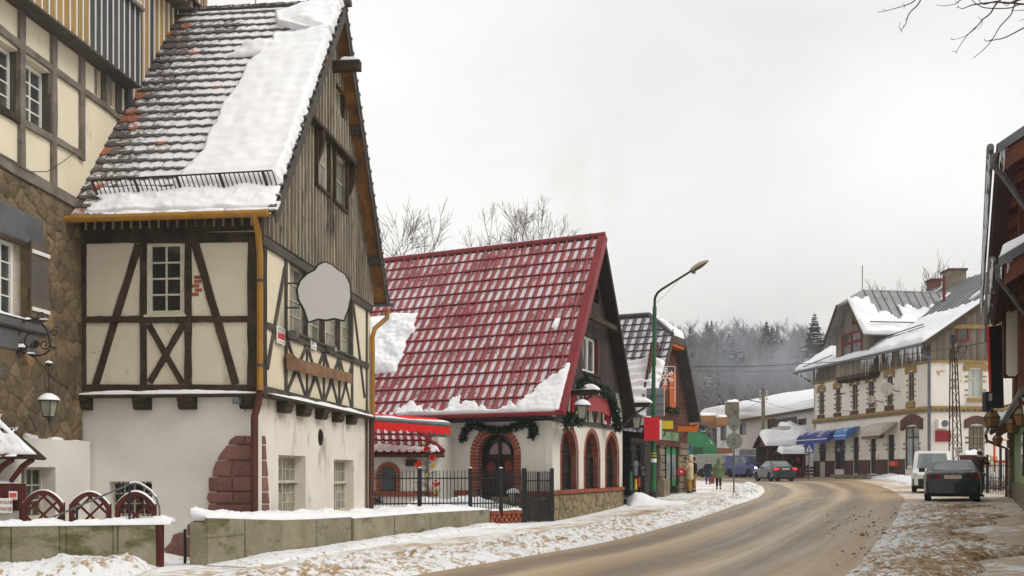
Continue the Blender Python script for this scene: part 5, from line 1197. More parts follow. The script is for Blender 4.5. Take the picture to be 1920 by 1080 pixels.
# fascia, gutter
gz=rE-.10;nrm=V((-r1.y,r1.x,0));nrm=nrm if nrm.y<0 else-nrm
MB().tube([El2+nrm*.06-V((0,0,.06)),Er2+nrm*.06-V((0,0,.05))],.07,8).build('gutter',m_rsheet,RH,smooth=True)
for k in range(36):
 a=k/36*Lu2;p0=El2+(Er2-El2)*(k/36)+V((0,0,-.15));p1=El2+(Er2-El2)*((k+.92)/36)+V((0,0,-.15));q_=r2*.55;mb=MB();
 mb.add([p0,p1,p1+q_,p0+q_,p0-V((0,0,.03)),p1-V((0,0,.03)),p1+q_-V((0,0,.03)),p0+q_-V((0,0,.03))],[(0,1,2,3),(7,6,5,4),(0,4,5,1),(1,5,6,2),(2,6,7,3),(3,7,4,0)]);mb.build('soffit_board',m_soffd,RH)
mb=MB();mb.prism([(LRR+.0,0),(LRR+.1,0),(LRR+.1,.1)],0,.1,RR.W)
# snow left on the slopes
def lowm(s,t):
 a=s*Lu2;X0,Y0=to_px(R2P.W(a,.08,t*3.4))
 h=.24+.42*NZ.noise((a*.9,1,2))+.28*NZ.noise((a*3.1,4,2))+.12*NZ.noise((a*9,4,7))
 if a>Lu2-1.55:h=max(h,.3+1.7*(a-(Lu2-1.55))/1.5+.25*NZ.noise((a*4,t*9,1)))
 if Lu2-4.2<a<Lu2-3.85:h+=.45
 return t*3.4<max(.12,h)and a>1.6
snowgrid(lambda s,t:R2P.W(s*Lu2-.05,.05,t*3.4-.03),190,70,lambda s,t:.12,up=R2P.n,seed=51,amp=.5,fq=1.6,roundw=.02,mask=lowm).build('snow',m_snow,RH,smooth='all')
a_l,b_l=R2P.at(700,700,.1);a_h,b_h=R2P.at(720,590,.1)
snowgrid(lambda s,t:R2P.W(a_l-1.2+s*2.2+.25*NZ.noise((t*5,1,1)),.05,b_l+(b_h-b_l)*t),40,50,lambda s,t:.24,up=R2P.n,seed=52,amp=.9,fq=1.6,roundw=.25).build('snow',m_snow,RH,smooth='all')
a_,b_=R2P.at(1038,606,.1);snowgrid(lambda s,t:R2P.W(a_-.10+s*.22+.1*t,.05,b_-.22+t*.5),8,12,.08,up=R2P.n,seed=53,roundw=.4).build('snow',m_snow,RH,smooth='all')
# projecting beam ends with snow caps on the gable side
for(x,y,ln_)in((1070,737,1.0),(1172,760,1.1)):
 a,b_=RR.at(x,y,.1);piece('beam_end',RR,a-.1,a+.1,0,ln_,b_-.09,b_+.09,m_beamd,RH)
 beam_=MB();beam_.tube([RR.W(a,.05,b_-.8),RR.W(a,.5,b_-.35),RR.W(a,ln_*.85,b_-.1)],[.06,.05,.05],6).build('brace',m_beamg,RH,smooth=True)
 snowgrid(lambda s,t:RR.W(a-.2+s*.4,ln_-.75+t*.85,b_+.09),12,16,.17,seed=x,roundw=.45,amp=.3).build('snow',m_snow,RH,smooth='all')
ll=RR.pt(1092,772,.85);lantern('wall_lantern','black lantern with snow cap hanging left of the red sign panel on the dark gable',ll,.62,hang=[ll+V((0,0,.62))])
lr=RR.pt(1194,792,.95);lantern('wall_lantern','black lantern under the snowy beam end at the far corner of the dark gable',lr,.62,snow=False,hang=[lr+V((0,0,.62))])
# red sign panel
rsn=thing('red_sign','blank muted red signboard with uneven top edge under the garland on the dark gable','sign',RR.pt(1122,758,.55));SPr=Pl(RR.W(0,.35,0),RR.u,RR.v)
sg_=[SPr.at(x,y)for x,y in((1097,769),(1096,742),(1106,738),(1113,744),(1122,740),(1131,748),(1146,751),(1147,783),(1128,773))]
mb=MB();mb.prism(sg_,-.04,.05,SPr.W);mb.build('sign_board',flat('muted red paint',S(158,62,64)),rsn)
a,b_=SPr.at(1147,786);m_bow=flat('deep red cloth',S(156,18,26),rough=.6)
mb=MB();mb.prism([(a-.55,b_-.05),(a+.1,b_-.20),(a+.18,b_+.75),(a+.02,b_+.75),(a+.0,b_+.1),(a-.5,b_+.22)],-.14,-.06,SPr.W);mb.build('backing',m_bow,rsn)
a,b_=SPr.at(1082,762);mb=MB();mb.prism([(a-.35,b_-.35),(a+.1,b_-.4),(a+.25,b_+.35),(a+.1,b_+.5),(a-.2,b_+.35)],-.16,-.08,SPr.W);mb.build('backing',m_bow,rsn)
# garlands
m_fir=mat('fir green',S(38,62,36),S(26,44,28),s=6,fine=.3,fs=20,snow=.12,snows=9)
def garland(pts,rad,n,label,name='garland',sway=.05,seed=1):
 rr_=random.Random(seed);C_=catmull([tuple(p)for p in pts],200);mb=MB()
 for k in range(n):
  i=rr_.randint(0,199);c=V(C_[i]);d=V((rr_.gauss(0,1),rr_.gauss(0,1),rr_.gauss(0,1))).normalized();r_=rad*rr_.uniform(.55,1.25)*(1+.35*math.sin(i*.35));s_=V((rr_.gauss(0,1),rr_.gauss(0,1),rr_.gauss(0,1))).cross(d).normalized()*rad*.10
  b0_=c+d*r_*.1;mb.add([b0_-s_,b0_+s_,c+d*r_*.7+s_*1.4,c+d*r_,c+d*r_*.7-s_*1.4],[(0,1,2,3,4)])
 o=mb.build(name,m_fir,None,fix=False,label=label,cat='garland');return o
V3=lambda fc,o,*ps:[fc.pt(x,y,o)for x,y in ps]
garland(V3(RF,.15,(867,824),(872,810),(880,800),(900,800),(925,806),(950,805),(968,800),(985,793),(996,798),(1001,808),(996,818)),.15,3600,'green fir garland draped over the brick arch of the front door',seed=2)
garland(V3(RR,.5,(1064,798),(1068,780),(1077,790),(1088,790)),.20,900,'short green fir garland below the snowy beam end at the near corner',seed=3)
garland(V3(RR,.5,(1086,722),(1098,717),(1112,726),(1125,730),(1140,739),(1148,752),(1152,772),(1158,790),(1159,804)),.20,3000,'green fir garland arching over the muted red sign panel on the gable',seed=4)
# annex with its own little roof
AN=thing('annex','low white annex with a small red tiled roof and brick-ringed oval window behind the railing','building',plan(750,33.4))
AF=wallpl(plan(660,33.0),plan(822,33.5));LA=(plan(822,33.5)-plan(660,33.0)).length;zA=AF.at(750,853)[1]
ax0,ax1=AF.at(713,890)[0],AF.at(743,890)[0];az0,az1=AF.at(728,921)[1],AF.at(728,874)[1]
wall(AF,0,LA,.2,zA,[(ax0,ax1,az0,az1,'arch')],m_wht,AN,'wall',rev=.25)
wall(wallpl(plan(822,33.5),plan(822,33.5)+r2*2.2),0,2.2,.2,zA+.6,[],m_wht,AN,'wall')
RHs=RH;RH=AN;brick_arch(AF,ax0,ax1,az0,az1,.14,6,15,.22);soldier(AF,0,LA,AF.at(728,931)[1],az0-.002,.05,.16);RH=RHs
w_=MB().box(ax0,ax1,-.24,-.2,az0,az0+.05,AF.W).build('window',m_black,AN);arch_pane(AF,ax0,ax1,az0,az1,-.22,m_glassd,w_)
piece('lamp_box',AF,AF.at(760,862)[0],AF.at(781,862)[0],.05,.3,AF.at(770,874)[1],AF.at(770,862)[1],m_door,AN)
aE=AF.W(-.5,.35,zA+.04);aEr=AF.W(LA+.12,.35,zA+.04);aR=AF.W(LA-1.15,-2.0,zA+1.5);aRl=AF.W(-.5,-2.0,zA+1.5)
slab([aE,aEr,aR,aRl],.08,[m_rsheet,m_soffd],AN,'roof')
AP=Pl(aE,aEr-aE,(aRl-aE));
if AP.n.z<0:AP.n=-AP.n
tile_roof(AP,0,LA+.6,0,(aRl-aE).length,.25,.42,m_rtile,AN,test=lambda a,b_:a<(LA+.62)-b_/((aRl-aE).length)*1.27)
mb=MB();mb.tube([aEr+V((0,0,.06)),aR+V((0,0,.06))],.09,6);mb.build('hip_trim',m_rsheet,AN);slab([aEr,AF.W(LA+.3,-2,zA-.02),AF.W(LA-1.1,-2,zA+1.45),aR],.08,[m_soffd,m_soffd],AN,'roof')
MB().tube([aE+V((0,-.06,-.07)),aEr+V((.05,-.06,-.07))],.055,8).build('gutter',m_pipeb,AN)
snowgrid(lambda s,t:AP.W(s*(LA+.5),.06,t*.35),70,8,.07,up=AP.n,seed=55,roundw=.05,amp=.8,fq=3).build('snow',m_snow,AN,smooth='all')
# awning
aw_=thing('awning','bright red awning with a scalloped fringe and snow on its grey roller box','awning',plan(770,31.5));AW=wallpl(plan(698,31.1),plan(843,31.9));La=(plan(843,31.9)-plan(698,31.1)).length
zl0,zr0=AW.at(699,790)[1],AW.at(843,800)[1];mb=MB();mb.tube([AW.W(-.1,.02,zl0+.08),AW.W(La,.02,zr0+.05)],.09,8);mb.build('roller_box',m_lead,aw_,smooth=True)
n=14;mb=MB()
for k in range(n):
 for j in range(6):
  t0,t1=(k+j/6)/n,(k+(j+1)/6)/n;f0,f1=math.sin(math.pi*j/6),math.sin(math.pi*(j+1)/6);z0,z1=zl0+(zr0-zl0)*t0,zl0+(zr0-zl0)*t1;dr_=.20
  mb.add([AW.W(t0*La,.08,z0),AW.W(t1*La,.08,z1),AW.W(t1*La,.10,z1-dr_-.07*f1),AW.W(t0*La,.10,z0-dr_-.07*f0)],[(0,1,2,3)])
m_awn=flat('bright red awning cloth',S(214,30,30),rough=.7);mb.build('fringe',m_awn,aw_,fix=False)
mb=MB();mb.add([AW.W(0,.05,zl0+.02),AW.W(La,.05,zr0+.02),AW.W(La,-1.6,zr0+.35),AW.W(0,-1.6,zl0+.35)],[(0,1,2,3)]);mb.build('cloth',m_awn,aw_,fix=False)
snowgrid(lambda s,t:AW.W(-.1+s*(La+.1),.08-t*.25,zl0+.13+(zr0-zl0)*s),60,5,.05,seed=57,roundw=.15,amp=.5).build('snow',m_snow,aw_,smooth='all')
# -- christmas tree in the yard
def bow(c,r,parent,m_,seed=0):
 rr_=random.Random(seed);mb=MB()
 for k in range(9):
  d=V((rr_.gauss(0,1),rr_.gauss(0,.6),rr_.gauss(0,1))).normalized();s_=d.cross(V((0,1,.2))).normalized()*r*.42
  mb.add([c,c+d*r*.7+s_,c+d*r*1.05+V((0,-.03,0)),c+d*r*.7-s_],[(0,1,2,3)]);mb.add([c+V((0,-.04,0)),c+d*r*.5+s_*.6+V((0,-.07,0)),c+d*r*.8+V((0,-.02,0)),c+d*r*.5-s_*.6+V((0,-.05,0))],[(0,1,2,3)])
 return mb.build('bow',m_,parent,fix=False)
tx,ty_=plan(801,32.3).x,32.3;tb=.62
XT=thing('christmas_tree','sparse little christmas tree with red and yellow bows behind the black railing','tree',(tx,ty_,tb))
MB().tube([(tx,ty_,tb-.1),(tx,ty_,tb+2.0)],[.035,.008],6).build('trunk',m_beamb,XT)
rr_=random.Random(3);mb=MB();m_xfir=mat('dull fir needles',S(66,74,52),S(48,56,40),s=8,fine=.3,fs=20,snow=.2,snows=8)
for k in range(90):
 t=(k+rr_.random())/90;z=tb+.12+1.8*t;L_=.52*(1-t)**.8+.06;an=rr_.uniform(0,6.28);d=V((math.cos(an),math.sin(an),rr_.uniform(-.1,.45))).normalized();p0=V((tx,ty_,z));mb.tube([p0,p0+d*L_],[.006,.003],3,False)
 for j in range(16):
  q_=p0+d*L_*(j+2)/18;e_=(d*.5+V((rr_.gauss(0,1),rr_.gauss(0,1),rr_.gauss(0,1))).normalized()).normalized()*.10;s_=e_.cross(V((0,0,1)))*.10;mb.add([q_-s_,q_+s_,q_+e_],[(0,1,2)])
mb.build('foliage',m_xfir,XT,fix=False)
m_bowr,m_bowy=flat('red ribbon',S(214,36,34)),flat('yellow ribbon',S(206,180,60))
for k,(x,y,r,m_)in enumerate(((799,838,.16,m_bowr),(784,871,.15,m_bowr),(812,857,.13,m_bowr),(818,906,.12,m_bowr),(811,872,.10,m_bowy),(817,921,.09,m_bowy),(796,832,.07,m_bowy),(800,890,.07,m_bowy))):
 bow(V(((x-CX)/F*32.05,32.05,CH-(y-HY)/F*32.05)),r,XT,m_,k)
for(x,y,lb_)in((708,935,'small snowy evergreen shrub at the left end of the railing'),(866,925,'small bare shrub behind the railing left of the arched door')):
 p=V(((x-CX)/F*32,32,.62));rr_=random.Random(x);sh_=thing('shrub',lb_,'shrub',p);mb=MB()
 for k in range(260):
  d=V((rr_.gauss(0,1),rr_.gauss(0,1),abs(rr_.gauss(0,.8)))).normalized()*rr_.uniform(.12,.34);s_=d.cross(V((.3,.2,1))).normalized()*.014;q_=p+d*.3;mb.add([q_-s_,q_+s_,p+d*1.1],[(0,1,2)])
 mb.build('foliage',m_fir,sh_,fix=False)
pl_=plan(962,32.6);L_=lantern('ground_lantern','snowy lantern standing by the door behind the dense railing',V((pl_.x,pl_.y,.75)),.5)
# -- souvenir shop with stone pillars
C3,D3=plan(1196,43.2),plan(1288,49.4);r3=(D3-C3).normalized();l3=V((r3.y,-r3.x,0));l3=-l3 if l3.x>0 else l3
KR=wallpl(plan(1168,41.3),D3);LK=(D3-plan(1168,41.3)).length;K0=plan(1168,41.3)
KH=thing('souvenir_shop','souvenir shop with stone pillars, red-brown plank gable with orange shutter and snowy grey roof','shop',(C3+D3)/2)
m_rbw=mat('red brown planks',S(96,54,42),S(70,42,36),s=2,bump=.4,bs=20,fine=.2,fs=20,st=(.3,.3,1),rv=.12)
m_orw=mat('orange varnished wood',S(196,96,30),S(166,74,24),s=3,rough=.45,fine=.12)
m_pil=mat('grey buff pillar stone',S(138,126,104),S(100,90,76),s=2.6,bump=1.2,bs=9,fine=.25,fs=16,rv=.15,stain=(S(74,70,54),2.4,.56,.7,(1,1,1)))
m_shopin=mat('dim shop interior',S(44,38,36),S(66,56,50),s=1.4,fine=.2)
ka=lambda x:KR.at(x,880)[0]
zK0=-.1;zK1=KR.at(1262,784)[1];zK1=3.5
MBs=MB()
piece('back_wall',KR,0,LK,-1.9,-1.8,0,zK1,m_shopin,KH);piece('shop_floor',KR,0,LK,-1.9,-.05,.0,.42,m_shopin,KH)
for(x0,x1,w_)in((1213,1222,.3),(1234,1243,.3),(1270,1287,.35)):
 a0,a1_=ka(x0),ka(x1);zb0=GZ(KR.W((a0+a1_)/2,0,0).x,KR.W((a0+a1_)/2,0,0).y)-.15;nz=8
 for k in range(nz):
  z0=zb0+(zK1-.5-zb0)*k/nz;z1=zb0+(zK1-.5-zb0)*(k+1)/nz;e_=rnd.uniform(-.03,.03)
  block(KR,[(a0+e_,z0+.01),(a1_+e_,z0+.01),(a1_-e_,z1-.01),(a0-e_,z1-.01)],.1+rnd.uniform(-.02,.03),m_pil,KH,ch=.04)
 piece('pillar_core',KR,a0+.03,a1_-.03,-.4,.04,zb0,zK1-.5,m_pil,KH)
a0,a1_=ka(1232),ka(1246);zb0=GZ(KR.W(a0,0,0).x,KR.W(a0,0,0).y)-.1;block(KR,[(a0,zb0),(a1_,zb0),(a1_,zb0+.85),(a0+.05,zb0+.9)],.3,m_pil,KH)
# glazed bay with green film, door opening, lintel beam
m_green=flat('green glazing film',S(58,140,92),rough=.3);m_gla=mat('shop window glass',S(110,120,118),S(150,160,156),s=1.2,rough=.08,fine=.2,fs=4,spec=.7)
a0,a1_=ka(1249),ka(1269);zb0=.95;am=(a0+a1_)/2
w_=MB().box(am-.05,am+.05,-.1,.02,zb0,zK1-.72,KR.W).box(a0-.06,a0,-.1,.02,zb0,zK1-.72,KR.W).box(a1_,a1_+.06,-.1,.02,zb0,zK1-.72,KR.W).build('shop_window',m_door,KH)
for(p,q_)in((a0,am-.05),(am+.05,a1_)):
 for(z0,z1,m_)in((zb0,zb0+.28,m_green),(zb0+.28,zK1-1.1,m_gla),(zK1-1.1,zK1-.74,m_green)):inst('pane',ubox(m_),w_,KR.M((p+q_)/2,-.05,(z0+z1)/2,0,q_-p,.03,z1-z0))
piece('door',KR,ka(1243)+.0,ka(1248),-.3,-.22,.4,zK1-.7,m_beamd,KH);piece('step',KR,ka(1243),ka(1270),-.2,.12,.2,.62,m_pil,KH)
a0,a1_=ka(1224),ka(1234);w_=MB().box(a0,a0+.05,-.35,-.28,.9,2.9,KR.W).build('shop_window',m_framew,KH);inst('pane',ubox(m_gla),w_,KR.M((a0+a1_)/2,-.33,1.9,0,a1_-a0,.02,2.0))
piece('lintel',KR,ka(1222),LK,-.3,.12,zK1-.72,zK1-.5,m_rbw,KH);piece('fascia',KR,ka(1215),LK,-.25,.05,zK1-.5,zK1,m_rbw,KH)
gf=ka(1236),ka(1268);piece('fascia_sign',KR,gf[0],gf[1],.05,.12,zK1-.46,zK1-.06,mat('green shop fascia',S(82,116,78),S(136,150,122),s=5,fine=.2,fs=9),KH)
# gable above, planked
g0,g1=ka(1206),LK+.25;gm=(g0+g1)/2+.15;zt0,ztt=3.45,8.3
def kz(a):return min(zt0+.4+(a-g0+.55)*2.15,zt0+.4+(g1-a+.55)*2.15,7.55)
n=22
for k in range(n):
 z0=zK1+k*(7.5-zK1)/n;z1=z0+(7.5-zK1)/n;lo_,hi_=g0,g1
 while kz(lo_)<z1+.1 and lo_<gm:lo_+=.04
 while kz(hi_)<z1+.1 and hi_>gm:hi_-=.04
 if hi_-lo_>.2:piece('board',KR,lo_,hi_,-.05,.03+rnd.uniform(0,.01),z0+.006,z1-.006,m_rbw,KH)
piece('shutter',KR,ka(1252),ka(1264),.03,.09,4.55,6.2,m_orw,KH);piece('shutter',KR,ka(1238),ka(1246),.03,.09,5.3,6.5,m_orw,KH)
piece('post',KR,gm-.55,gm-.42,.03,.12,6.0,7.4,m_batten,KH)
piece('trim',KR,gm-.8,gm+1.0,.05,.48,7.30,7.46,m_orw,KH)
piece('trim',KR,g1-.1,g1+.2,.0,.45,zt0+.3,zt0+.45,m_orw,KH)
# roof: steep slopes, half hip, grey tiles above and a thick snow cover below
oh=.5
Kl,Kr_=KR.W(g0-.6,oh,kz(g0-.6)-.15),KR.W(g1+.35,oh,kz(g1+.35)-.15)
hl,hr_=KR.W(gm-.95,oh,7.75),KR.W(gm+.95,oh,7.75)
ksl=(7.75-Kl.z)/(gm-.95-g0+.6);zr_=7.75+.85*ksl;rf=KR.W(gm-.1,-.9,zr_);rb=KR.W(gm-.1,-8.5,zr_+.0)
Klb,Krb=KR.W(g0-.6,-8.5,kz(g0-.6)-.15),KR.W(g1+.6,-8.5,kz(g1+.6)-.15)
def poly_slab(pts,th,mt,parent,name,down=None):
 n_=(pts[1]-pts[0]).cross(pts[2]-pts[0]).normalized();n_=n_ if n_.z>0 else-n_;n=len(pts)
 return MB().add(pts+[p-n_*th for p in pts],[tuple(range(n)),tuple(range(2*n-1,n-1,-1))]+[(i,(i+1)%n,(i+1)%n+n,i+n)for i in range(n)]).build(name,mt,parent)
m_greysh=mat('grey roof sheet',S(74,74,76),S(58,58,60),s=3,fine=.15)
poly_slab([Kl,hl,rf,rb,Klb],.14,m_greysh,KH,'roof');poly_slab([Kr_,hr_,rf,rb,Krb],.14,m_greysh,KH,'roof');poly_slab([hl,hr_,rf],.12,m_greysh,KH,'roof')
# planar frame on the visible left slope
MB().add([KR.W(a_,-.07,z_)for a_,z_ in((g0-.5,kz(g0-.6)-.3),(gm-.93,7.6),(gm+.93,7.6),(g1+.3,kz(g1+.35)-.3),(g1+.2,zK1),(g0,zK1))],[(0,1,2,3,4,5)]).build('gable_wall',m_rbw,KH)
KP=Pl(Klb,Kl-Klb,(hl-Kl)-((hl-Kl).project(Kl-Klb)));
if KP.n.z<0:KP.n=-KP.n
LKu=(Kl-Klb).length;
def inslope(a,b_):
 p=KP.W(a,0,b_);
 return p.z<zr_-.1 and(p.z<7.75 or(p-KR.W(0,0,0)).dot(KR.n)<.75-(p.z-7.75)/(zr_-7.75)*1.65)
tile_roof(KP,LKu-7.5,LKu,3.5,6.9,.42,.42,m_gtile,KH,test=inslope,rib=.06)
MB().tube([rf+V((0,0,.05)),rb+V((0,0,.05))],.11,8).build('ridge',m_gtile,KH);MB().tube([hl+V((0,0,.06)),rf+V((0,0,.06))],.10,8).build('hip_ridge',m_gtile,KH)
snowgrid(lambda s,t:KP.W(LKu-7.5+s*7.5+.0,.05,-.05+t*(3.9+.35*NZ.noise((s*6,3,1))-.3*s)),60,70,lambda s,t:.30+.05*math.sin(t*50+s*6),up=(KP.n*.6+V((0,0,.4))),seed=61,roundw=.05,amp=.3,fq=1.1).build('snow',m_snow,KH,smooth='all')
snowgrid(lambda s,t:(hl+(hr_-hl)*s)*(1-t)+(rf+(hr_-rf)*s*.6)*t,24,24,.28,up=(0,0,1),seed=62,roundw=.12,amp=.4).build('snow',m_snow,KH,smooth='all')
KQ=lambda s,t:(hr_+(rf-hr_)*t)+(rb-rf)*s*.9-V((0,0,.0))
snowgrid(KQ,40,14,.22,up=(0,0,1),seed=63,roundw=.08,amp=.4).build('snow',m_snow,KH,smooth='all')
for p,q_ in((Kl,hl),(Kr_,hr_)):
 side=KR.n;mb=MB();dn=V((0,0,-1));c_=[p,p+dn*.28,q_+dn*.28,q_];mb.add(c_+[c+side*.05 for c in c_],[(0,1,2,3),(7,6,5,4),(0,4,5,1),(1,5,6,2),(2,6,7,3),(3,7,4,0)]);mb.build('verge_board',m_beamg,KH)
piece('fringe',KR,gm-.95,gm+.95,oh-.0,oh+.04,7.45,7.78,m_beamg,KH)
garland([KR.W(ka(1247)+k*.25,.12,4.45+.03*math.sin(k*2))for k in range(8)],.16,500,'short fir garland under the orange shutter of the souvenir shop',seed=8)
# goods on display: dark t-shirts and scarves
def garment(fc,a,z,w,h,o,m_,label,long_=False,print_=None):
 t=thing('hanging_shirt',label,'shirt',fc.W(a,o,z))
 pr=[(-.5,0),(-.32,.0),(-.30,-.1),(-.27,-1),(.27,-1),(.30,-.1),(.32,0),(.5,0)]
 sh_=[(-.13,0),(-.36,-.06),(-.52,-.30),(-.40,-.36),(-.30,-.22),(-.30,-1),(.30,-1),(.30,-.22),(.40,-.36),(.52,-.30),(.36,-.06),(.13,0)]
 mb=MB();mb.prism([(a+x*w,z+y*h)for x,y in sh_],o-.03,o+.03,fc.W);b_=mb.build('cloth',m_,t)
 if print_:
  mb=MB();r__=random.Random(int(a*100));
  for k in range(7):x,y=r__.uniform(-.12,.12)*w,-(.2+r__.random()*.3)*h;mb.box(a+x-.03*w,a+x+.04*w,o+.031,o+.034,z+y-.02,z+y+.02,fc.W)
  mb.build('print',print_,t)
 return t
m_blk=flat('black cotton',S(32,32,34),rough=.9);m_whp=flat('pale print',S(186,182,184));m_scarf=flat('green cloth',S(40,92,66),rough=.9);m_yel=flat('yellow cloth',S(188,152,48),rough=.9);m_rdc=flat('red cloth',S(170,44,40),rough=.9)
za=lambda x,y:KR.at(x,y,.35)
for(x,y,w,h,m_,lb_,pr)in((1187,834,.75,.75,m_blk,'black t-shirt in the top left of the shop display',None),(1203,832,.75,.75,m_blk,'black t-shirt in the top right of the shop display',None),(1189,864,.6,.6,m_galv if 'm_galv' in globals()else m_lead,'grey patterned shirt hanging in the middle of the shop display',m_blk),(1204,863,.85,1.35,m_blk,'long black shirt with pale emblem in the shop display',m_whp),(1203,886,.8,.8,m_blk,'black shirt hanging lowest in the shop display',None)):
 a,z=za(x,y);garment(KR,a,z,w,h,.35 if m_ is m_blk else .42,m_,lb_,print_=pr)
for(x,y,w,h,m_,lb_)in((1179,884,.25,.8,m_scarf,'green scarf hanging low at the left of the shop display'),(1188,898,.22,.45,m_yel,'yellow scarf hanging low beside the red one'),(1194,894,.18,.42,m_rdc,'red scarf hanging low beside the yellow one')):
 a,z=za(x,y);t=thing('scarf',lb_,'scarf',KR.W(a,.45,z));MB().prism([(a-w*.3,z),(a+w*.3,z),(a+w*.6,z-h),(a+w*.1,z-h*.85),(a-w*.5,z-h)],.42,.47,KR.W).build('cloth',m_,t)
rk=thing('display_rack','dark panel rack carrying the clothes in front of the souvenir shop','rack',KR.W(ka(1190),.3,.5));
for x in(1178,1196,1211):piece('pole',KR,ka(x)-.03,ka(x)+.03,.26,.30,.2,2.9,m_black,rk)
piece('panel',KR,ka(1174),ka(1213),.18,.24,.35,3.0,m_beamd,rk);piece('rail',KR,ka(1174),ka(1213),.25,.29,2.75,2.8,m_black,rk)
# signs
def signbox(name,label,fc,x0,y0,x1,y1,o,th,m_,cat='sign',arm=None):
 a0,a1_,b0,b1=fwin(fc,x0,y0,x1,y1,o);t=thing(name,label,cat,fc.W((a0+a1_)/2,o,(b0+b1)/2));MB().box(a0,a1_,o-th,o,b0,b1,fc.W).build('panel',m_,t)
 if arm:MB().tube([fc.W((a0+a1_)/2,o-th,(b0+b1)/2),arm],.03,5).build('bracket',m_black,t)
 return t
FR=lambda d:Pl((0,d,0),(1,0,0),(0,0,1))
signbox('yellow_sign','blank yellow box sign between the red panel and the green fascia',FR(43.5),1241,789,1262,804,0,.2,flat('yellow sign',S(224,196,34)),arm=KR.W(ka(1245),0,3.2))
signbox('orange_sign','blank orange bar sign jutting from the shop corner',FR(46.5),1270,799.5,1308,809,0,.25,flat('orange sign',S(204,106,20)),arm=KR.W(LK-.2,0,3.35))
rs=signbox('red_sign','blank bright red rectangular sign on the green lamp post',FR(41.6),1208,782,1236.5,826,0,.12,flat('signal red',S(206,28,42)))
a0,a1_,b0,b1=fwin(FR(41.6),1237,787,1241,824);MB().box(a0,a1_,41.62,41.75,b0,b1).build('edge',m_white_p,rs)
pb=signbox('post_box','small bright red box fixed at the shop corner beside the beige coat',FR(46.8),1271,878.5,1283,890.5,0,.22,flat('post box red',S(200,30,36)),cat='post box',arm=KR.W(LK-.1,0,1.7))
MB().box(*[plan(1275,46.8).x,plan(1279,46.8).x],46.78,46.8,*sorted([CH-(886-HY)/F*46.8,CH-(883-HY)/F*46.8])).build('emblem',m_white_p,pb)
m_galv=mat('galvanised sheet',S(150,156,164),S(132,138,148),s=2,rough=.5,fine=.08,metal=.1)
bs=signbox('sign_back','large grey sheet sign seen from behind with ribs, on the lamp post',FR(42.4),1211,728,1246,780,0,.03,m_galv)
for y in(742,757,770):a0,a1_,b0,b1=fwin(FR(42.34),1211,y-.6,1246,y+.6);MB().box(a0,a1_,42.30,42.36,b0,b1).build('rib',m_lead,bs)
for x in(1211.6,1245.4):a0,a1_,b0,b1=fwin(FR(42.34),x-.6,728,x+.6,780);MB().box(a0,a1_,42.30,42.36,b0,b1).build('rib',m_framew,bs)
# green lamp post
bx=5.86;by=42.1;gzp=GZ(bx,by);zq=lambda y,d=by:CH-(y-HY)/F*d;xq=lambda x,d=by:(x-CX)/F*d
LPt=thing('street_lamp','tall green street lamp with a bent arm and a brownish lamp head','street lamp',(bx,by,gzp))
m_gpost=mat('green post paint',S(44,104,66),S(38,90,56),s=3,rough=.5,fine=.15);m_dgr=mat('dark green arm paint',S(40,50,42),S(34,40,36),s=4,rough=.5)
tp=V((xq(1227.5),by,zq(575)));MB().tube([(bx,by,gzp-.1),(bx,by,zq(921))],[.155,.15],12).build('base',m_black,LPt,smooth=True)
MB().tube([(bx,by,zq(921)),(bx+.02,by,zq(890)),(xq(1225),by,zq(780)),tp],[.125,.12,.095,.085],12).build('post',m_gpost,LPt,smooth=True)
ad=V((1,-.12,0)).normalized();arm=[tp,tp+V((0,0,.28)),V((xq(1229),by,zq(556))),V((xq(1233),by-.05,zq(549))),V((xq(1240),by-.15,zq(543.5))),V((xq(1293),by-.25,zq(511)))]
MB().tube(arm,[.055,.055,.055,.052,.05,.042],8).build('arm',m_dgr,LPt,smooth=True)
h0=V((xq(1293),by-.25,zq(511)));hd=V((xq(1326)-xq(1293),0,zq(491)-zq(511))).normalized();hl_=.86;up_=V((-hd.z,0,hd.x));sy=V((0,1,0))
def headsec(t,up):w=math.sin(math.pi*min(1,.12+t*.86))**.6;return[h0+hd*(t*hl_)+sy*(.17*w*math.cos(a))+up_*(up*.15*w*math.sin(a))for a in[math.pi*k/8 for k in range(9)]]
for nm,up,m_ in(('lamp_head',1,mat('lamp shell',S(160,150,136),S(136,126,112),s=6,rough=.4)),('lamp_glass',-.75,mat('brown lamp glass',S(112,88,58),S(84,66,44),s=5,rough=.15))):
 mb=MB();ss=[headsec(k/10,up)for k in range(11)];mb.add([p for s_ in ss for p in s_],[(i*9+k,i*9+k+1,(i+1)*9+k+1,(i+1)*9+k)for i in range(10)for k in range(8)]+[tuple(range(9)),tuple(90+k for k in range(9))]);mb.build(nm,m_,LPt,smooth=True)
mb=MB();mb.rev([(.001,-.10),(.08,-.08),(.1,0),(.06,.08)],h0+hd*.10-up_*.07,10);mb.build('photocell',m_lead,LPt,smooth=True)
MB().tube([V((xq(1229),by,zq(568))),V((xq(1245),by-.1,zq(556))),V((xq(1270),by-.2,zq(528)))],.006,4).build('cable',m_black,LPt)
for(y0,y1,m_)in((849,851,m_bowy),(854,856,m_bowy),(860,867,m_white_p)):MB().tube([(bx+.02,by,zq(y1)),(bx+.02,by,zq(y0))],.128,12).build('sticker',m_,LPt)
sf=thing('snowflake_light','white snowflake street decoration in a square frame on the lamp post','decoration',(xq(1247),by,zq(706)));SFp=FR(by-.1);cx_,cz_=SFp.at(1247.5,706);
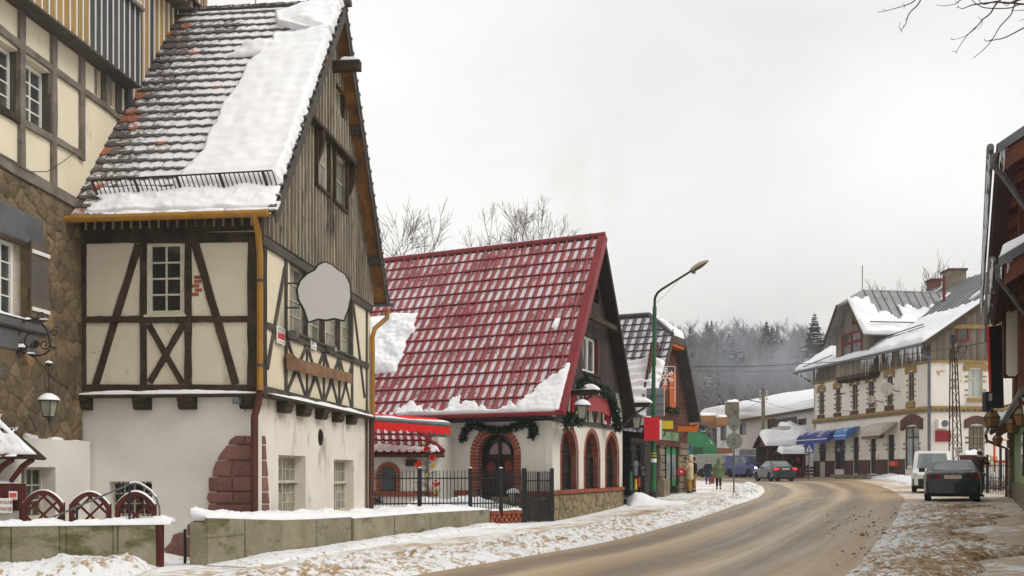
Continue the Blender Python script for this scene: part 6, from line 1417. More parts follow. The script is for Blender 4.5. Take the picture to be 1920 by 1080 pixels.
mb=MB();fr=[SFp.pt(x,y)for x,y in((1229,688),(1265.5,687),(1265.5,727),(1229,727),(1229,688))];mb.tube(fr,.018,5,False);mb.tube([SFp.pt(1265.5,727),SFp.pt(1265.5,754)],.014,5);mb.build('frame',m_white_p,sf)
mb=MB()
for k in range(6):
 t=math.pi/2+k*math.pi/3;d=(math.cos(t),math.sin(t));R_=.37;mb.tube([SFp.W(cx_+d[0]*.07,0,cz_+d[1]*.07),SFp.W(cx_+d[0]*R_,0,cz_+d[1]*R_)],.024,5)
 for q_ in(.17,.27):
  for s_ in(1,-1):t2=t+s_*.8;mb.tube([SFp.W(cx_+d[0]*q_,0,cz_+d[1]*q_),SFp.W(cx_+d[0]*q_+.11*math.cos(t2),0,cz_+d[1]*q_+.11*math.sin(t2))],.02,5)
ring=[SFp.W(cx_+.08*math.cos(k*math.pi/6),0,cz_+.08*math.sin(k*math.pi/6))for k in range(13)];mb.tube(ring,.02,5,False);mb.build('snowflake',m_white_p,sf)
snowgrid(lambda s,t:V((4.7+s*2.4,40.4+t*2.2,GZ(4.7+s*2.4,40.4+t*2.2))),30,30,lambda s,t:.62*math.exp(-((s-.05)/.45)**2)*math.sin(math.pi*t),seed=66,roundw=.2,amp=.3).build('snow_heap',m_snow,None,smooth='all',kind='structure')
# round and diamond signs on a thin post, seen from behind
tg_=plan(1376,44.2);gzt=GZ(tg_.x,tg_.y);TS=thing('road_sign','grey backs of a diamond and a round road sign on one thin post','road sign',(tg_.x,tg_.y,gzt));FT=FR(44.2);m_sback=mat('dull grey sign back',S(128,132,124),S(112,116,110),s=3,rough=.5,fine=.06)
MB().tube([(tg_.x,44.2,gzt-.1),(tg_.x,44.2,CH-(778-HY)/F*44.2)],.035,8).build('post',m_lead,TS,smooth=True)
MB().prism([FT.at(1375,777),FT.at(1391,793),FT.at(1376,812),FT.at(1360,794)],.04,.06,FT.W).build('diamond_sign',m_sback,TS)
cx_,cz_=FT.at(1376,827);MB().prism([(cx_+.36*math.cos(k*math.pi/14),cz_+.36*math.sin(k*math.pi/14))for k in range(28)],.04,.06,FT.W).build('round_sign',m_sback,TS)
for z in(cz_-.1,cz_+.1,cz_+.68):MB().box(cx_-.06,cx_+.06,.06,.10,z-.02,z+.02,FT.W).build('clamp',m_lead,TS)
# -- white and ochre house with the boarded upper floor, at the bend
C4,E4=plan(1745,63.),plan(1526,79.);HF=wallpl(E4,C4);LH=(C4-E4).length;hv=(C4-E4).normalized()
HRp=wallpl(C4,plan(1905,63.2));LHR=(plan(1905,63.2)-C4).length;hx=(plan(1905,63.2)-C4).normalized()
HH=thing('ochre_trim_house','big white house with ochre trim, boarded upper floor and cross gable at the road bend','house',C4)
m_hw=mat('aged white render',S(230,224,214),S(216,208,198),s=.5,bump=.2,bs=8,fine=.04,stain=[(S(176,142,96),1.1,.63,.68,(1,1,1)),(S(160,150,136),.7,.6,.78,(1,1,.4))])
m_och=mat('ochre trim',S(158,132,80),S(130,108,68),s=3,fine=.15);m_brn=mat('brown trim',S(96,66,58),S(80,54,48),s=2,fine=.12);m_brk2=mat('brown brick dado',S(116,74,60),S(92,58,50),s=5,fine=.2,stain=(S(150,90,60),2,.6,.66,(1,1,1)))
m_hbd=mat('weathered brown boards',S(130,118,102),S(92,84,76),s=1.6,bump=.5,bs=16,fine=.25,fs=12,st=(1,1,.12),rv=.2);m_wred=mat('old red window paint',S(118,44,42),S(100,38,36),s=4,fine=.1)
zst=HF.at(1640,779)[1];zwd=HF.at(1640,696)[1]
uw=[fwin(HF,*q_)for q_ in((1536,733,1545,777),(1567,726,1575.5,773),(1598,720,1608,769),(1628,714,1639,764),(1663,705,1674,759),(1703,697,1714,752))]
lwn=[fwin(HF,*q_)for q_ in((1537,828,1548,866),(1565,824,1584,880),(1599.5,820,1610,888),(1632,823,1642,888),(1664.5,815,1676.5,887),(1697,800,1723.5,880))]
wall(HF,0,LH,-.2,zwd,uw+lwn,m_hw,HH,'wall',rev=.14)
def zo(q_):return fwin(HRp,*q_)
ru=[zo((1815,692,1843,745))];rl_=[zo((1816,798,1846,858))]
wall(HRp,0,LHR,-.2,zwd,ru+rl_,m_hw,HH,'wall',rev=.25)
for k,w_ in enumerate(uw):window(HF,*w_,-.1,1,1,HH,mf=m_hbd,mg=m_glass,fw=.07,sash=2,transom=w_[2]+(w_[3]-w_[2])*.66)
for w_ in lwn[:2]+[lwn[5]]:window(HF,*w_,-.1,1,1,HH,mf=m_brn,mg=m_gla if w_ is lwn[5]else m_glass,fw=.09,sash=2,transom=w_[2]+(w_[3]-w_[2])*.75)
for w_ in lwn[2:5]:
 d_=MB().box(w_[0],w_[1],-.12,-.08,w_[2],w_[3],HF.W).build('door',m_door,HH)
 for k in range(5):MB().box(w_[0]+(w_[1]-w_[0])*(k+.5)/5.5,w_[0]+(w_[1]-w_[0])*(k+.7)/5.5,-.079,-.06,w_[2]+.1,w_[3]-.1,HF.W).build('bar',m_beamg,d_)
w_=ru[0];window(HRp,*w_,-.2,1,1,HH,mf=m_frame,mg=mat('pale curtained glass',S(176,184,178),S(190,194,188),s=2,rough=.2),fw=.07,sash=2,transom=w_[2]+(w_[3]-w_[2])*.66)
w_=rl_[0];window(HRp,*w_,-.2,2,3,HH,mf=m_frame,mg=mat('amber curtained glass',S(150,132,96),S(124,110,84),s=2,rough=.25),fw=.06,sash=2)  # panes carry a plain two-tone amber colour
for k in range(7):piece('bar',HRp,w_[0]+.05+k*.14,w_[0]+.07+k*.14,-.05,-.03,w_[2],w_[3],m_black,HH)
for k in range(6):piece('bar',HRp,w_[0],w_[1],-.028,-.01,w_[2]+.2+k*.33,w_[2]+.22+k*.33,m_black,HH)
def hood(fc,w_,m_,th=.35,ex=.28,rise=.22):
 a0,a1_=w_[0]-ex,w_[1]+ex;n=8;up=[(a0+(a1_-a0)*k/n,w_[3]+th*.35+rise*math.sin(math.pi*k/n)+th*.4)for k in range(n+1)];lo=[(a0,w_[3]-th*.35),(a0+ex*.9,w_[3]-th*.35)]+[(w_[0]+(w_[1]-w_[0])*k/6,w_[3]+.005+rise*.4*math.sin(math.pi*k/6))for k in range(7)]+[(a1_-ex*.9,w_[3]-th*.35),(a1_,w_[3]-th*.35)]
 mb=MB()
 for k in range(n):
  def lz(a):
   return w_[3]-th*.35 if a<w_[0]or a>w_[1]else w_[3]+.01+rise*.4*math.sin(math.pi*(a-w_[0])/(w_[1]-w_[0]))
  p,q_=up[k],up[k+1];mb.prism([(p[0],lz(p[0])),(q_[0],lz(q_[0])),q_,p],0,.09,fc.W)
 mb.build('window_hood',m_,HH)
def quoins(fc,w_,m_,zz_,wd=.2):
 for z in zz_:
  for dz in(0,.3):
   for(p,q_)in((w_[0]-wd,w_[0]-.005),(w_[1]+.005,w_[1]+wd)):piece('quoin',fc,p,q_,.0,.05,z+dz,z+dz+.09,m_,HH)
for k,w_ in enumerate(uw):
 hood(HF,w_,m_och if k not in(2,3)else m_beamb if False else m_och);piece('sill',HF,w_[0]-.12,w_[1]+.12,-.05,.13,w_[2]-.42,w_[2]-.04,m_och if k>4 else m_brn,HH);quoins(HF,w_,m_brn if k<4 else m_och,(w_[2]+.25,w_[2]+1.0))
for w_ in lwn:quoins(HF,w_,m_brn,(HF.at(1640,845)[1],),.16)
hood(HF,lwn[5],m_brn,th=.6,ex=.45,rise=.35);hood(HRp,ru[0],m_och,rise=.18);hood(HRp,rl_[0],m_brn,th=.45,rise=.28);piece('sill',HRp,ru[0][0]-.05,ru[0][1]+.05,0,.12,ru[0][2]-.3,ru[0][2]-.04,m_och,HH)
quoins(HRp,ru[0],m_och,(ru[0][2]+.1,ru[0][2]+.95));quoins(HRp,rl_[0],m_brn,(rl_[0][2]+.9,))
for fc,L_ in((HF,LH),(HRp,LHR)):
 piece('string_course',fc,-.03,L_,.0,.16,zst+.02,zst+.2,m_och,HH);piece('string_course',fc,-.03,L_,.0,.10,zst-.16,zst+.018,m_hbd,HH)
 for k in range(int(L_/.35)):piece('dentil',fc,k*.35,k*.35+.16,.101,.14,zst-.14,zst+.0,m_och,HH)
 piece('cornice',fc,-.03,L_,.0,.12,zwd-.14,zwd,m_och,HH)
# brown dado between the openings
edges=[0]+[v for w_ in lwn for v in(w_[0],w_[1])]+[LH]
zda=HF.at(1640,862)[1]
for k in range(0,len(edges),2):piece('dado',HF,edges[k]+.005,edges[k+1]-.005,0,.06,-.2,zda,m_brk2 if k<2 else m_brn,HH)
st=HF.at(1578,890)[0],HF.at(1682,890)[0];piece('step',HF,st[0],st[1],.07,.9,.8,1.42,m_pil,HH);piece('step',HF,st[0]+2,st[1]+2.5,.9,1.5,.8,1.25,m_pil,HH)
# boarded upper floor
zev=9.9;n=74
bay=HF.at(1569,700,.8)[0],HF.at(1630,690,.8)[0]
for k in range(n):
 a0,a1_=k*LH/n,(k+1)*LH/n;piece('board',HF,a0+.01,a1_-.01,.0,.07+rnd.uniform(0,.02),zwd+.01,zev+.1,m_hbd,HH)
rdz=.66
nr_=34
for k in range(nr_):
 a0,a1_=k*LHR/nr_,(k+1)*LHR/nr_;piece('board',HRp,a0+.01,a1_-.01,.0,.07+rnd.uniform(0,.02),zwd+.01,zev+.15+a0*rdz,m_hbd,HH)
w_=zo((1791,608,1816,640));window(HRp,*w_,.09,1,1,HH,mf=m_wred,mg=m_glass,fw=.13)
w_=zo((1833,625,1838,650));
for q_ in((1540,704,1546,720),(1657,654,1672,676),(1702,640,1711,662)):window(HF,*fwin(HF,*q_),.09,1,1,HH,mf=m_wred if q_[0]>1560 else m_hbd,mg=m_glass,fw=.08)
piece('beam',HRp,1.3,4.3,.08,.2,HRp.at(1770,612)[1]-.15,HRp.at(1770,612)[1]+.1,m_och,HH)
# main roof
inn=V((-hv.y,hv.x,0));inn=inn if inn.x>0 else-inn
eN=zpt(C4+hv*.9-inn*1.0,zev-.35);eF=zpt(E4-hv*1.2-inn*1.0,zev-.35);rN=zpt(C4+hv*.9+inn*8.0,zev-.35+9*rdz);rF=zpt(E4-hv*1.2+inn*8.0,zev-.35+9*rdz)
m_zinc=mat('old zinc sheet',S(150,150,150),S(122,122,124),s=1.2,rough=.5,fine=.12,fs=8,stain=(S(100,96,94),1.2,.6,.7,(1,1,1)),metal=.1)
poly_slab([eN,eF,rF,rN],.18,m_zinc,HH,'roof')
bN,bF=zpt(C4+hv*.9+inn*17,zev-.35),zpt(E4-hv*1.2+inn*17,zev-.35);poly_slab([rN,rF,bF,bN],.18,m_zinc,HH,'roof')
wall(wallpl(E4+inn*16,E4),0,16,0,zev,[],m_hw,HH,'wall')
HP2=Pl(eF,eN-eF,(rN-eN));
if HP2.n.z<0:HP2.n=-HP2.n
LM,LM2=(eN-eF).length,(rN-eN).length
for k in range(int(LM/.75)):a=k*.75+.2;piece('seam',HP2,a,a+.05,.0,.06,0,LM2,m_lead,HH)
def hm(s,t):
 b_=t*LM2;a=s*LM;lim=4.2+1.0*NZ.noise((a*.35,2,2))+.5*NZ.noise((a*1.4,2,5))+.25*NZ.noise((a*4,1,1));lim+=max(0,(a-LM*.6))*.12
 return b_<lim or NZ.noise((a*1.5,b_*.25,4))>.42
snowgrid(lambda s,t:HP2.W(s*LM-.0,.02,t*LM2-.1),150,60,lambda s,t:.14+.12*max(0,1-t*3),up=HP2.n,seed=71,roundw=.02,amp=.4,fq=.8,mask=hm).build('snow',m_snow,HH,smooth='all')
mb=MB();
def verge(p,q_,side,w_,th,m_,parent,name='verge_board'):
 dn=V((0,0,-1));c_=[p,p+dn*w_,q_+dn*w_,q_];return MB().add(c_+[c+side*th for c in c_],[(0,1,2,3),(7,6,5,4),(0,4,5,1),(1,5,6,2),(2,6,7,3),(3,7,4,0)]).build(name,m_,parent)
verge(eN+hv*.01,rN+hv*.01,hv,.34,.08,m_beamb,HH);verge(eN-inn*.02,eF-inn*.02,-inn,.22,.06,m_beamb,HH)
MB().tube([eN-inn*.1-V((0,0,.12)),eF-inn*.1-V((0,0,.12))],.10,8).build('gutter',m_lead,HH)
def cg(a,z,o=.1):p,q_=HP2.at(a,z,o);return p,q_
sg2=[(1668,640),(1728,613)];p0,p1=HP2.at(1664,634,.3),HP2.at(1733,612,.3)
for(p,q_)in((p0,p1),):MB().tube([HP2.W(p[0],.45,p[1]),HP2.W(q_[0],.45,q_[1])],.04,5).tube([HP2.W(p[0],.3,p[1]),HP2.W(q_[0],.3,q_[1])],.03,5).build('snow_guard',m_beamg,HH)
p0,p1=HP2.at(1508,690,.3),HP2.at(1562,668,.3);MB().tube([HP2.W(p0[0],.4,p0[1]),HP2.W(p1[0],.4,p1[1])],.04,5).build('snow_guard',m_beamg,HH)
# icicles
def icicles(A,B,n,lmin,lmax,parent,seed=0,r=.03):
 rr_=random.Random(seed)
 for k in range(n):
  t=rr_.random();p=A+(B-A)*t;L_=rr_.uniform(lmin,lmax)*rr_.random()**.5;w_=r*rr_.uniform(.6,1.2);MB().tube([p,p-V((rr_.uniform(-.02,.02),0,L_*.5)),p-V((rr_.uniform(-.03,.03),0,L_))],[w_,w_*.6,w_*.08],5).build('icicle',m_ice,parent,smooth=True)
m_ice=bpy.data.materials.new('ice');m_ice.use_nodes=True;b_=m_ice.node_tree.nodes['Principled BSDF'];b_.inputs['Base Color'].default_value=(.82,.86,.9,1);b_.inputs['Roughness'].default_value=.12;b_.inputs['Transmission Weight'].default_value=.25;b_.inputs['IOR'].default_value=1.31
icicles(eN-inn*.05-V((0,0,.2)),eN+(eF-eN)*.42-inn*.05-V((0,0,.2)),60,.3,1.3,HH,1,.05);icicles(eF-inn*.05-V((0,0,.2)),eF+(eN-eF)*.22-V((0,0,.2)),30,.3,1.2,HH,2,.05)
# cross gable with its bay
o1=.85;zb0_,zb1_=HF.at(1600,702,o1)[1],12.3
ac_=(bay[0]+bay[1])/2;OG=1.7
aL,zL=HF.at(1544,647,OG);aRr,zRr=HF.at(1619,623,OG);ahl,zhl=HF.at(1569,572,OG);ahr,zhr=HF.at(1590,564,OG)
acn=(ahl+ahr)/2;zE3=(zL+zRr)/2;zH3=(zhl+zhr)/2;hw_=(aRr-aL)/2;hh_=(ahr-ahl)/2;slp=(zH3-zE3)/(hw_-hh_);zT3=zH3+hh_*slp
W_=HF.W;Le,Re,Lh,Rh_=W_(acn-hw_,OG,zE3),W_(acn+hw_,OG,zE3),W_(acn-hh_,OG,zH3),W_(acn+hh_,OG,zH3);Tf=W_(acn,OG-1.5,zT3);Tb=W_(acn,-8,zT3);Leb,Reb=W_(acn-hw_,-7,zE3),W_(acn+hw_,-7,zE3)
poly_slab([Le,Lh,Tf,Tb,Leb],.16,m_zinc,HH,'roof');poly_slab([Re,Rh_,Tf,Tb,Reb],.16,m_zinc,HH,'roof');poly_slab([Lh,Rh_,Tf],.14,m_zinc,HH,'roof')
for p,q_ in((Le,Lh),(Re,Rh_)):verge(p,q_,HF.n,.3,.07,m_beamb,HH)
XP=Pl(Re,Reb-Re,(Rh_-Re)-((Rh_-Re).project(Reb-Re)));
if XP.n.z<0:XP.n=-XP.n
LX,LX2=(Reb-Re).length,(W_(acn,OG,zT3)-Re).length
for k in range(14):a=.3+k*.62;piece('seam',XP,a,a+.05,0,.05,0,LX2-.05 if a>1.3 else LX2*.72,m_lead,HH)
def xm(s,t):a=s*LX;return t*LX2<2.9+.9*NZ.noise((a*.7,3,3))+.4*NZ.noise((a*2.2,3,3))-(1.2 if .2<s<.4 else 0)+(.9 if s<.18 else 0)
snowgrid(lambda s,t:XP.W(s*LX,.02,t*LX2-.08),60,50,lambda s,t:.14+.12*max(0,1-t*3),up=XP.n,seed=73,roundw=.03,amp=.4,fq=.9,mask=xm).build('snow',m_snow,HH,smooth='all')
MB().tube([XP.W(.6,.4,.75),XP.W(6.5,.4,.75)],.04,5).build('snow_guard',m_beamg,HH)
MB().tube([Tf+V((0,0,-.1)),Tf+V((0,0,1.7))],.03,5).build('lightning_rod',m_beamg,HH)
b0,b1=bay;nb=16
gz_=lambda a:min(zE3+(a-(acn-hw_))*slp,zE3+((acn+hw_)-a)*slp,zH3+.3)-.2
wn3=fwin(HF,1580,622,1619,672,o1)
wn3=(wn3[0],wn3[1],HF.at(1600,673,o1)[1],HF.at(1600,622,o1)[1])
wn3=(b0+(b1-b0)*.2,b0+(b1-b0)*.82,wn3[2],wn3[3])
for k in range(nb):
 a0,a1_=b0+(b1-b0)*k/nb,b0+(b1-b0)*(k+1)/nb;am=(a0+a1_)/2
 for(z0,z1)in((zb0_,wn3[2]if wn3[0]<am<wn3[1]else gz_(am)),)+(((wn3[3],gz_(am)),)if wn3[0]<am<wn3[1]else()):
  piece('board',HF,a0+.01,a1_-.01,o1-.06,o1+rnd.uniform(0,.02),z0,z1,m_hbd,HH)
piece('bay_side',HF,b1-.06,b1,.0,o1-.02,zb0_,gz_(b1)-.0,m_hbd,HH);piece('bay_side',HF,b0,b0+.06,.0,o1-.02,zb0_,gz_(b0),m_hbd,HH);piece('bay_floor',HF,b0,b1,0,o1,zb0_-.25,zb0_,m_beamb,HH)
piece('dormer_cheek',HF,b1-.08,b1-.0,-5.5,-.01,zev-.2,gz_(b1)-.1,m_lead,HH)
window(HF,*wn3,o1+.02,1,1,HH,mf=m_wred,mg=m_glass,fw=.16,sash=2,transom=wn3[2]+(wn3[3]-wn3[2])*.62)
g_=fwin(HF,1589,588,1598,606,o1);window(HF,acn-.2,acn+.75,zH3-1.6,zH3-.5,o1+.02,1,1,HH,mf=m_hbd,mg=m_glassd,fw=.1)
for k in range(6):piece('bracket',HF,b0+.2+k*(b1-b0-.4)/5-.06,b0+.2+k*(b1-b0-.4)/5+.06,.05,o1,zb0_-.42,zb0_-.26,m_beamb,HH)
# chimneys
def chim(x0,y0,x1,y1,d,m_,dep=1.0,cap=m_brn):
 w_=(x1-x0)/F*d;xc=(x0-CX)/F*d;zt_=CH-(y0-HY)/F*d;zb_=CH-(y1-HY)/F*d-1.2
 c=MB().box(xc,xc+w_,d,d+dep,zb_,zt_-.15).build('chimney',m_,HH);MB().box(xc-.08,xc+w_+.08,d-.08,d+dep+.08,zt_-.15,zt_).build('cap',cap,c)
chim(1747,522,1765,546,77,m_brk2);chim(1780,503,1812,546,73,m_pil,1.2);MB().tube([((1770-CX)/F*70,70,13.2),((1770-CX)/F*70,70,CH-(518-HY)/F*70)],.1,8).build('flue',m_wred,HH)
# downpipe, dishes, antenna, conditioner, signs
dpp=[(1727,634),(1729,645),(1738,664),(1748,680),(1749,700),(1749,868)];
MB().tube([HF.W(LH+.2,.95,zev-.5),HF.W(LH+.1,.8,zev-1.0),HF.W(LH,.1,zwd+.15),HF.W(LH,.1,zwd-.6),HF.W(LH,.10,.5)],.10,8).build('downpipe',m_lead,HH,smooth=True)
MB().tube([V(eF)-V((0,0,.1)),HF.W(0,.3,zwd+.1)],.09,8).build('downpipe',m_lead,HH,smooth=True)
def dish(x,y,r,label):
 a,z=HF.at(x,y,.8);t=thing('satellite_dish',label,'satellite dish',HF.W(a,.8,z),'satellite dishes');c=HF.W(a,.8,z);ax=(V((0,0,CH+4))-c).normalized();ux=ax.cross(V((0,0,1))).normalized();uz=ux.cross(ax)
 mb=MB();n=20;vs=[c-ax*.10*r];
 for j in(1,2,3):vs+=[c+ux*(r*j/3*math.cos(2*math.pi*k/n))+uz*(r*1.08*j/3*math.sin(2*math.pi*k/n))+ax*(.22*r*(j/3)**2-.1*r)for k in range(n)]
 mb.add(vs,[(0,1+k,1+(k+1)%n)for k in range(n)]+[(1+j*n+k,1+(j+1)*n+k,1+(j+1)*n+(k+1)%n,1+j*n+(k+1)%n)for j in(0,1)for k in range(n)]);mb.build('dish',m_dish,t,smooth=True,fix=False)
 MB().tube([c-ax*.1,HF.W(a+.2,.02,z-.2)],.04,6).tube([c-uz*r,c+ax*r*.8],.015,4).build('arm',m_lead,t)
m_dish=flat('dish grey',S(196,190,180));dish(1663,729,.40,'large pale satellite dish in front of the upper floor window');dish(1633,749,.25,'smaller pale satellite dish left of and below the large one')
a,z=HF.at(1588,748,.6);t=thing('tv_antenna','thin television antenna on an arm beside the third upper window','antenna',HF.W(a,.6,z));MB().tube([HF.W(a-.9,.0,z-.8),HF.W(a-.9,.6,z-.8),HF.W(a-.9,.6,z+.5)],.025,5).build('mast',m_black,t)
mb=MB();mb.tube([HF.W(a-1.5,.6,z+.4),HF.W(a-.4,.6,z+.5)],.02,4)
for k in range(6):mb.tube([HF.W(a-1.4+k*.18,.35,z+.42),HF.W(a-1.4+k*.18,.85,z+.42)],.012,4)
mb.build('aerial',m_black,t)
ac=signbox('air_conditioner','boxy air conditioner outdoor unit on the white wall beside the lattice mast',HRp,1760,786,1781,803,.4,.38,m_framew,cat='air conditioner');a,z=HRp.at(1772,794,.42);MB().rev([(.001,0),(.22,0),(.22,.02)],(0,0,0),16,T=lambda x,y,zz:HRp.W(a+x,.41+zz,z+y)).build('fan_grille',m_lead,ac)
signbox('wall_sign','blank dark red square sign on the white wall below the air conditioner',HRp,1755,807,1783,828,.12,.1,flat('dark red sign',S(132,24,36)))
ob=signbox('post_box','small orange box on the brown dado beside the dark doors',HF,1668,865,1677,874,.35,.3,flat('orange box paint',S(214,84,50)),cat='post box')
# awnings over the shop fronts
def shade(name,label,x0,x1,yt,yb,out_,m_,secs=2,drop=.3,stripe=True,open_side=False):
 a0,zt_=HF.at(x0,yt,.05);a1_,_=HF.at(x1,yt,.05);zb_=HF.at((x0+x1)/2,yb,out_)[1];zt_=HF.at((x0+x1)/2,yt,.05)[1];t=thing(name,label,'awning',HF.W((a0+a1_)/2,.1,zt_));n=6
 for s_ in range(secs):
  p,q_=a0+(a1_-a0)*s_/secs,a0+(a1_-a0)*(s_+1)/secs;mb=MB();prof=[(.05+(out_-.05)*math.sin(math.pi/2*k/n),zb_+.0+(zt_-zb_)*math.cos(math.pi/2*k/n))for k in range(n+1)]+[(out_,zb_-drop)]
  mb.add([HF.W(p,o,z)for o,z in prof]+[HF.W(q_-.02,o,z)for o,z in prof],[(k,k+1,k+1+n+2,k+n+2)for k in range(n+1)]+[tuple(range(n+2))+(),tuple(range(n+2,2*n+4))]);mb.build('cloth',m_,t,fix=False)
 if stripe:MB().box(a0,a1_-.02,out_+.005,out_+.012,zb_-.02,zb_+.03,HF.W).build('trim',m_white_p,t)
 return t
m_blu=mat('dusty blue awning',S(44,56,120),S(64,74,130),s=1.2,fine=.1,snow=.3,snows=.7,smax=.6);m_blu2=flat('bright blue awning',S(56,112,184),snow=.15)
m_crm=mat('cream canvas',S(196,190,178),S(170,164,152),s=2.5,fine=.08,bump=.5,bs=3)
shade('blue_awning','long dark blue rounded awning in two sections over the shop windows',1526,1586,806,822,1.5,m_blu,2)
shade('bright_blue_awning','shorter bright blue rounded awning beside the long dark blue one',1588,1612,800,815,1.1,m_blu2,1)
shade('cream_awning','sagging cream canvas awning over the dark doors',1646,1684,792,808,1.3,m_crm,1,drop=.25,stripe=False)
bs_=signbox('shop_sign','brown shop signboard with ochre lower edge under the cream awning',HF,1615,809,1650,823,.3,.2,m_brn);a0,a1_,b0,b1=fwin(HF,1615,820,1650,823,.32);MB().box(a0,a1_,.3,.34,b0,b1,HF.W).build('trim',m_och,bs_)
# -- modern house with the wide snowy roof, far side of the road
BH=thing('modern_house','wide white house with a flat-pitched thickly snowed roof behind the utility pole','house',plan(1440,98))
BFp=wallpl(plan(1386,105),plan(1570,81.5));LB=(plan(1570,81.5)-plan(1386,105)).length;BL=wallpl(plan(1344,112),plan(1386,105));LBL=(plan(1386,105)-plan(1344,112)).length
m_bw=mat('cool white render',S(206,202,200),S(192,188,188),s=.4,fine=.03)
zBt=7.2;bw_s=[fwin(BFp,*q_)for q_ in((1386.5,789,1399.5,815),(1438,785,1454,814),(1495,785,1512,797))]
wall(BFp,0,LB,0,zBt+.6,bw_s,m_bw,BH,'wall',rev=.2);wall(BL,0,LBL,0,zBt,[fwin(BL,1350,795,1362,826)],m_bw,BH,'wall',rev=.3)
for w_ in bw_s:window(BFp,*w_,-.15,1,1,BH,mf=m_brn,mg=m_glassd,fw=.12)
window(BL,*fwin(BL,1350,795,1362,826),-.2,1,1,BH,mf=m_brn,mg=m_glassd,fw=.12)
a0,a1_,b0,b1=fwin(BFp,1455,784,1494,815);piece('panel',BFp,a0,a1_,.0,.12,b0,b1,mat('dark brown panel',S(84,70,72),S(74,62,64),s=1,fine=.1),BH)
for x0,x1 in((1388,1400),(1402,1414),(1416,1426)):a0,a1_,b0,b1=fwin(BFp,x0,843,x1,872);w_=MB().box(a0-.1,a0,.0,.1,b0,b1,BFp.W).build('shop_window',m_bw,BH);inst('pane',ubox(m_glassd),w_,BFp.M((a0+a1_)/2,.03,(b0+b1)/2,0,a1_-a0-.1,.05,b1-b0))
P3_=lambda x,y,d:V(((x-CX)/F*d,d,CH-(y-HY)/F*d))
rp4=[P3_(1308,777,110),P3_(1386,787,103.5),P3_(1580,755,80),P3_(1575,728,92)]
poly_slab(rp4,.3,m_beamb,BH,'roof');snowgrid(lambda s,t:(rp4[1]+(rp4[2]-rp4[1])*s)*(1-t)+(rp4[0]+(rp4[3]-rp4[0])*s)*t,60,24,.55,seed=81,roundw=.06,amp=.15,fq=.3).build('snow',m_snow,BH,smooth='all')
ch_=MB().box((1364-CX)/F*99,(1386-CX)/F*99,99,100.2,6.5,CH-(754-HY)/F*99).build('chimney',m_pil,BH);snowgrid(lambda s,t:V(((1363-CX)/F*99+s*1.25,98.9+t*1.4,CH-(754-HY)/F*99)),6,6,.25,seed=3,roundw=.3).build('snow',m_snow,BH,smooth='all')
m_lar=mat('larch boards',S(178,128,80),S(150,104,66),s=4,fine=.15)
for(x0,x1,y0,y1,d)in((1313,1349,779,791,100),(1350,1366,782,797,98)):
 p=P3_(x0,y0,d);MB().box(p.x,p.x+(x1-x0)/F*d,d,d+6,p.z-(y1-y0)/F*d,p.z).build('canopy',m_lar,BH);snowgrid(lambda s,t:p+V((s*(x1-x0)/F*d,t*5,0)),8,6,.3,seed=x0,roundw=.2).build('snow',m_snow,BH,smooth='all')
p=P3_(1343,840,99);MB().box(p.x,p.x+1.6,99,103,p.z-.5,p.z).build('canopy',m_lar,BH)
# market huts, tents, fence beyond the road
def hut(name,label,x0,x1,yt,yb,d,m_,roofsnow=True,dep=3.5,ridge=.9):
 p=P3_(x0,yt,d);w_=(x1-x0)/F*d;zb_=GZ(p.x+w_/2,d)-.1;t=thing(name,label,'market hut',(p.x+w_/2,d,zb_));z0=p.z
 for(xx,yy)in((p.x,d),(p.x+w_,d),(p.x,d+dep),(p.x+w_,d+dep)):MB().box(xx-.08,xx+.08,yy-.08,yy+.08,zb_,z0).build('post',m_,t)
 MB().box(p.x,p.x+w_,d+dep-.1,d+dep,zb_,z0).build('back_panel',m_beamd,t);MB().box(p.x,p.x+w_,d,d+.6,zb_,zb_+.9).build('counter',m_,t)
 A,B_,C_,D_=V((p.x-.3,d-.4,z0)),V((p.x+w_+.3,d-.4,z0)),V((p.x+w_+.3,d+dep/2,z0+ridge)),V((p.x-.3,d+dep/2,z0+ridge));E_,F_=V((p.x-.3,d+dep+.4,z0)),V((p.x+w_+.3,d+dep+.4,z0))
 poly_slab([A,B_,C_,D_],.1,m_,t,'roof');poly_slab([E_,F_,C_,D_],.1,m_,t,'roof');MB().prism([(d-.2,z0),(d+dep+.2,z0),(d+dep/2,z0+ridge-.1)],p.x,p.x+.1,lambda a,b_,c:V((b_,a,c))).build('gable',m_,t)
 snowgrid(lambda s,u:(A+(B_-A)*s)*(1-u)+(D_+(C_-D_)*s)*u,30,14,.42,seed=int(x0),roundw=.12,amp=.3,fq=.6).build('snow',m_snow,t,smooth='all')
 rr_=random.Random(int(x0))
 for k in range(16):
  c_=rr_.choice([m_rdc,m_blk,m_whp,m_beamd,m_redwood,m_bow]);xx=p.x+.2+rr_.random()*(w_-.4);zz_=z0-.3-rr_.random()*.5;MB().box(xx,xx+.25,d+.1,d+.2,zz_-rr_.uniform(.4,.9),zz_).build('goods',c_,t)
 return t
hut('market_hut','dark wooden market hut with thick snow on its roof, right of the utility pole',1440,1508,836,880,80,m_redwood,ridge=1.0)
hut('low_stall','red-framed market stall with snowy flat roof beside the pedestrian sign',1470,1506,851,890,76.5,m_redwood,ridge=.25,dep=2.0)
sb_=thing('snowy_shed','small pale shed with a snow-laden roof above the market hut','shed',P3_(1500,815,88));MB().box(P3_(1463,800,88).x,P3_(1483,800,88).x,88,91,2,P3_(1463,799,88).z).build('wall',m_bw,sb_);MB().box(P3_(1484,800,88).x,P3_(1540,800,88).x,88.2,93,1,P3_(1463,813,88).z).build('wall',m_bw,sb_)
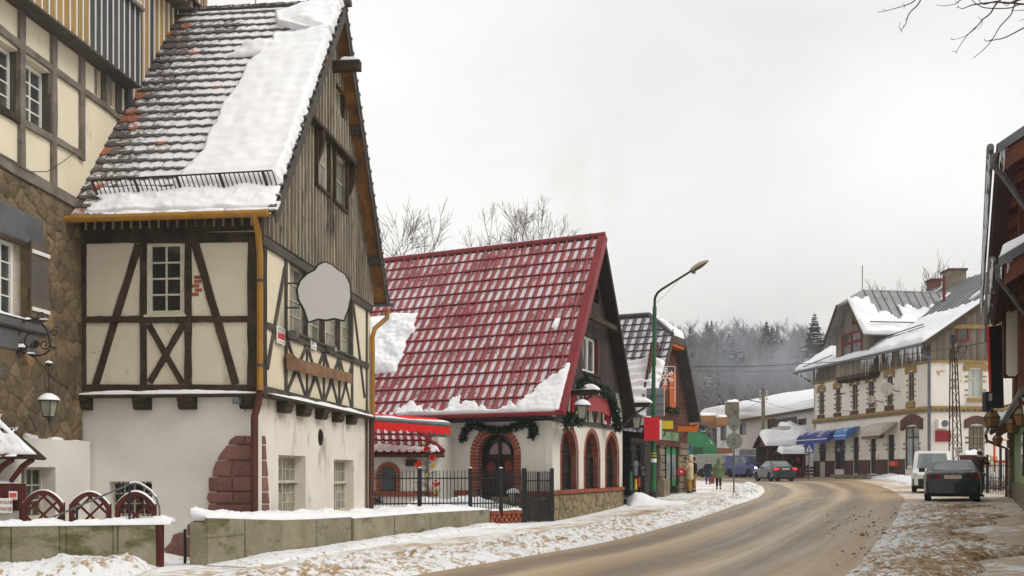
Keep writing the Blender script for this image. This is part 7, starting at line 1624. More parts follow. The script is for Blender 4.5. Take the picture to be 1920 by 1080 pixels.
snowgrid(lambda s,t:P3_(1480,816,87.5)+V((s*3.2,t*4,t*1.1)),20,14,.5,seed=90,roundw=.15).build('snow',m_snow,sb_,smooth='all')
rf_=thing('red_fence','low dark red board fence beside the white house corner','fence',plan(1508,78.3));fx0,fx1=plan(1490,78.3).x,plan(1527,78.3).x;gz0=GZ(fx0,78.3)
for k,z in enumerate((.15,.42,.68)):MB().box(fx0,fx1,78.3,78.35,gz0+z,gz0+z+.16).build('rail',m_redwood,rf_)
for k in range(4):xx=fx0+(fx1-fx0)*k/3;MB().box(xx-.05,xx+.05,78.2,78.3,gz0-.1,gz0+1.0).build('post',m_redwood,rf_)
bp_=thing('market_fence','dull purple-brown board wall behind the tents','fence',plan(1310,96));
for k in range(16):x=plan(1262,96).x+k*.4;MB().box(x,x+.39,96,96.05+rnd.uniform(0,.02),.9,2.75).build('board',mat_pb if False else m_brn,bp_)
gt_=thing('dome_tent','green and white arched market tent behind the people','tent',plan(1310,93));gx0,gx1=plan(1262,93).x,plan(1345,93).x;gzb=CH-(852-HY)/F*93;gr=(gx1-gx0)/2;gh=CH-(810-HY)/F*93-gzb
m_tw=mat('white and green tent cloth',S(66,138,92),S(56,124,82),s=1,fine=.06,snow=.62,snows=.9);mb=MB();n=14;m2_=8
mb.grid(lambda s,t:V((gx0+gr-gr*math.cos(math.pi*s),93+3*t,gzb+gh*math.sin(math.pi*s))),18,6);mb.add([V((gx0+gr-gr*math.cos(math.pi*k/18),93,gzb+gh*math.sin(math.pi*k/18)))for k in range(19)],[tuple(range(19))]);mb.build('canopy',m_tw,gt_,fix=False)
MB().box(gx0+gr*.9,gx0+gr*1.35,92.9,92.98,gzb+.1,gzb+.65).build('panel',flat('dark green panel',S(40,84,62)),gt_)
for x in(gx0+.05,gx1-.05):MB().box(x-.05,x+.05,93,93.1,.8,gzb).build('post',m_lead,gt_)
bc=thing('blue_canopy','small blue canopy on thin poles beside the shop corner','canopy',plan(1288,70));x0,x1=plan(1276,70).x,plan(1296,70).x;z1=CH-(833-HY)/F*70;z0=CH-(844-HY)/F*70;MB().box(x0,x1,70,71.5,z0,z1).build('cloth',flat('violet blue cloth',S(60,60,140)),bc)
for x in(x0,x1):MB().tube([(x,70,.8),(x,70,z0)],.025,5).build('pole',m_black,bc)
# utility pole, pedestrian sign, lattice mast, wires
up=plan(1431,84);UP=thing('utility_pole','weathered wooden utility pole with insulators and a small street light','utility pole',(up.x,84,GZ(up.x,84)));ztp_=CH-(728-HY)/F*84
MB().tube([(up.x,84,.8),(up.x,84,ztp_)],[.2,.14],8).build('pole',m_pil,UP,smooth=True)
for k in range(6):MB().rev([(.05,-.1),(.09,0),(.04,.12)],(up.x+(-.28 if k%2 else .28),83.9,ztp_-.3-.3*(k//2)),6).build('insulator',m_whp,UP)
MB().tube([(up.x,84,ztp_-1.2),(up.x-1.1,83.9,ztp_-1.0),(up.x-1.6,83.9,ztp_-.85)],.035,5).build('arm',m_black,UP);MB().rev([(.001,-.15),(.2,-.05),(.12,.1)],(up.x-1.8,83.9,ztp_-.85),8).build('lamp_head',m_lead,UP)
pc=plan(1517,72.0);PS=thing('pedestrian_sign','blue square pedestrian crossing sign on a grey post by the house corner','road sign',(pc.x,72,GZ(pc.x,72)));FPp=FR(71.95);a0,b1=FPp.at(1508.5,832);a1_,b0=FPp.at(1525.5,849)
MB().tube([(pc.x,72.02,.8),(pc.x,72.02,b1)],.04,8).build('post',m_lead,PS);MB().box(a0,a1_,0,.03,b0,b1,FPp.W).build('panel',flat('road sign blue',S(28,74,170)),PS)
MB().prism([(a0+.06,b0+.08),(a1_-.06,b0+.08),((a0+a1_)/2,b1-.05)],.031,.036,FPp.W).build('triangle',m_white_p,PS);cxp,czp=(a0+a1_)/2,b0+.12
mb=MB();mb.rev([(.001,0),(.035,0.0),(.035,.004)],(0,0,0),8,T=lambda x,y,z:FPp.W(cxp+x,.037+z,czp+.30+y))
for seg in(((0,.26),(-.02,.14)),((-.02,.14),(-.09,0)),((-.02,.14),(.07,.0)),((0,.24),(.08,.17)),((0,.24),(-.08,.16))):mb.tube([FPp.W(cxp+seg[0][0],.042,czp+seg[0][1]),FPp.W(cxp+seg[1][0],.042,czp+seg[1][1])],.017,4)
mb.build('walking_figure',m_black,PS)
LM_=thing('lattice_mast','rusty dark lattice mast for cables in front of the white house','mast',plan(1793,52));dm=52.;zb_=GZ(plan(1793,52).x,52)-.1;m_rst=mat('rusted dark iron',S(58,42,36),S(74,50,40),s=3,fine=.2)
zt_=CH-(655-HY)/F*dm;hb,ht_=.27,.11;xb,xt=plan(1793,dm).x,plan(1787.5,dm).x
for s_ in(-1,1):
 for q_ in(-1,1):MB().tube([(xb+s_*hb,dm+q_*hb,zb_),(xt+s_*ht_,dm+q_*ht_,zt_)],.035,4).build('leg',m_rst,LM_)
nz=10
for k in range(nz):
 t0,t1=k/nz,(k+1)/nz;h0_,h1_=hb+(ht_-hb)*t0,hb+(ht_-hb)*t1;c0_,c1_=xb+(xt-xb)*t0,xb+(xt-xb)*t1;z0,z1=zb_+(zt_-zb_)*t0,zb_+(zt_-zb_)*t1
 for q_ in(-1,1)if k%2 else(-1,):
  MB().tube([(c0_-h0_,dm+q_*h0_,z0),(c1_+h1_,dm+q_*h1_,z1)],.018,4).build('brace',m_rst,LM_);MB().tube([(c0_+h0_,dm+q_*h0_*.97,z0),(c1_-h1_,dm+q_*h1_*.97,z1)],.018,4).build('brace',m_rst,LM_)
p=P3_(1783,628,dm);MB().box(p.x,p.x+.26,dm-.1,dm+.1,p.z-.45,p.z).build('box',m_black,LM_);MB().tube([(xt,dm,zt_-.2),(xt,dm,p.z)],.06,6).build('pole',m_rst,LM_)
rr_=random.Random(5);mb=MB()
for k in range(5):
 c=V((xt+.3+rr_.uniform(-.1,.2),dm-.1,zt_-.2+rr_.uniform(-.3,.3)));mb.tube([c+V((.22*math.cos(a)*(1+.1*k),0,.3*math.sin(a)))for a in[j*.6 for j in range(12)]],.012,4,False)
mb.build('cable_loops',m_black,LM_)
pm=plan(1790,dm-.3);MB().box(xb-.18,xb+.14,dm-.31,dm-.29,CH-(851-HY)/F*dm,CH-(837-HY)/F*dm).build('plate',m_whp,LM_)
for j,y in enumerate((840.5,846.5)):
 for k in range(3):MB().tube([(xb-.12+k*.09,dm-.33,CH-(y+2-HY)/F*dm),(xb-.09+k*.09,dm-.33,CH-(y-2-HY)/F*dm),(xb-.06+k*.09,dm-.33,CH-(y+2-HY)/F*dm)],.01,4).build('mark',m_black,LM_)
def wire(name,label,pts,r=.012,sag=.0):
 out_=[]
 for A,B_ in zip(pts,pts[1:]):
  for k in range(13):t=k/12;out_.append(A+(B_-A)*t-V((0,0,sag*4*t*(1-t))))
 return MB().tube(out_,r,4).build(name,m_black,None,smooth=True,label=label,cat='cable')
wire('power_line','upper black power line running from the shop past the ochre-trim house',[P3_(1180,684,48),P3_(1500,682,72),P3_(1787,652,52),P3_(1990,600,44)],.022,.15)
wire('power_line','lower thin black cable running beneath the upper power line',[P3_(1240,692,52),P3_(1500,694,72),P3_(1787,668,52)],.010,.1)
wire('power_line','thin cable from the utility pole towards the modern house',[P3_(1425,753,83.8),P3_(1360,782,97)],.012,.1);wire('power_line','thin cable from the utility pole to the white house corner',[P3_(1434,753,83.8),P3_(1528,772,79)],.014,.2)
# -- wooden inn on the right edge
gd=V((.454,1,0))
def gp(y,L,z=0):return V((L+.454*y,y,z))
WG=wallpl(gp(36.2,1.45),gp(12.5,1.45));LG=(gp(36.2,1.45)-gp(12.5,1.45)).length
GH=thing('wooden_inn','red-brown wooden inn on the right edge, its deep eaves hung with icicles','house',gp(30,1.6,.8))
m_gw=mat('reddish brown slats',S(128,72,52),S(100,58,44),s=2,bump=.4,bs=18,fine=.2,rv=.15);m_dow=mat('dark varnished wood',S(112,62,38),S(84,48,34),s=3,rough=.6,fine=.15);m_gso=mat('red brown eave boards',S(72,42,36),S(50,32,28),s=2,bump=.3,fine=.2,rv=.1);m_pgr=mat('pale green render',S(150,168,122),S(132,152,108),s=1,fine=.06)
wall(WG,0,LG,-.3,3.6,[],m_pgr,GH,'wall',thick=.3);piece('wall',WG,0,LG,-.3,.02,3.6,6.9,m_gso,GH)
# far end wall closing the house
wall(wallpl(gp(36.2,1.45)+V((6,-2.7,0)),gp(36.2,1.45)),0,6.5,-.3,7,[],m_pgr,GH,'wall')
cg_=gp(36.1,1.45);nz=9
for k in range(nz):
 z0,z1=.5+k*(3.4-.5)/nz,.5+(k+1)*(3.4-.5)/nz;e_=rnd.uniform(-.03,.03)
 block(WG,[(0+e_-.15,z0+.01),(1.6+e_,z0+.01),(1.6,z1-.01),(-.15,z1-.01)],.14+rnd.uniform(0,.04),m_pil,GH,ch=.04);
FGs=Pl((gp(36.1,1.30).x,gp(36.1,1.3).y-.6,0),V((1,0,0)),(0,0,1))
for k in range(8):
 z0,z1=.5+k*2.8/8,.5+(k+1)*2.8/8;block(FGs,[(.0,z0+.01),(.55,z0+.01),(.55,z1-.01),(0,z1-.01)],.1+rnd.uniform(0,.04),m_pil,GH,ch=.05)
piece('pillar_core',FGs,.02,.6,-.6,.08,.4,3.4,m_pil,GH)
piece('plinth',WG,1.6,LG,.0,.08,-.3,1.25,m_pil,GH)
# upper wall: diagonal slats and an orange post
zs0,zs1=3.75,6.7
for k in range(70):
 a=5+k*.28
 if a>LG-.5:break
 beam(WG,(a,zs0),(a+.9,zs0+1.35),.13,m_gw,GH,.02,.06,px=False,name='slat',rough=False)
for k in range(int((LG-1)/.3)):piece('board',WG,.5+k*.3,.5+k*.3+.28,.02,.05+rnd.uniform(0,.012),zs0+1.4,zs1,m_gw,GH)
piece('rail',WG,.3,LG,.02,.14,zs0+1.3,zs0+1.45,m_dow,GH);piece('rail',WG,.3,LG,.02,.14,zs0-.15,zs0,m_dow,GH)
for y in(19.5,24,30):a=LG-(V(gp(y,0))-gp(12.5,0)).length;piece('post',WG,a-.09,a+.09,.03,.5 if y<20 else .2,2.9,6.9,m_dow,GH)
def eave(y0,y1,z,Lo,rise,run,th=.12,snow_=True,gut=True,nm='roof',raft=0):
 A,B_,=gp(y0,Lo,z),gp(y1,Lo,z);side=V((.91,-.41,0));C_,D_=B_+side*run+V((0,0,rise)),A+side*run+V((0,0,rise))
 poly_slab([A,B_,C_,D_],th,m_gso,GH,nm)
 if snow_:snowgrid(lambda s,t:(A+(B_-A)*s)*(1-t)+(D_+(C_-D_)*s)*t,60,16,.22,seed=int(y0+z),roundw=.1,amp=.3,fq=.8).build('snow',m_snow,GH,smooth='all')
 if gut:MB().tube([A-side*.09-V((0,0,.03)),B_-side*.09-V((0,0,.03))],.058,8).build('gutter',m_lead,GH,smooth=True)
 verge(A+V((0,-.01,0)),D_+V((0,-.01,0)),V((-.0,-1,0)),.16,.04,m_lead,GH)
 verge(A+V((.1,.02,-.14)),D_+V((.0,.02,-.14)),V((0,-1,0)),.30,.03,m_dow,GH)
 for k in range(raft):
  p=A+(B_-A)*((k+.5)/raft);q_=p+side*run*.8+V((0,0,rise*.8));w_=gd.normalized()*.07;dn=V((0,0,-th-.16));d0_=V((0,0,-th-.005));p=p+side*.35+V((0,0,rise*.35/run))
  mb=MB();mb.add([p-w_+d0_,p+w_+d0_,q_+w_+d0_,q_-w_+d0_,p-w_+dn,p+w_+dn,q_+w_+dn,q_-w_+dn],[(0,1,2,3),(7,6,5,4),(0,4,5,1),(1,5,6,2),(2,6,7,3),(3,7,4,0)]);mb.build('rafter',m_redwood if k%2 else m_gw,GH)
 return A,B_
A_,B_=eave(16.7,36.0,7.0,.40,2.6,4.2,raft=22)
icicles(A_-V((.12,0,.02)),A_+(B_-A_)*.75-V((.12,0,.02)),70,.2,.75,GH,11,.03);icicles(A_+V((.05,-.02,-.1)),A_+V((.3,-.02,-.05)),5,.3,.5,GH,12,.02)
pd_=[A_+V((-.02,0,-.15)),A_+V((-.02,.1,-.3)),A_+V((.25,.3,-.42)),gp(19,1.3,6.15)];MB().tube(pd_,.05,8).build('downpipe',m_lead,GH,smooth=True)
MB().tube([gp(36,.5,7.0),gp(36,.5,6.2)],.05,6).build('chain',m_lead,GH)
A_,B_=eave(16.2,23.2,5.03,.42,.75,1.3,raft=6,nm='balcony_roof')
icicles(A_-V((.10,0,.02)),A_+(B_-A_)*.5-V((.10,0,.02)),26,.15,.5,GH,13,.025);icicles(A_+V((.0,-.03,-.05)),A_+V((.2,-.03,-.05)),6,.25,.45,GH,14,.022)
MB().tube([A_+V((-.0,0,-.12)),A_+V((.05,.1,-.3)),gp(18.5,1.2,4.2)],.05,8).build('downpipe',m_lead,GH,smooth=True)
A_,B_=eave(18.0,30.0,3.1,1.0,.30,.5,nm='canopy_roof');MB().tube([gp(19.6,1.0,3.05),gp(19.7,1.05,2.75),gp(20.2,1.3,2.55),gp(20.2,1.42,2.5)],.05,8).build('downpipe',m_framew,GH,smooth=True)
A_,B_=eave(30.5,37.2,3.05,.62,.45,.85,nm='porch_roof')
MB().tube([gp(37.2,.5,3.0),gp(37.2,.55,2.75),gp(36.9,1.0,2.55),gp(36.7,1.25,2.45),gp(36.7,1.25,.7)],.055,8).build('downpipe',m_pipeb,GH,smooth=True)
for y in(24,28):a=LG-(V(gp(y,0))-gp(12.5,0)).length;w_=MB().box(a-.5,a+.5,.0,.06,1.5,2.7,WG.W).build('window',m_door,GH);inst('pane',ubox(m_glassd),w_,WG.M(a,.062,2.1,0,.84,.01,1.04))
# its signs and lanterns
FQ=FR(22.);t=thing('tall_sign','tall blank cream sign in a dark wooden frame on the inn','sign',FQ.pt(1894,640));a0,a1_,b0,b1=fwin(FQ,1881,566,1907,709)
MB().box(a0,a1_,-.06,.06,b0,b1,FQ.W).build('frame',m_gso,t);a0,a1_,b0,b1=a0+.035,a1_-.03,b0+.035,b1-.035;c_=.05
MB().prism([(a0+c_,b0),(a1_-c_,b0),(a1_,b0+c_),(a1_,b1-c_),(a1_-c_,b1),(a0+c_,b1),(a0,b1-c_),(a0,b0+c_)],.061,.075,FQ.W).build('panel',flat('blank cream panel',S(242,234,216)),t)
MB().tube([FQ.pt(1907,575),FQ.pt(1925,575)],.02,5).build('bracket',m_black,t)
for k,(x0,y0,x1,y1)in enumerate(((1866,551,1877,541),(1863,575,1875,565))):
 l_=thing('spot_lamp',('upper','lower')[k]+' of two pale cone spotlights over the tall blank cream sign','lamp',FQ.pt(x0,y0),'spotlights over the tall sign');p,q_=FQ.pt(x0,y0),FQ.pt(x1,y1);MB().tube([p,p+(q_-p)*.5,q_],[.065,.055,.02],8).build('shade',m_lglass,l_,smooth=True);MB().tube([q_,FQ.pt(1884,543+k*22),FQ.pt(1912,552+k*18)],.012,4).build('arm',m_black,l_)
FQ2=FR(27.);t=thing('black_sign','tall blank black sign with a red edge on the inn, left of the cream one','sign',FQ2.pt(1866,690));MB().prism([FQ2.at(*p)for p in((1853,613),(1877,609),(1881,765),(1859,766))],-.06,.05,FQ2.W).build('panel',flat('sign black',S(30,34,33)),t);MB().prism([FQ2.at(*p)for p in((1851,613),(1853.2,613),(1859.2,766),(1857.5,766))],-.05,.06,FQ2.W).build('edge',m_rdc,t)
MB().tube([FQ2.pt(1878,612),FQ2.pt(1895,612)],.02,5).tube([FQ2.pt(1881,762),FQ2.pt(1896,758)],.02,5).build('bracket',m_black,t)
t=thing('floodlight','dark floodlight with bright lens below the left edge of the tall black sign','lamp',FQ2.pt(1851,755));MB().box(*[FQ2.at(x,750)[0]for x in(1845,1857)],-.1,.12,*sorted([FQ2.at(1850,y)[1]for y in(735,772)]),FQ2.W).build('lamp_body',m_black,t);MB().box(*[FQ2.at(x,750)[0]for x in(1850,1856)],.12,.13,*sorted([FQ2.at(1850,y)[1]for y in(738,752)]),FQ2.W).build('lens',m_lglass,t)
m_amb=mat('amber lantern glass',S(142,106,60),S(108,78,44),s=6,rough=.35,fine=.15)
for x,y,d,h,lb_ in((1860,787,26,.50,'big amber lantern hanging below the tall black sign'),(1899.5,799,25,.46,'amber lantern under the middle of the inn canopy'),(1870.5,826,30,.38,'small amber lantern under the porch beside the bent pipe'),(1917,783,20,.44,'amber lantern cut by the right edge under the canopy')):
 c=P3_(x,y,d);L_=thing('amber_lantern',lb_,'lantern',c,'amber lanterns');n=6;ang=[2*math.pi*k/n for k in range(n)]
 ring_=lambda r,z:[c+V((r*h*math.cos(a),r*h*math.sin(a),z*h))for a in ang]
 rr1,rr2,rr3_=ring_(.26,-.36),ring_(.42,.12),ring_(.24,.40)
 for lo_,hi_ in((rr1,rr2),(rr2,rr3_)):
  for k in range(n):MB().add([lo_[k],lo_[(k+1)%n],hi_[(k+1)%n],hi_[k]],[(0,1,2,3)]).build('pane',m_amb,L_,fix=False)
 mb=MB();
 for rg in(rr1,rr2,rr3_):mb.tube(rg+[rg[0]],h*.03,4,False)
 for k in range(n):mb.tube([rr1[k],rr2[k],rr3_[k]],h*.02,4)
 mb.rev([(h*.26,-h*.42),(h*.26,-h*.34)],c,6);mb.rev([(h*.26,h*.40),(h*.1,h*.5),(h*.03,h*.6)],c,6);mb.tube([c+V((0,0,h*.55)),c+V((0,0,h*.95))],.01,4);mb.build('frame',m_ironb,L_)
# gate beside the inn, red frame and bin behind
GA,GB=plan(1836,43),plan(1893,39.5);ig=thing('yard_gate','wrought iron yard gate with snowy ground behind it, between house and inn','gate',(GA+GB)/2);g0z=.72
FGt=wallpl(GA,GB);Lg=(GB-GA).length
for k in range(19):a=(k+.5)/19*Lg;MB().box(a-.012,a+.012,-.012,.012,g0z-.05,g0z+1.25+.12*(k%2)+(.2 if k<5 else 0),FGt.W).build('bar',m_black,ig)
for z in(.18,.62,1.12):piece('rail',FGt,0,Lg,-.02,.02,g0z+z,g0z+z+.035,m_black,ig)
for a in(0,Lg*.28,Lg):piece('post',FGt,a-.04,a+.04,-.04,.04,g0z-.1,g0z+1.6,m_black,ig)
rf2=thing('pergola','bright orange-red rectangular frame standing behind the yard gate','frame',plan(1880,50));FZ=FR(50.)
for q_ in((1863,824,1866,868),(1863,824,1900,826),(1863,863,1900,868)):a0,a1_,b0,b1=fwin(FZ,*q_);MB().box(a0,a1_,-.04,.04,b0,b1,FZ.W).build('bar',flat('orange red paint',S(214,72,40)),rf2)
FZ2=FR(49.);a0,a1_,b0,b1=fwin(FZ2,1863,866,1865.5,885);MB().box(a0,a1_,0,.06,b0,b1,FZ2.W).box(a0+.95,a1_+.95,0,.06,b0,b1,FZ2.W).build('leg',m_rdc,rf2)
dc=thing('dark_column','short dark column post standing behind the yard gate','post',plan(1876,46));a0,a1_,b0,b1=fwin(FR(46.),1873.5,838,1878.5,892);MB().tube([((a0+a1_)/2,46,.6),((a0+a1_)/2,46,b1)],.06,8).build('post',m_black,dc)
rb_=thing('wooden_cabinet','dark red wooden cabinet with a cap of snow behind the man at the car','cabinet',plan(1821,51));a0,a1_,b0,b1=fwin(FR(51.),1809,853,1834,885);MB().box(a0,a1_,51,51.6,.8,b1).build('body',m_redwood,rb_);snowgrid(lambda s,t:V((a0-.05+s*(a1_-a0+.1),50.9+t*.8,b1)),14,10,.2,seed=4,roundw=.3).build('snow',m_snow,rb_,smooth='all')
for k in range(7):
 x=1842+k*8;p=plan(x,46+k%3);rr_=random.Random(k);t=thing('shrub',('leftmost','second','third','middle','third from last','second from last','rightmost')[k]+' twiggy snow-dusted shrub behind the yard gate','shrub',(p.x,p.y,.8),'shrubs behind the yard gate');mb=MB()
 for j in range(34):d=V((rr_.gauss(0,.5),rr_.gauss(0,.5),1)).normalized()*rr_.uniform(.4,.95);mb.tube([p+V((0,0,.75)),p+V((0,0,.75))+d*.6,p+V((0,0,.75))+d+V((rr_.gauss(0,.1),0,0))],[.012,.008,.003],3,False)
 mb.build('twigs',mat('snowy twigs',S(120,100,84),snow=.7,snows=5)if k==0 else MATS['snowy twigs'],t,fix=False)
# -- vehicles
m_tyre=flat('tyre rubber',S(34,33,33),rough=.85);m_rim=mat('wheel rim',S(128,128,130),rough=.35,metal=.6,fine=.1);m_under=flat('black plastic',S(34,34,36),rough=.7);m_plate=mat('number plate',S(216,200,186),S(196,176,160),s=14,rough=.4,fine=.05);m_carglass=mat('car glass',S(60,68,72),S(128,136,140),s=.9,rough=.06,spec=.9,fine=.1);m_tail=mat('tail lamp red',S(140,30,30),S(110,24,26),s=9,rough=.15);m_head=flat('headlamp glass',S(196,200,204),rough=.1)  # car glass is lightened, with reflected sky put into its colour
m_taillit=mat('lit brake lamp',S(235,50,60),emit=1.6);m_headlit=mat('lit headlamp',S(255,248,235),emit=2.2)
def paint(nm,c,dirt=.35):return mat(nm,c,None,rough=.28,coat=.5,fine=.05,stain=[(S(132,120,104),2.2,.60,.86,(1,1,2.2))])
def interp(tb,x):
 if x<=tb[0][0]:return tb[0][1]
 for(x0,y0),(x1,y1)in zip(tb,tb[1:]):
  if x0<=x<=x1:f=(x-x0)/(x1-x0);return y0+(y1-y0)*f
 return tb[-1][1]
def car(name,label,cat,p,loc,rz,pm,litr=False,litf=False,rear_plate=True):
 """p: L W, top = shoulder profile (x,z) without cabin, cabin = (xa,xb,xc,xd) base front, roof front, roof rear, base rear; H roof"""
 t=thing(name,label,cat,(0,0,0),local=True);L_,Wd,H=p['L'],p['W'],p['H'];hw=Wd/2;zb_=p.get('zb',.22);n=40;mb=MB();rings=[]
 for i in range(n+1):
  f=i/n;x=L_*(f-.5);e=min(f,1-f)*L_;wf=1-.16*max(0,1-e/.55)**2.0;zt_=interp(p['top'],x);w_=hw*wf;zl_=zb_+.10*max(0,1-e/.5)
  for wx in p['wheels']:
   dx=abs(x-wx);
   if dx<p['wr']+.06:zl_=max(zl_,math.sqrt(max(0,(p['wr']+.06)**2-dx*dx))+p['wr']*.95)
  zm=zb_+(zt_-zb_)*.55;zl_=min(zl_,zt_-.12);zm=max(zm,zl_+.04)
  half=[(w_*.93,zl_),(w_*.995,zl_+.03),(w_,zm),(w_*.985,zt_-.10),(w_*.94,zt_-.03),(w_*.84,zt_),(w_*.4,zt_+.02*(1 if abs(x)<L_*.5 else 0)),(0,zt_+.025)]
  rings.append([(x,y,z)for y,z in half]+[(x,-y,z)for y,z in half[-2::-1]])
 m_=len(rings[0]);mb.add([v for r_ in rings for v in r_],[(i*m_+k,(i+1)*m_+k,(i+1)*m_+k+1,i*m_+k+1)for i in range(n)for k in range(m_-1)]+[tuple(range(m_)),tuple(n*m_+k for k in range(m_))]+[(i*m_,i*m_+m_-1,(i+1)*m_+m_-1,(i+1)*m_)for i in range(n)])
 body=mb.build('body',pm,t,smooth=35)
 xa,xb,xc,xd=p['cabin'];za_,zd_=interp(p['top'],xa)-.01,interp(p['top'],xd)-.01;rw=hw*p.get('roofw',.74);bw_=hw*.93;mb=MB();N_=24
# cabin loft: waist outline to roof outline
 def section(tt):
  e_=tt;xf=xa+(xb-xa)*e_;xr=xd+(xc-xd)*e_;w_=bw_+(rw-bw_)*e_;zf=za_+(H-.06-za_)*e_;zr2=zd_+(H-.06-zd_)*e_;cr=.10
  return[(xf,w_-cr*1.2,zf),(xf-(.10 if xa>xd else-.10),w_,zf),(xr+(.10 if xa>xd else-.10),w_,zr2),(xr,w_-cr*1.2,zr2),(xr,-(w_-cr*1.2),zr2),(xr+.10,-w_,zr2),(xf-.10,-w_,zf),(xf,-(w_-cr*1.2),zf)]
 s0,s1=section(0),section(1);top_=[(v[0]*1.0+(-.14 if v[0]>(xb+xc)/2 else .14),v[1]*.93,H)for v in s1]
 mb.add(s0+s1+top_,[(r_*8+k,r_*8+(k+1)%8,(r_+1)*8+(k+1)%8,(r_+1)*8+k)for r_ in range(2)for k in range(8)]+[tuple(16+k for k in range(8))]);mb.build('roof',pm,t,smooth=30)
 lerp=lambda A,B_,u:V(A)*(1-u)+V(B_)*u
 def glassq(i,j,u0,u1,v0,v1,nm):
  q=[];
  for(u,v)in((u0,v0),(u1,v0),(u1,v1),(u0,v1)):q.append(lerp(lerp(s0[i],s0[j],u),lerp(s1[i],s1[j],u),v))
  nn=(q[1]-q[0]).cross(q[3]-q[0]).normalized();c_=sum(q,V())/4;nn=nn if nn.dot(c_-V(((xb+xc)/2,0,c_.z)))>0 else-nn
  MB().add([a+nn*.012 for a in q]+[a-nn*.01 for a in q],[(0,1,2,3),(7,6,5,4),(0,4,5,1),(1,5,6,2),(2,6,7,3),(3,7,4,0)]).build(nm,m_carglass,t)
 glassq(7,0,.04,.96,.08,.93,'windscreen')
 if p.get('rearglass',True):glassq(3,4,.05,.95,.10,.92,'rear_window')
 for(i,j)in((1,2),(6,5)):
  sp=p.get('sidew',((.03,.33),(.36,.66),(.69,.95)))
  for(u0,u1)in sp:glassq(i,j,u0,u1,.08,.92,'side_window')
 for wx in p['wheels']:
  for sd_ in(1,-1):
   y=sd_*(hw-.13);c=V((wx,y,p['wr']));w_=MB();T=lambda a,b_,z,c=c,sd_=sd_:V((c.x+a,c.y+sd_*z,c.z+b_));w_.rev([(p['wr']*.6,-.10),(p['wr']*.96,-.10),(p['wr'],-.06),(p['wr'],.07),(p['wr']*.95,.105),(p['wr']*.66,.11)],(0,0,0),20,T=T)
   wh=w_.build('wheel',m_tyre,t,smooth=True);MB().rev([(.001,.09),(p['wr']*.25,.10),(p['wr']*.30,.075),(p['wr']*.6,.09),(p['wr']*.67,.112),(p['wr']*.67,.08)],(0,0,0),16,T=T).build('rim',m_rim,wh,smooth=True)
 MB().box(-L_*.46,L_*.46,-hw*.8,hw*.8,.16,.34).build('underbody',m_under,t)
 fx,rx=L_/2,-L_/2
 for s_,nm in((1,'front_bumper'),(-1,'rear_bumper')):
  x=fx if s_>0 else rx;mb=MB();prof=[(zb_+.02,.93),(zb_+.04,.96),(p['bz'],.97),(p['bz']+.02,.94)];pts=[];nn_=10
  for z,wq in prof:pts+=[(x+s_*(.05-.13*(abs(k/nn_*2-1))**3)+s_*(0 if z>zb_+.03 else-.03),(k/nn_*2-1)*hw*wq*.97,z)for k in range(nn_+1)]
  q_=nn_+1;mb.add(pts,[(r_*q_+k,r_*q_+k+1,(r_+1)*q_+k+1,(r_+1)*q_+k)for r_ in range(3)for k in range(nn_)]+[tuple(3*q_+k for k in range(q_))]);mb.build(nm,p.get('bm',m_under),t,smooth=30)
 lh,lw_=p.get('lh',.15),p.get('lw',.36);lz=p['lz']
 for s_ in(1,-1):
  y0,y1=s_*hw*.90,s_*(hw*.90-lw_);MB().box(rx-.0,rx+.12,min(y0,y1),max(y0,y1),lz,lz+lh).build('tail_lamp',m_taillit if litr else m_tail,t)
  MB().box(fx-.16,fx+.0,min(y0,y1*1.02),max(y0,y1*1.02),p['fz'],p['fz']+.14).build('headlight',m_headlit if(litf)else m_head,t)
  c=V((xa-.28,s_*(hw+.06),za_+.09));MB().box(c.x-.06,c.x+.05,c.y-.10,c.y+.10,c.z-.06,c.z+.08).build('mirror',p.get('mm',pm),t)
  for dx in p.get('handles',(.0,-.8)):MB().box(dx-.09,dx+.09,s_*(hw-.0)-.012,s_*(hw)+.012,interp(p['top'],0)-.2,interp(p['top'],0)-.17).build('door_handle',m_under,t)
 if rear_plate:
  MB().box(rx-.035,rx+.02,-.26,.26,p['pz'],p['pz']+.12).build('number_plate',m_plate,t)
 MB().box(fx+.03,fx+.06,-.26,.26,zb_+.10,zb_+.21).build('number_plate',m_plate,t)
 if p.get('grille',True):MB().box(fx-.01,fx+.02,-.3,.3,p['fz'],p['fz']+.12).build('grille',m_under,t)
 place(t,loc,rz);return t
m_dg=paint('dark green car paint',S(22,38,36));m_dg2=paint('deep teal car paint',S(24,44,44));m_vw=paint('white van paint',S(212,212,208));m_vb=paint('blue van paint',S(42,52,112));m_vs=paint('silver van paint',S(150,150,142))
def at_ground(px,d):p=plan(px,d);return(p.x,p.y,GZ(p.x,p.y)+.015)
coupe=dict(L=4.4,W=1.72,H=1.36,wr=.31,wheels=(1.38,-1.30),top=[(-2.2,.90),(-2.1,.97),(-1.3,1.00),(0,.96),(1.0,.93),(1.9,.80),(2.2,.68)],cabin=(.85,.10,-.95,-1.62),roofw=.72,bz=.62,lz=.73,lh=.15,lw=.42,fz=.55,pz=.74,bm=m_dg,sidew=((.04,.44),(.47,.93)),zb=.24)
bm_=car('parked_car','dark green coupe seen from behind, parked on the slushy right verge','car',coupe,at_ground(1783,34.6),R(68),m_dg)
MB().tube([(-2.21,0,.9),(-2.225,0,.9)],.04,12).build('badge',m_rim,bm_)
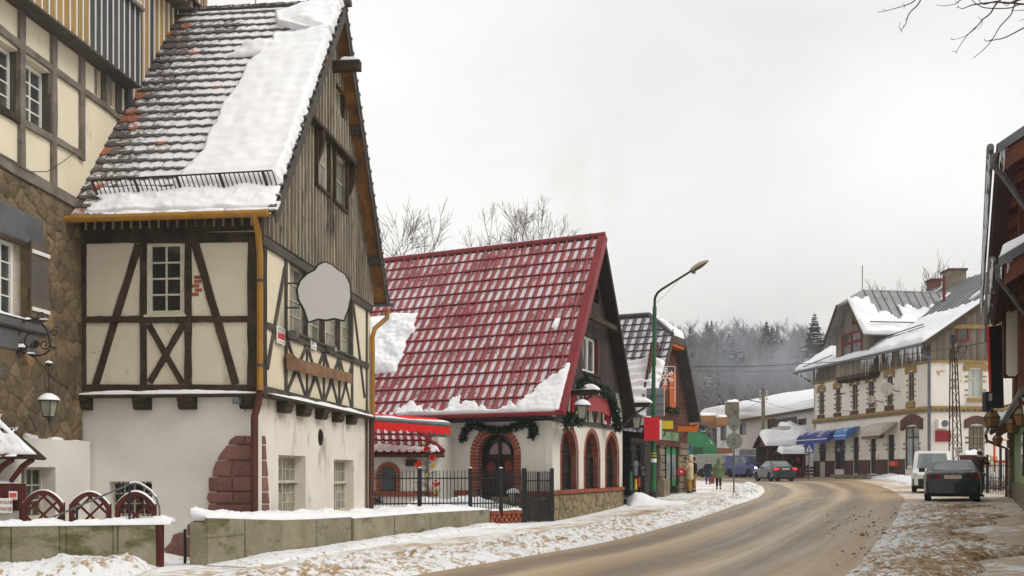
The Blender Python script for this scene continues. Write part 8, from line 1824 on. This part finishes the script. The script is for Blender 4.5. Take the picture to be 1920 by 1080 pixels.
sedan=dict(L=4.3,W=1.70,H=1.40,wr=.30,wheels=(1.32,-1.22),top=[(-2.15,.88),(-2.05,.99),(-1.5,1.02),(0,.95),(.95,.92),(1.8,.80),(2.15,.68)],cabin=(.95,.25,-.85,-1.55),roofw=.74,bz=.60,lz=.76,lh=.15,lw=.30,fz=.56,pz=.78,bm=m_dg2)
car('sedan','dark teal sedan with lit red brake lamps driving round the bend','car',sedan,at_ground(1452,70.5),R(96),m_dg2,litr=True)
van=dict(L=4.15,W=1.74,H=1.82,wr=.31,wheels=(1.32,-1.32),top=[(-2.07,1.04),(0,1.05),(1.1,1.08),(1.7,.96),(2.07,.78)],cabin=(1.42,.72,-1.98,-2.05),roofw=.84,bz=.58,lz=.9,lh=.3,lw=.18,fz=.70,pz=.8,bm=m_under)
car('white_van','small white van parked nose forward behind the dark green coupe','van',van,at_ground(1748,45.5),R(-90-22),m_vw)
van2=dict(van,L=4.3,sidew=((.05,.30),(.34,.58)))
car('blue_van','blue van with bright headlamp and snow on its bonnet, beyond the sedan','van',dict(van2,bm=m_vb),at_ground(1401,84.5),R(-66),m_vb,litf=True)
van3=dict(L=4.7,W=1.9,H=1.98,wr=.33,wheels=(1.5,-1.5),top=[(-2.35,1.0),(0,1.02),(1.4,1.02),(1.95,.9),(2.35,.75)],cabin=(1.75,.9,-2.1,-2.3),roofw=.82,bz=.6,lz=.9,lh=.3,lw=.18,fz=.66,pz=.8,bm=m_vs,sidew=((.05,.22),))
car('silver_van','dusty silver panel van parked behind the two walking people','van',van3,at_ground(1354,88),R(-28),m_vs)
# -- people
def skin(name,pts,edges,rads,m_,parent,root=0,lv=1):
 bm=bmesh.new();ly=bm.verts.layers.skin.verify();vs=[bm.verts.new(p)for p in pts]
 for v,r_ in zip(vs,rads):v[ly].radius=r_ if isinstance(r_,tuple)else(r_,r_)
 vs[root][ly].use_root=True
 for a,b_ in edges:bm.edges.new((vs[a],vs[b_]))
 me=bpy.data.meshes.new(name);bm.to_mesh(me);bm.free()
 o=bpy.data.objects.new(name,me);COL.objects.link(o);o.modifiers.new('skin','SKIN');s_=o.modifiers.new('sub','SUBSURF');s_.levels=s_.render_levels=lv
 dg=bpy.context.evaluated_depsgraph_get();me2=bpy.data.meshes.new_from_object(o.evaluated_get(dg));bpy.data.objects.remove(o);me2.materials.clear();me2.materials.append(m_);me2.polygons.foreach_set('use_smooth',[True]*len(me2.polygons))
 o=bpy.data.objects.new(name,me2);COL.objects.link(o);o.parent=parent;OFF[o.name]=V((0,0,0));return o
m_skin=flat('skin',S(206,160,138),rough=.6)
def person(label,loc,rz,h,coat,pants,cap,arms,legs,hood=None,hat='hood',coatlen=.36,shoes=m_black,lean=0.,wide=1.):
 """faces +x. arms: two (elbow, wrist) pairs; legs: two (knee, ankle) pairs; all as fractions of height"""
 t=thing('person',label,'person',(0,0,0),local=True);q=lambda x,y,z:(x*h+lean*max(0,z-.5)*h,y*h,z*h)
 hip=.52;sh=.80;P_=[q(0,0,hip),q(0,0,.62),q(0,0,.72),q(0,0,.79),q(.005,0,.845),q(.01,0,.89),q(.018,0,.935),q(.012,0,.975)]
 r_=[(.062*h,.085*h),(.055*h,.078*h),(.06*h,.09*h),(.045*h,.085*h),.030*h,.045*h,.055*h,.035*h];E_=[(i,i+1)for i in range(7)]
 def limb(start,pts,rads,a):
  last=a
  for p,r__ in zip(pts,rads):P_.append(q(*p));r_.append(r__*h);E_.append((last,len(P_)-1));last=len(P_)-1
  return last
 for s_,(el,wr)in zip((1,-1),arms):
  wv=V(wr);dv=(V(wr)-V(el)).normalized();limb(None,[(0,s_*.095,.790),el,wr,tuple(wv+dv*.035)],[.026,.024,.018,.020],3)
 for s_,(kn,an)in zip((1,-1),legs):limb(None,[(0,s_*.05,.48),kn,an],[.052,.037,.024],0)
 skin('body',P_,E_,r_,m_skin,t,0)
 for s_,(el,wr)in zip((1,-1),arms):
  dv=(V(wr)-V(el)).normalized();sd_=dv.cross(V((1,0,0))).normalized();base=V(wr)+dv*.045;mb=MB()
  for k in range(4):b_=base+sd_*(.010*(k-1.5));mb.tube([q(*b_),q(*(b_+dv*(.020+.004*(1.5-abs(k-1.5))))),q(*(b_+dv*.034+V((.010,0,0))))],[.0052*h,.0048*h,.0038*h],5)
  b_=V(wr)+dv*.02+V((.014,0,0));mb.tube([q(*b_),q(*(b_+dv*.02+V((.012,0,0))))],[.006*h,.0045*h],5);mb.build('fingers',m_skin,t,smooth=True)
 fc_=q(.065,0,.928);mb=MB();mb.tube([q(.066,0,.935),q(.083,0,.918),q(.07,0,.912)],[.006*h,.009*h,.006*h],6);mb.build('nose',m_skin,t,smooth=True)
 mb=MB()
 for s_ in(1,-1):mb.rev([(.001,-.006*h),(.006*h,0),(.001,.006*h)],q(.070,s_*.021,.938),6)
 mb.build('eyes',m_black,t);MB().box(.066*h,.072*h,-.016*h,.016*h,.898*h,.903*h).build('mouth',flat('lips',S(150,80,76))if 'lips' not in MATS else MATS['lips'],t)
# coat: hangs from the shoulders, sleeves included
 hem=hip-coatlen*.5;k_=wide
 Pc=[q(0,0,hem),q(0,0,hip+.02),q(0,0,.66),q(0,0,.745),q(0,0,.80),q(0,0,.835)];rc=[(.092*h*k_,.118*h*k_),(.088*h*k_,.112*h*k_),(.078*h*k_,.098*h*k_),(.078*h*k_,.108*h*k_),(.058*h,.10*h),(.045*h,.052*h)];Ec=[(i,i+1)for i in range(5)]
 for s_,(el,wr)in zip((1,-1),arms):
  last=3
  for p,r__ in(((0,s_*.100,.792),.062),(el,.046),(tuple(V(el)*.3+V(wr)*.7),.037),(tuple(V(el)*.03+V(wr)*.97),.034)):Pc.append(q(*p));rc.append(r__*h);Ec.append((last,len(Pc)-1));last=len(Pc)-1
 skin('coat',Pc,Ec,rc,coat,t,1)
 Pt=[q(0,0,hip+.03),q(0,0,.49)];rt=[(.07*h,.09*h),(.07*h,.088*h)];Et=[(0,1)]
 for s_,(kn,an)in zip((1,-1),legs):
  last=1
  for p,r__ in(((0,s_*.052,.45),.058),(kn,.046),(tuple(V(kn)*.15+V(an)*.85),.038)):Pt.append(q(*p));rt.append(r__*h);Et.append((last,len(Pt)-1));last=len(Pt)-1
  mb=MB();a=V(an);mb.tube([q(a.x-.025,a.y,.03),q(a.x+.01,a.y,.045),q(a.x+.06,a.y,.028),q(a.x+.09,a.y,.018)],[.026*h,.034*h,.026*h,.016*h],8);mb.build('shoe',shoes,t,smooth=True)
 skin('trousers',Pt,Et,rt,pants,t,1)
 if hat=='hood':
  mb=MB();c=V(q(.005,0,.93));mb.rev([(.055*h,-.085*h),(.068*h,-.05*h),(.072*h,0),(.060*h,.04*h),(.03*h,.068*h),(.001,.074*h)],c-V((.016*h,0,0)),14);mb.build('hood',hood or coat,t,smooth=True)
 elif hat=='cap':
  mb=MB();c=V(q(.01,0,.95));mb.rev([(.056*h,-.03*h),(.062*h,-.01*h),(.055*h,.025*h),(.03*h,.05*h),(.001,.056*h)],c,14);mb.build('knit_cap',cap,t,smooth=True)
  mb=MB();mb.rev([(.05*h,-.05*h),(.057*h,-.02*h),(.052*h,.01*h)],c-V((.012*h,0,.012*h)),12);mb.build('hair',m_beamd,t,smooth=True)
 else:
  mb=MB();c=V(q(.004,0,.94));mb.rev([(.04*h,-.06*h),(.058*h,-.02*h),(.057*h,.015*h),(.035*h,.045*h),(.001,.052*h)],c,12);mb.build('hair',cap,t,smooth=True)
 place(t,loc,rz);return t
m_beige=mat('beige padded coat',S(206,188,152),S(184,166,130),s=4,rough=.9,fine=.1);m_must=flat('mustard trousers',S(160,122,62),rough=.9);m_gcoat=mat('olive green coat',S(112,128,88),S(92,106,74),s=4,rough=.9,fine=.1);m_jean=mat('blue jeans',S(52,74,112),S(40,58,92),s=5,rough=.9,fine=.1);m_navy=flat('navy jacket',S(36,38,50),rough=.9);m_bj=flat('brown dark jacket',S(66,54,52),rough=.9);m_wcap=flat('pinkish white cap',S(226,212,214),rough=.9);m_hairg=flat('grey hair',S(130,124,118),rough=.9)
AR=((0.02,.15,.64),(.03,.16,.50)),((.02,-.15,.64),(.03,-.16,.50));LGs=((.015,.055,.27),(-.01,.055,.045)),((.015,-.055,.27),(-.01,-.055,.045));LGw=((.06,.05,.28),(.05,.05,.05)),((.02,-.05,.27),(-.09,-.05,.06))
person('person in a beige hooded coat and mustard trousers facing the shop corner',at_ground(1294,47.3),R(150),1.72,m_beige,m_must,None,(((.10,.14,.66),(.19,.07,.66)),((.10,-.14,.66),(.19,-.07,.66))),LGs,wide=1.12)
gp_=at_ground(1347.5,52.2)
pg=person('person in an olive green hooded coat walking away with a red shopping bag',gp_,R(82),1.62,m_gcoat,m_blk,None,AR,LGw,wide=1.28,coatlen=.34)
bg_=thing('shopping_bag','brownish red shopping bag in the hand of the person in the green coat','bag',(gp_[0]-.34,gp_[1]+.02,gp_[2]+.35));mb=MB();x0,y0,z0=gp_[0]-.34,gp_[1]+.02,gp_[2]+.30;mb.add([V((x0-.10,y0-.07,z0)),V((x0+.10,y0-.07,z0)),V((x0+.10,y0+.07,z0)),V((x0-.10,y0+.07,z0)),V((x0-.12,y0-.05,z0+.36)),V((x0+.12,y0-.05,z0+.38)),V((x0+.12,y0+.05,z0+.38)),V((x0-.12,y0+.05,z0+.36))],[(0,1,2,3),(7,6,5,4),(0,4,5,1),(1,5,6,2),(2,6,7,3),(3,7,4,0)]);mb.build('bag_body',mat('red brown bag',S(150,78,66),S(120,58,50),s=6,fine=.15),bg_);MB().tube([(x0-.05,y0,z0+.36),(x0,y0,z0+.50),(x0+.05,y0,z0+.37)],.008,5).build('strap',m_black,bg_)
person('person in a dark navy jacket and blue jeans walking ahead of the green coat',at_ground(1327.5,60),R(95),1.50,m_navy,m_jean,m_hairg,AR,LGw,hat='hair',coatlen=.14)
person('person in a dark jacket half hidden behind the beige coat',at_ground(1301,48.6),R(200),1.70,m_blk,m_must,m_beamd,AR,LGs,hat='hair',coatlen=.2)
person('person in a brown jacket and pinkish white cap standing beside the dark green coupe',at_ground(1836,36.6),R(35),1.74,m_bj,m_jean,m_wcap,(((.09,.16,.70),(.20,.10,.76)),((.06,-.15,.68),(.16,-.10,.72))),LGs,hat='cap',coatlen=.12,lean=.05)
sd_=thing('souvenir_stand','small souvenir stand with trinkets beside the shop corner','stand',at_ground(1287,48.9));p=V(at_ground(1287,48.9));MB().box(p.x-.3,p.x+.3,p.y-.2,p.y+.3,p.z-.05,p.z+.7).build('table',m_plank,sd_);rr_=random.Random(2)
for k in range(12):c=p+V((rr_.uniform(-.3,.35),rr_.uniform(-.2,.2),rr_.uniform(1.1,1.75)));MB().rev([(.001,-.07),(.08,0),(.001,.07)],c,8).build('trinket',rr_.choice([m_rdc,m_whp,m_blk,m_white_p]),sd_,smooth=True)
MB().tube([p+V((.0,.25,0)),p+V((0,.25,1.85))],.03,6).build('pole',m_black,sd_)
# -- wooded hill, bare trees, smoke, air
def hz_(x,y):
 base=GZ(x,y)if y<131 else GZ(x,130)
 k=max(0,min(1,(y-112)/110));k=k*k*(3-2*k);return base*(1-k)+k*(21+.0*x+3*math.sin(x*.02+1)-.03*max(0,40-x)+.02*max(0,x-60))
hm_=MB();hxs=list(range(-160,321,8));hys=list(range(104,420,8));hm_.add([(x,y,hz_(x,y)-(.25 if y<120 else 0)+NZ.noise((x*.03,y*.03,0))*1.2*(1 if y>130 else 0))for y in hys for x in hxs],[(j*len(hxs)+i,j*len(hxs)+i+1,(j+1)*len(hxs)+i+1,(j+1)*len(hxs)+i)for j in range(len(hys)-1)for i in range(len(hxs)-1)])
m_hill=mat('snowy forest floor',(.72,.73,.76,1),S(150,146,146),s=.12,fine=.15,fs=.8,stain=(S(92,84,80),.3,.5,.7,(1,1,1)));hm_.build('hill',m_hill,None,smooth='all',fix=False,kind='structure')
m_bark=mat('grey bark',S(96,84,76),S(74,66,62),s=1,fine=.2);m_barkd=mat('dark twigs',S(112,104,97),S(92,86,80),s=1,fine=.2)
m_con=mat('dark conifer needles',S(32,40,38),S(24,32,32),s=.6,fine=.3,fs=3,rv=.12,snow=.22,snows=.8)
def bare(rr_,H,spread,depth,r0,up=.25,k3=3,first=.3,mb=None,org=V((0,0,0)),twig=.008,d0=V((0,0,1)),nb=(2,4),ratio=.72):
 mb=mb or MB()
 def grow(p,d,L_,r_,lv):
  n=3 if lv<depth else 2;pts=[p];
  for k in range(n):d=(d+V((rr_.gauss(0,.10),rr_.gauss(0,.10),rr_.gauss(0,.06)+up*.18))).normalized();pts.append(pts[-1]+d*L_/n)
  mb.tube(pts,[r_*(1-.45*k/n)for k in range(n+1)],5 if lv==0 else(4 if lv<3 else 3),False)
  if lv>=depth:return
  for j in range(rr_.randint(*nb)+(1 if lv==0 else 0)):
   t=rr_.uniform(.35 if lv else first,1);i=min(n-1,int(t*n));q=pts[i]+(pts[i+1]-pts[i])*(t*n-i);ax=V((rr_.gauss(0,1),rr_.gauss(0,1),rr_.gauss(0,1))).cross(d).normalized();nd=(d*math.cos(spread)+ax*math.sin(spread)*rr_.uniform(.7,1.2)+V((0,0,up))).normalized();grow(q,nd,L_*ratio*rr_.uniform(.75,1.1),max(twig,r_*.52),lv+1)
  grow(pts[-1],d,L_*ratio,max(twig,r_*.55),lv+1)
 grow(V(org),V(d0),H*.36,r0,0);return mb
# conifers: whorls of drooping sprays
def conifer(rr_,H,Rb):
 mb=MB();n=int(H*3.2)
 for k in range(n):
  t=(k+rr_.random()*.6)/n;z=H*(.10+.9*t);Rl_=Rb*(1-t)**.85*rr_.uniform(.75,1.15)+.12;nb_=rr_.randint(6,9);a0=rr_.uniform(0,6)
  for j in range(nb_):
   a=a0+2*math.pi*j/nb_+rr_.uniform(-.2,.2);d=V((math.cos(a),math.sin(a),0));s_=V((-d.y,d.x,0));L_=Rl_*rr_.uniform(.7,1.15);dr_=-.28*L_-.05;p0=V((0,0,z));w_=.26*L_+.08
   m1=p0+d*L_*.5+V((0,0,dr_*.3));tip=p0+d*L_+V((0,0,dr_+.10*L_));mb.add([p0,m1+s_*w_+V((0,0,-.12*L_)),tip,m1-s_*w_+V((0,0,-.12*L_)),m1+V((0,0,.04*L_))],[(0,1,4),(1,2,4),(2,3,4),(3,0,4)])
   for q_ in range(3):f_=rr_.uniform(.35,.95);c_=p0+d*L_*f_+V((0,0,dr_*f_))+s_*rr_.uniform(-w_,w_)*.6;mb.add([c_+s_*.14,c_-s_*.14,c_+V((rr_.uniform(-.1,.1),rr_.uniform(-.1,.1),-.35*L_*.5-.15))],[(0,1,2)])
 mb.tube([V((0,0,H*.85)),V((0,0,H*1.03))],[.06,.02],3,False)
 return mb
CMs=[]
for k in range(5):rr_=random.Random(20+k);me,_=conifer(rr_,14,3.5+.5*(k%3)).mesh('conifer_foliage',m_con,False,False,False);CMs.append(me)
tm_,_=MB().tube([(0,0,0),(0,0,6),(0,0,13.4)],[.22,.15,.04],6).mesh('trunk',m_bark,True,True,False)
skyl=[(1303,622,190,'dark ragged spruce leftmost on the skyline beside the shop gable'),(1345,640,185,'dull spruce half lost among bare trees left of the middle'),(1367,622,180,'short dark spruce below the skyline left of the paired spruces'),(1395,613,195,'left one of two close spruces on the skyline'),(1411,612,197,'right one of two close spruces on the skyline'),(1437,599,190,'tall pointed spruce standing highest in the middle of the skyline'),(1448,611,200,'slim spruce just right of the tall pointed one'),(1465,634,185,'low spruce in the smoke right of the middle'),(1527,583,165,'big dark spruce standing highest, beside the ochre-trim house'),(1385,640,170,'spruce on the slope below the paired spruces'),(1425,655,165,'spruce in blue smoke low on the slope'),(1330,690,160,'small spruce low on the slope above the dome tent'),(1480,668,160,'spruce low on the slope left of the chimney smoke'),(1506,640,175,'spruce just left of the big dark spruce')]
for k,(x,y,d,lb_)in enumerate(skyl):
 p=plan(x,d);zt_=CH-(y-HY)/F*d;gz_0=hz_(p.x,p.y);Ht=max(7,zt_-gz_0);t=thing('spruce_tree',lb_,'tree',(p.x,p.y,gz_0),'spruces on the hill');s_=Ht/14.4
 M_=Matrix.Translation((p.x,p.y,gz_0))@Matrix.Rotation(k*1.7,4,'Z')@Matrix.Diagonal((max(1,s_*1.3),max(1,s_*1.3),s_,1));inst('crown',CMs[k%5],t,M_);inst('trunk',tm_,t,M_)
BMs=[]
for k in range(6):
 rr_=random.Random(60+k);BMs.append(bare(rr_,12,.50,4,.16,up=.22,nb=(3,4),first=.35,twig=.022,ratio=.66))
fo=MB();rr_=random.Random(99);cnt=0
arrs=[]
for k in range(330):
 y=122+rr_.random()**.8*95;x=rr_.uniform(.11,.42)*y;
 m_i=rr_.randint(0,5);s_=rr_.uniform(.7,1.12);a=rr_.uniform(0,6.28);src=BMs[m_i];v=np.array(src.v);ca,sa=math.cos(a),math.sin(a)
 w_=np.column_stack([(v[:,0]*ca-v[:,1]*sa)*s_*1.15+x,(v[:,0]*sa+v[:,1]*ca)*s_*1.15+y,v[:,2]*s_*.92+hz_(x,y)-.2]);n0=len(fo.v);fo.v+=w_.tolist();fo.f+=[tuple(i+n0 for i in f)for f in src.f];fo.m+=[0]*len(src.f)
m_for=mat('frosted bare wood',S(118,113,118),S(148,143,147),s=.15,fine=.15,fs=1);fo.build('bare_forest',m_for,None,fix=False,label='dense frosted bare woodland covering the hill behind the houses',cat='forest',kind='stuff')
cf=MB()
for k in range(70):
 y=128+rr_.random()*85;x=rr_.uniform(.13,.41)*y;me=CMs[rr_.randint(0,4)];s_=rr_.uniform(.45,.8);v=np.array([tuple(q.co)for q in me.vertices]);w_=np.column_stack([v[:,0]*s_+x,v[:,1]*s_+y,v[:,2]*s_+hz_(x,y)-.3]);n0=len(cf.v);cf.v+=w_.tolist();cf.f+=[tuple(i+n0 for i in q.vertices)for q in me.polygons];cf.m+=[0]*len(me.polygons)
cf.build('spruce_undergrowth',m_con,None,fix=False,label='mixed young spruces scattered through the bare wood',cat='forest',kind='stuff')
# bare trees behind the houses
def btree(label,x,d,ytop,seed,depth=6,spread=.42,up=.20,r0=.12,nb=(2,3),H=None,mt=m_barkd,ratio=.74,twig=.009,first=.3,ell=None):
 p=plan(x,d);g0=GZ(p.x,min(p.y,130));zt_=CH-(ytop-HY)/F*d;t=thing('bare_tree',label,'tree',(p.x,p.y,g0));mb=bare(random.Random(seed),10,spread,depth,r0,up=up,nb=nb,ratio=ratio,twig=twig,first=first);v=np.array(mb.v);s_=(zt_-g0)/v[:,2].max();v=v*s_+np.array([p.x,p.y,g0])
 if ell:
  cx_,hw_,hh_,zc_=ell;cx_=(cx_-CX)/F*d;zc_=CH-(zc_-HY)/F*d;hw_,hh_=hw_/F*d,hh_/F*d;nz_=np.array([NZ.noise((a*.8,b*.8,c*.8))for a,b,c in v]);q_=((v[:,0]-cx_)/hw_)**2+((v[:,1]-d)/hw_)**2+((np.maximum(v[:,2],zc_)-zc_)/hh_)**2+nz_*.25;mb.f=[f for f in mb.f if all(q_[i]<1 for i in f)]
 mb.v=v.tolist()
 mb.build('crown',mt,t,fix=False);MB().tube([(p.x,p.y,g0-.3),(p.x,p.y,g0+1.2)],[r0*s_*1.25,r0*s_*1.02],8).build('trunk',mt,t);return t
btree('wide bare tree with upright twigs behind the red roof ridge',975,62,330,14,depth=7,spread=.60,up=.13,nb=(2,3),twig=.008,first=.12,ell=(985,125,118,482))
btree('smaller bare tree right of the wide one behind the red roof ridge',1050,66,392,22,depth=6,spread=.45,up=.2,nb=(2,3),twig=.012,ell=(1050,52,85,480))
btree('low bare tree left of the wide one behind the red roof ridge',905,64,420,25,depth=6,spread=.45,up=.16,nb=(2,3),twig=.012,ell=(905,42,60,490))
btree('bare tree with seed clusters reaching out beside the half-timbered gable',700,44,335,31,depth=6,spread=.55,up=.10,nb=(2,3),twig=.010)
btree('small bare tree peeping over the grey chimney',1812,110,478,37,depth=6,nb=(2,3),twig=.016)
for k,(x,d,y)in enumerate(((1316,96,800),(1330,98,790),(1338,95,812))):btree(('slim bare tree left of three in front of the snowy slope','tallest slim bare tree of three in front of the snowy slope','slim bare tree right of three in front of the snowy slope')[k],x,d,y,50+k,depth=4,r0=.1,nb=(2,3),twig=.016)
# boughs reaching in over the street at the top right
OT=thing('overhanging_tree','bare tree whose thin boughs hang into the sky at the top right corner','tree',(9.5,9,.3));mb=MB();dT=11.
tpt=lambda x,y,dd=0:V(((x-CX)/F*(dT+dd),dT+dd,CH-(y-HY)/F*(dT+dd)))
trk=[(9.5,9,.2),(9.3,9.1,3),(9.0,9.4,6),(8.6,9.8,9)];MB().tube(trk,[.25,.2,.15,.07],8).build('trunk',m_bark,OT,smooth=True)
hub=V((7.4,10.6,7.15));mb.tube([trk[2],(8.2,10.2,6.9),hub],[.07,.045,.02],6);mb.tube([trk[2],(7.6,10.4,8.1),tpt(1740,-60)],[.06,.03,.012],5)
def bough(pts,r0,r1,side=()):
 P_=[tpt(*p)for p in pts];C_=catmull([tuple(p)for p in P_],4*len(P_));mb.tube([V(c)for c in C_],[r0+(r1-r0)*k/(len(C_)-1)for k in range(len(C_))],5)
 for s_ in side:bough(s_,.0035,.0018)
bough([(1740,-60),(1726,0),(1705,25),(1698,45),(1690,57)],.009,.003,[((1703,32),(1696,38)),((1690,57),(1686,50),(1688,40)),((1690,57),(1691,62)),((1694,52),(1694,47))])
bough([(1740,-30),(1716,0),(1697,10),(1662,20),(1645,23)],.008,.002,[((1661,20),(1655,16)),((1697,10),(1692,7)),((1696,11),(1695,16))])
bough([(1940,10),(1874,4),(1830,8),(1815,12),(1805,16),(1795,13)],.010,.003,[((1797,14),(1797,10)),((1795,13),(1793,15))]);bough([(1880,-30),(1805,-2),(1795,6),(1770,11),(1755,9)],.007,.002,[((1797,5),(1790,2))])
bough([(1900,-20),(1870,5),(1857,25),(1842,37),(1830,52),(1812,68),(1793,97)],.011,.003,[((1842,36),(1836,35),(1834,31)),((1842,38),(1840,48),(1835,55)),((1793,97),(1789,96),(1784,97)),((1793,97),(1794,101)),((1830,50),(1812,66),(1795,73),(1781,75)),((1787,74),(1782,71))])
bough([(1915,-20),(1900,15),(1895,28),(1875,50),(1860,75),(1845,92),(1825,109)],.009,.003);bough([(1960,30),(1920,52),(1885,70),(1868,74),(1850,77),(1845,73)],.009,.003,[((1860,74),(1854,76))])
bough([(1950,15),(1915,8),(1892,15),(1850,15),(1832,8),(1822,0)],.008,.004);bough([(1940,-10),(1890,6),(1870,2),(1845,8),(1835,0)],.010,.004);bough([(1950,22),(1920,19),(1903,20),(1896,18)],.005,.002);bough([(1950,30),(1920,36),(1911,39)],.004,.002)
bough([(1930,-10),(1900,2),(1889,10),(1883,9)],.006,.002)
mb.tube([hub,tpt(1940,10),tpt(1900,-20)],[.02,.012,.011],5);mb.tube([hub,tpt(1960,30)],[.015,.009],5);mb.tube([hub,tpt(1880,-30),tpt(1740,-60)],[.02,.012,.012],5)
mb.build('boughs',flat('dark red-brown twigs',S(50,34,34)),OT,smooth=True)
# scattered clods of frozen slush along the right verge and on the road edge
cl=MB();rr_=random.Random(12)
for k in range(300):
 if k<170:px_0,py_0=rr_.gauss(1700,50),rr_.uniform(960,1080)
 elif k<225:px_0,py_0=rr_.gauss(1600,40),rr_.uniform(965,1010)
 else:px_0,py_0=rr_.uniform(1560,1900),rr_.uniform(930,1080)
 x,y=G(px_0,py_0);s_=rr_.uniform(.008,.035)*(1 if rr_.random()<.93 else 2.0);z=GZ(x,y)+.03
 dirs=[V(d).normalized()for d in((1,0,0),(-1,0,0),(0,1,0),(0,-1,0),(0,0,1),(0,0,-1),(1,1,1),(-1,1,1),(1,-1,1),(-1,-1,1))];c=V((x,y,z));vs=[c+V((d.x*rr_.uniform(.7,1.4),d.y*rr_.uniform(.7,1.4),d.z*rr_.uniform(.5,.9)))*s_ for d in dirs]
 cl.add(vs,[(4,6,7),(4,8,6),(4,7,9),(4,9,8),(0,6,8),(1,9,7),(2,7,6),(3,8,9),(0,2,6),(2,1,7),(1,3,9),(3,0,8),(5,2,0),(5,1,2),(5,3,1),(5,0,3)])
cl.build('slush_clods',mat('brown slush clods',S(166,138,108),S(124,98,74),s=9,bump=.5,fine=.2,snow=.25,snows=6),None,fix=False,label='brown frozen clods scattered over the right verge',cat='slush',kind='stuff')
# smoke
def smoke(name,label,boxc,size,dens,col,scale,seed,soft=1.0):
 m=bpy.data.materials.new(name+' volume');m.use_nodes=True;N,L=m.node_tree.nodes,m.node_tree.links;N.remove(N['Principled BSDF']);pv=N.new('ShaderNodeVolumePrincipled');L.new(pv.outputs[0],N['Material Output'].inputs['Volume']);pv.inputs['Color'].default_value=col;pv.inputs['Anisotropy'].default_value=.2
 tc=N.new('ShaderNodeTexCoord');no=N.new('ShaderNodeTexNoise');no.inputs['Scale'].default_value=scale;no.inputs['Detail'].default_value=4;mp=N.new('ShaderNodeMapping');mp.inputs[1].default_value=(seed,seed,seed);L.new(tc.outputs['Object'],mp.inputs[0]);L.new(mp.outputs[0],no.inputs[0])
 ln=N.new('ShaderNodeVectorMath');ln.operation='LENGTH';mp2=N.new('ShaderNodeMapping');mp2.inputs[3].default_value=(1/size[0],1/size[1],1/size[2]);L.new(tc.outputs['Object'],mp2.inputs[0]);L.new(mp2.outputs[0],ln.inputs[0])
 r1=N.new('ShaderNodeMapRange');L.new(ln.outputs['Value'],r1.inputs[0]);r1.inputs[1].default_value=1;r1.inputs[2].default_value=.15;r1.inputs[3].default_value=0;r1.inputs[4].default_value=1
 r2_=N.new('ShaderNodeMapRange');L.new(no.outputs[0],r2_.inputs[0]);r2_.inputs[1].default_value=.42;r2_.inputs[2].default_value=.68;r2_.inputs[3].default_value=0;r2_.inputs[4].default_value=dens
 mu=N.new('ShaderNodeMath');mu.operation='MULTIPLY';L.new(r1.outputs[0],mu.inputs[0]);L.new(r2_.outputs[0],mu.inputs[1]);L.new(mu.outputs[0],pv.inputs['Density'])
 mb=MB();mb.box(-size[0],size[0],-size[1],size[1],-size[2],size[2]);o=mb.build(name,m,None,label=label,cat='smoke',kind='stuff');o.location=boxc;return o
smoke('chimney_smoke','pale blue chimney smoke drifting before the wood beside the ochre-trim house',P3_(1480,690,118),(7.5,5,5.5),.34,(.82,.87,.95,1),.22,3)
smoke('chimney_smoke','bluish smoke spread thinly over the middle of the wooded hill',P3_(1425,665,130),(12,6,8),.15,(.78,.85,.96,1),.16,8)
smoke('chimney_smoke','faint yellowish smoke rising into the sky above the red roof',P3_(1090,370,75),(4.2,2,6),.12,(.80,.76,.66,1),.45,5)
hm3=bpy.data.materials.new('haze air');hm3.use_nodes=True;N,L=hm3.node_tree.nodes,hm3.node_tree.links;N.remove(N['Principled BSDF']);pv=N.new('ShaderNodeVolumePrincipled');pv.inputs['Color'].default_value=(.97,.985,1,1);pv.inputs['Density'].default_value=.0007;pv.inputs['Anisotropy'].default_value=.1;L.new(pv.outputs[0],N['Material Output'].inputs['Volume'])
MB().box(-420,640,-330,740,-3,62).build('haze',hm3,None,kind='stuff')
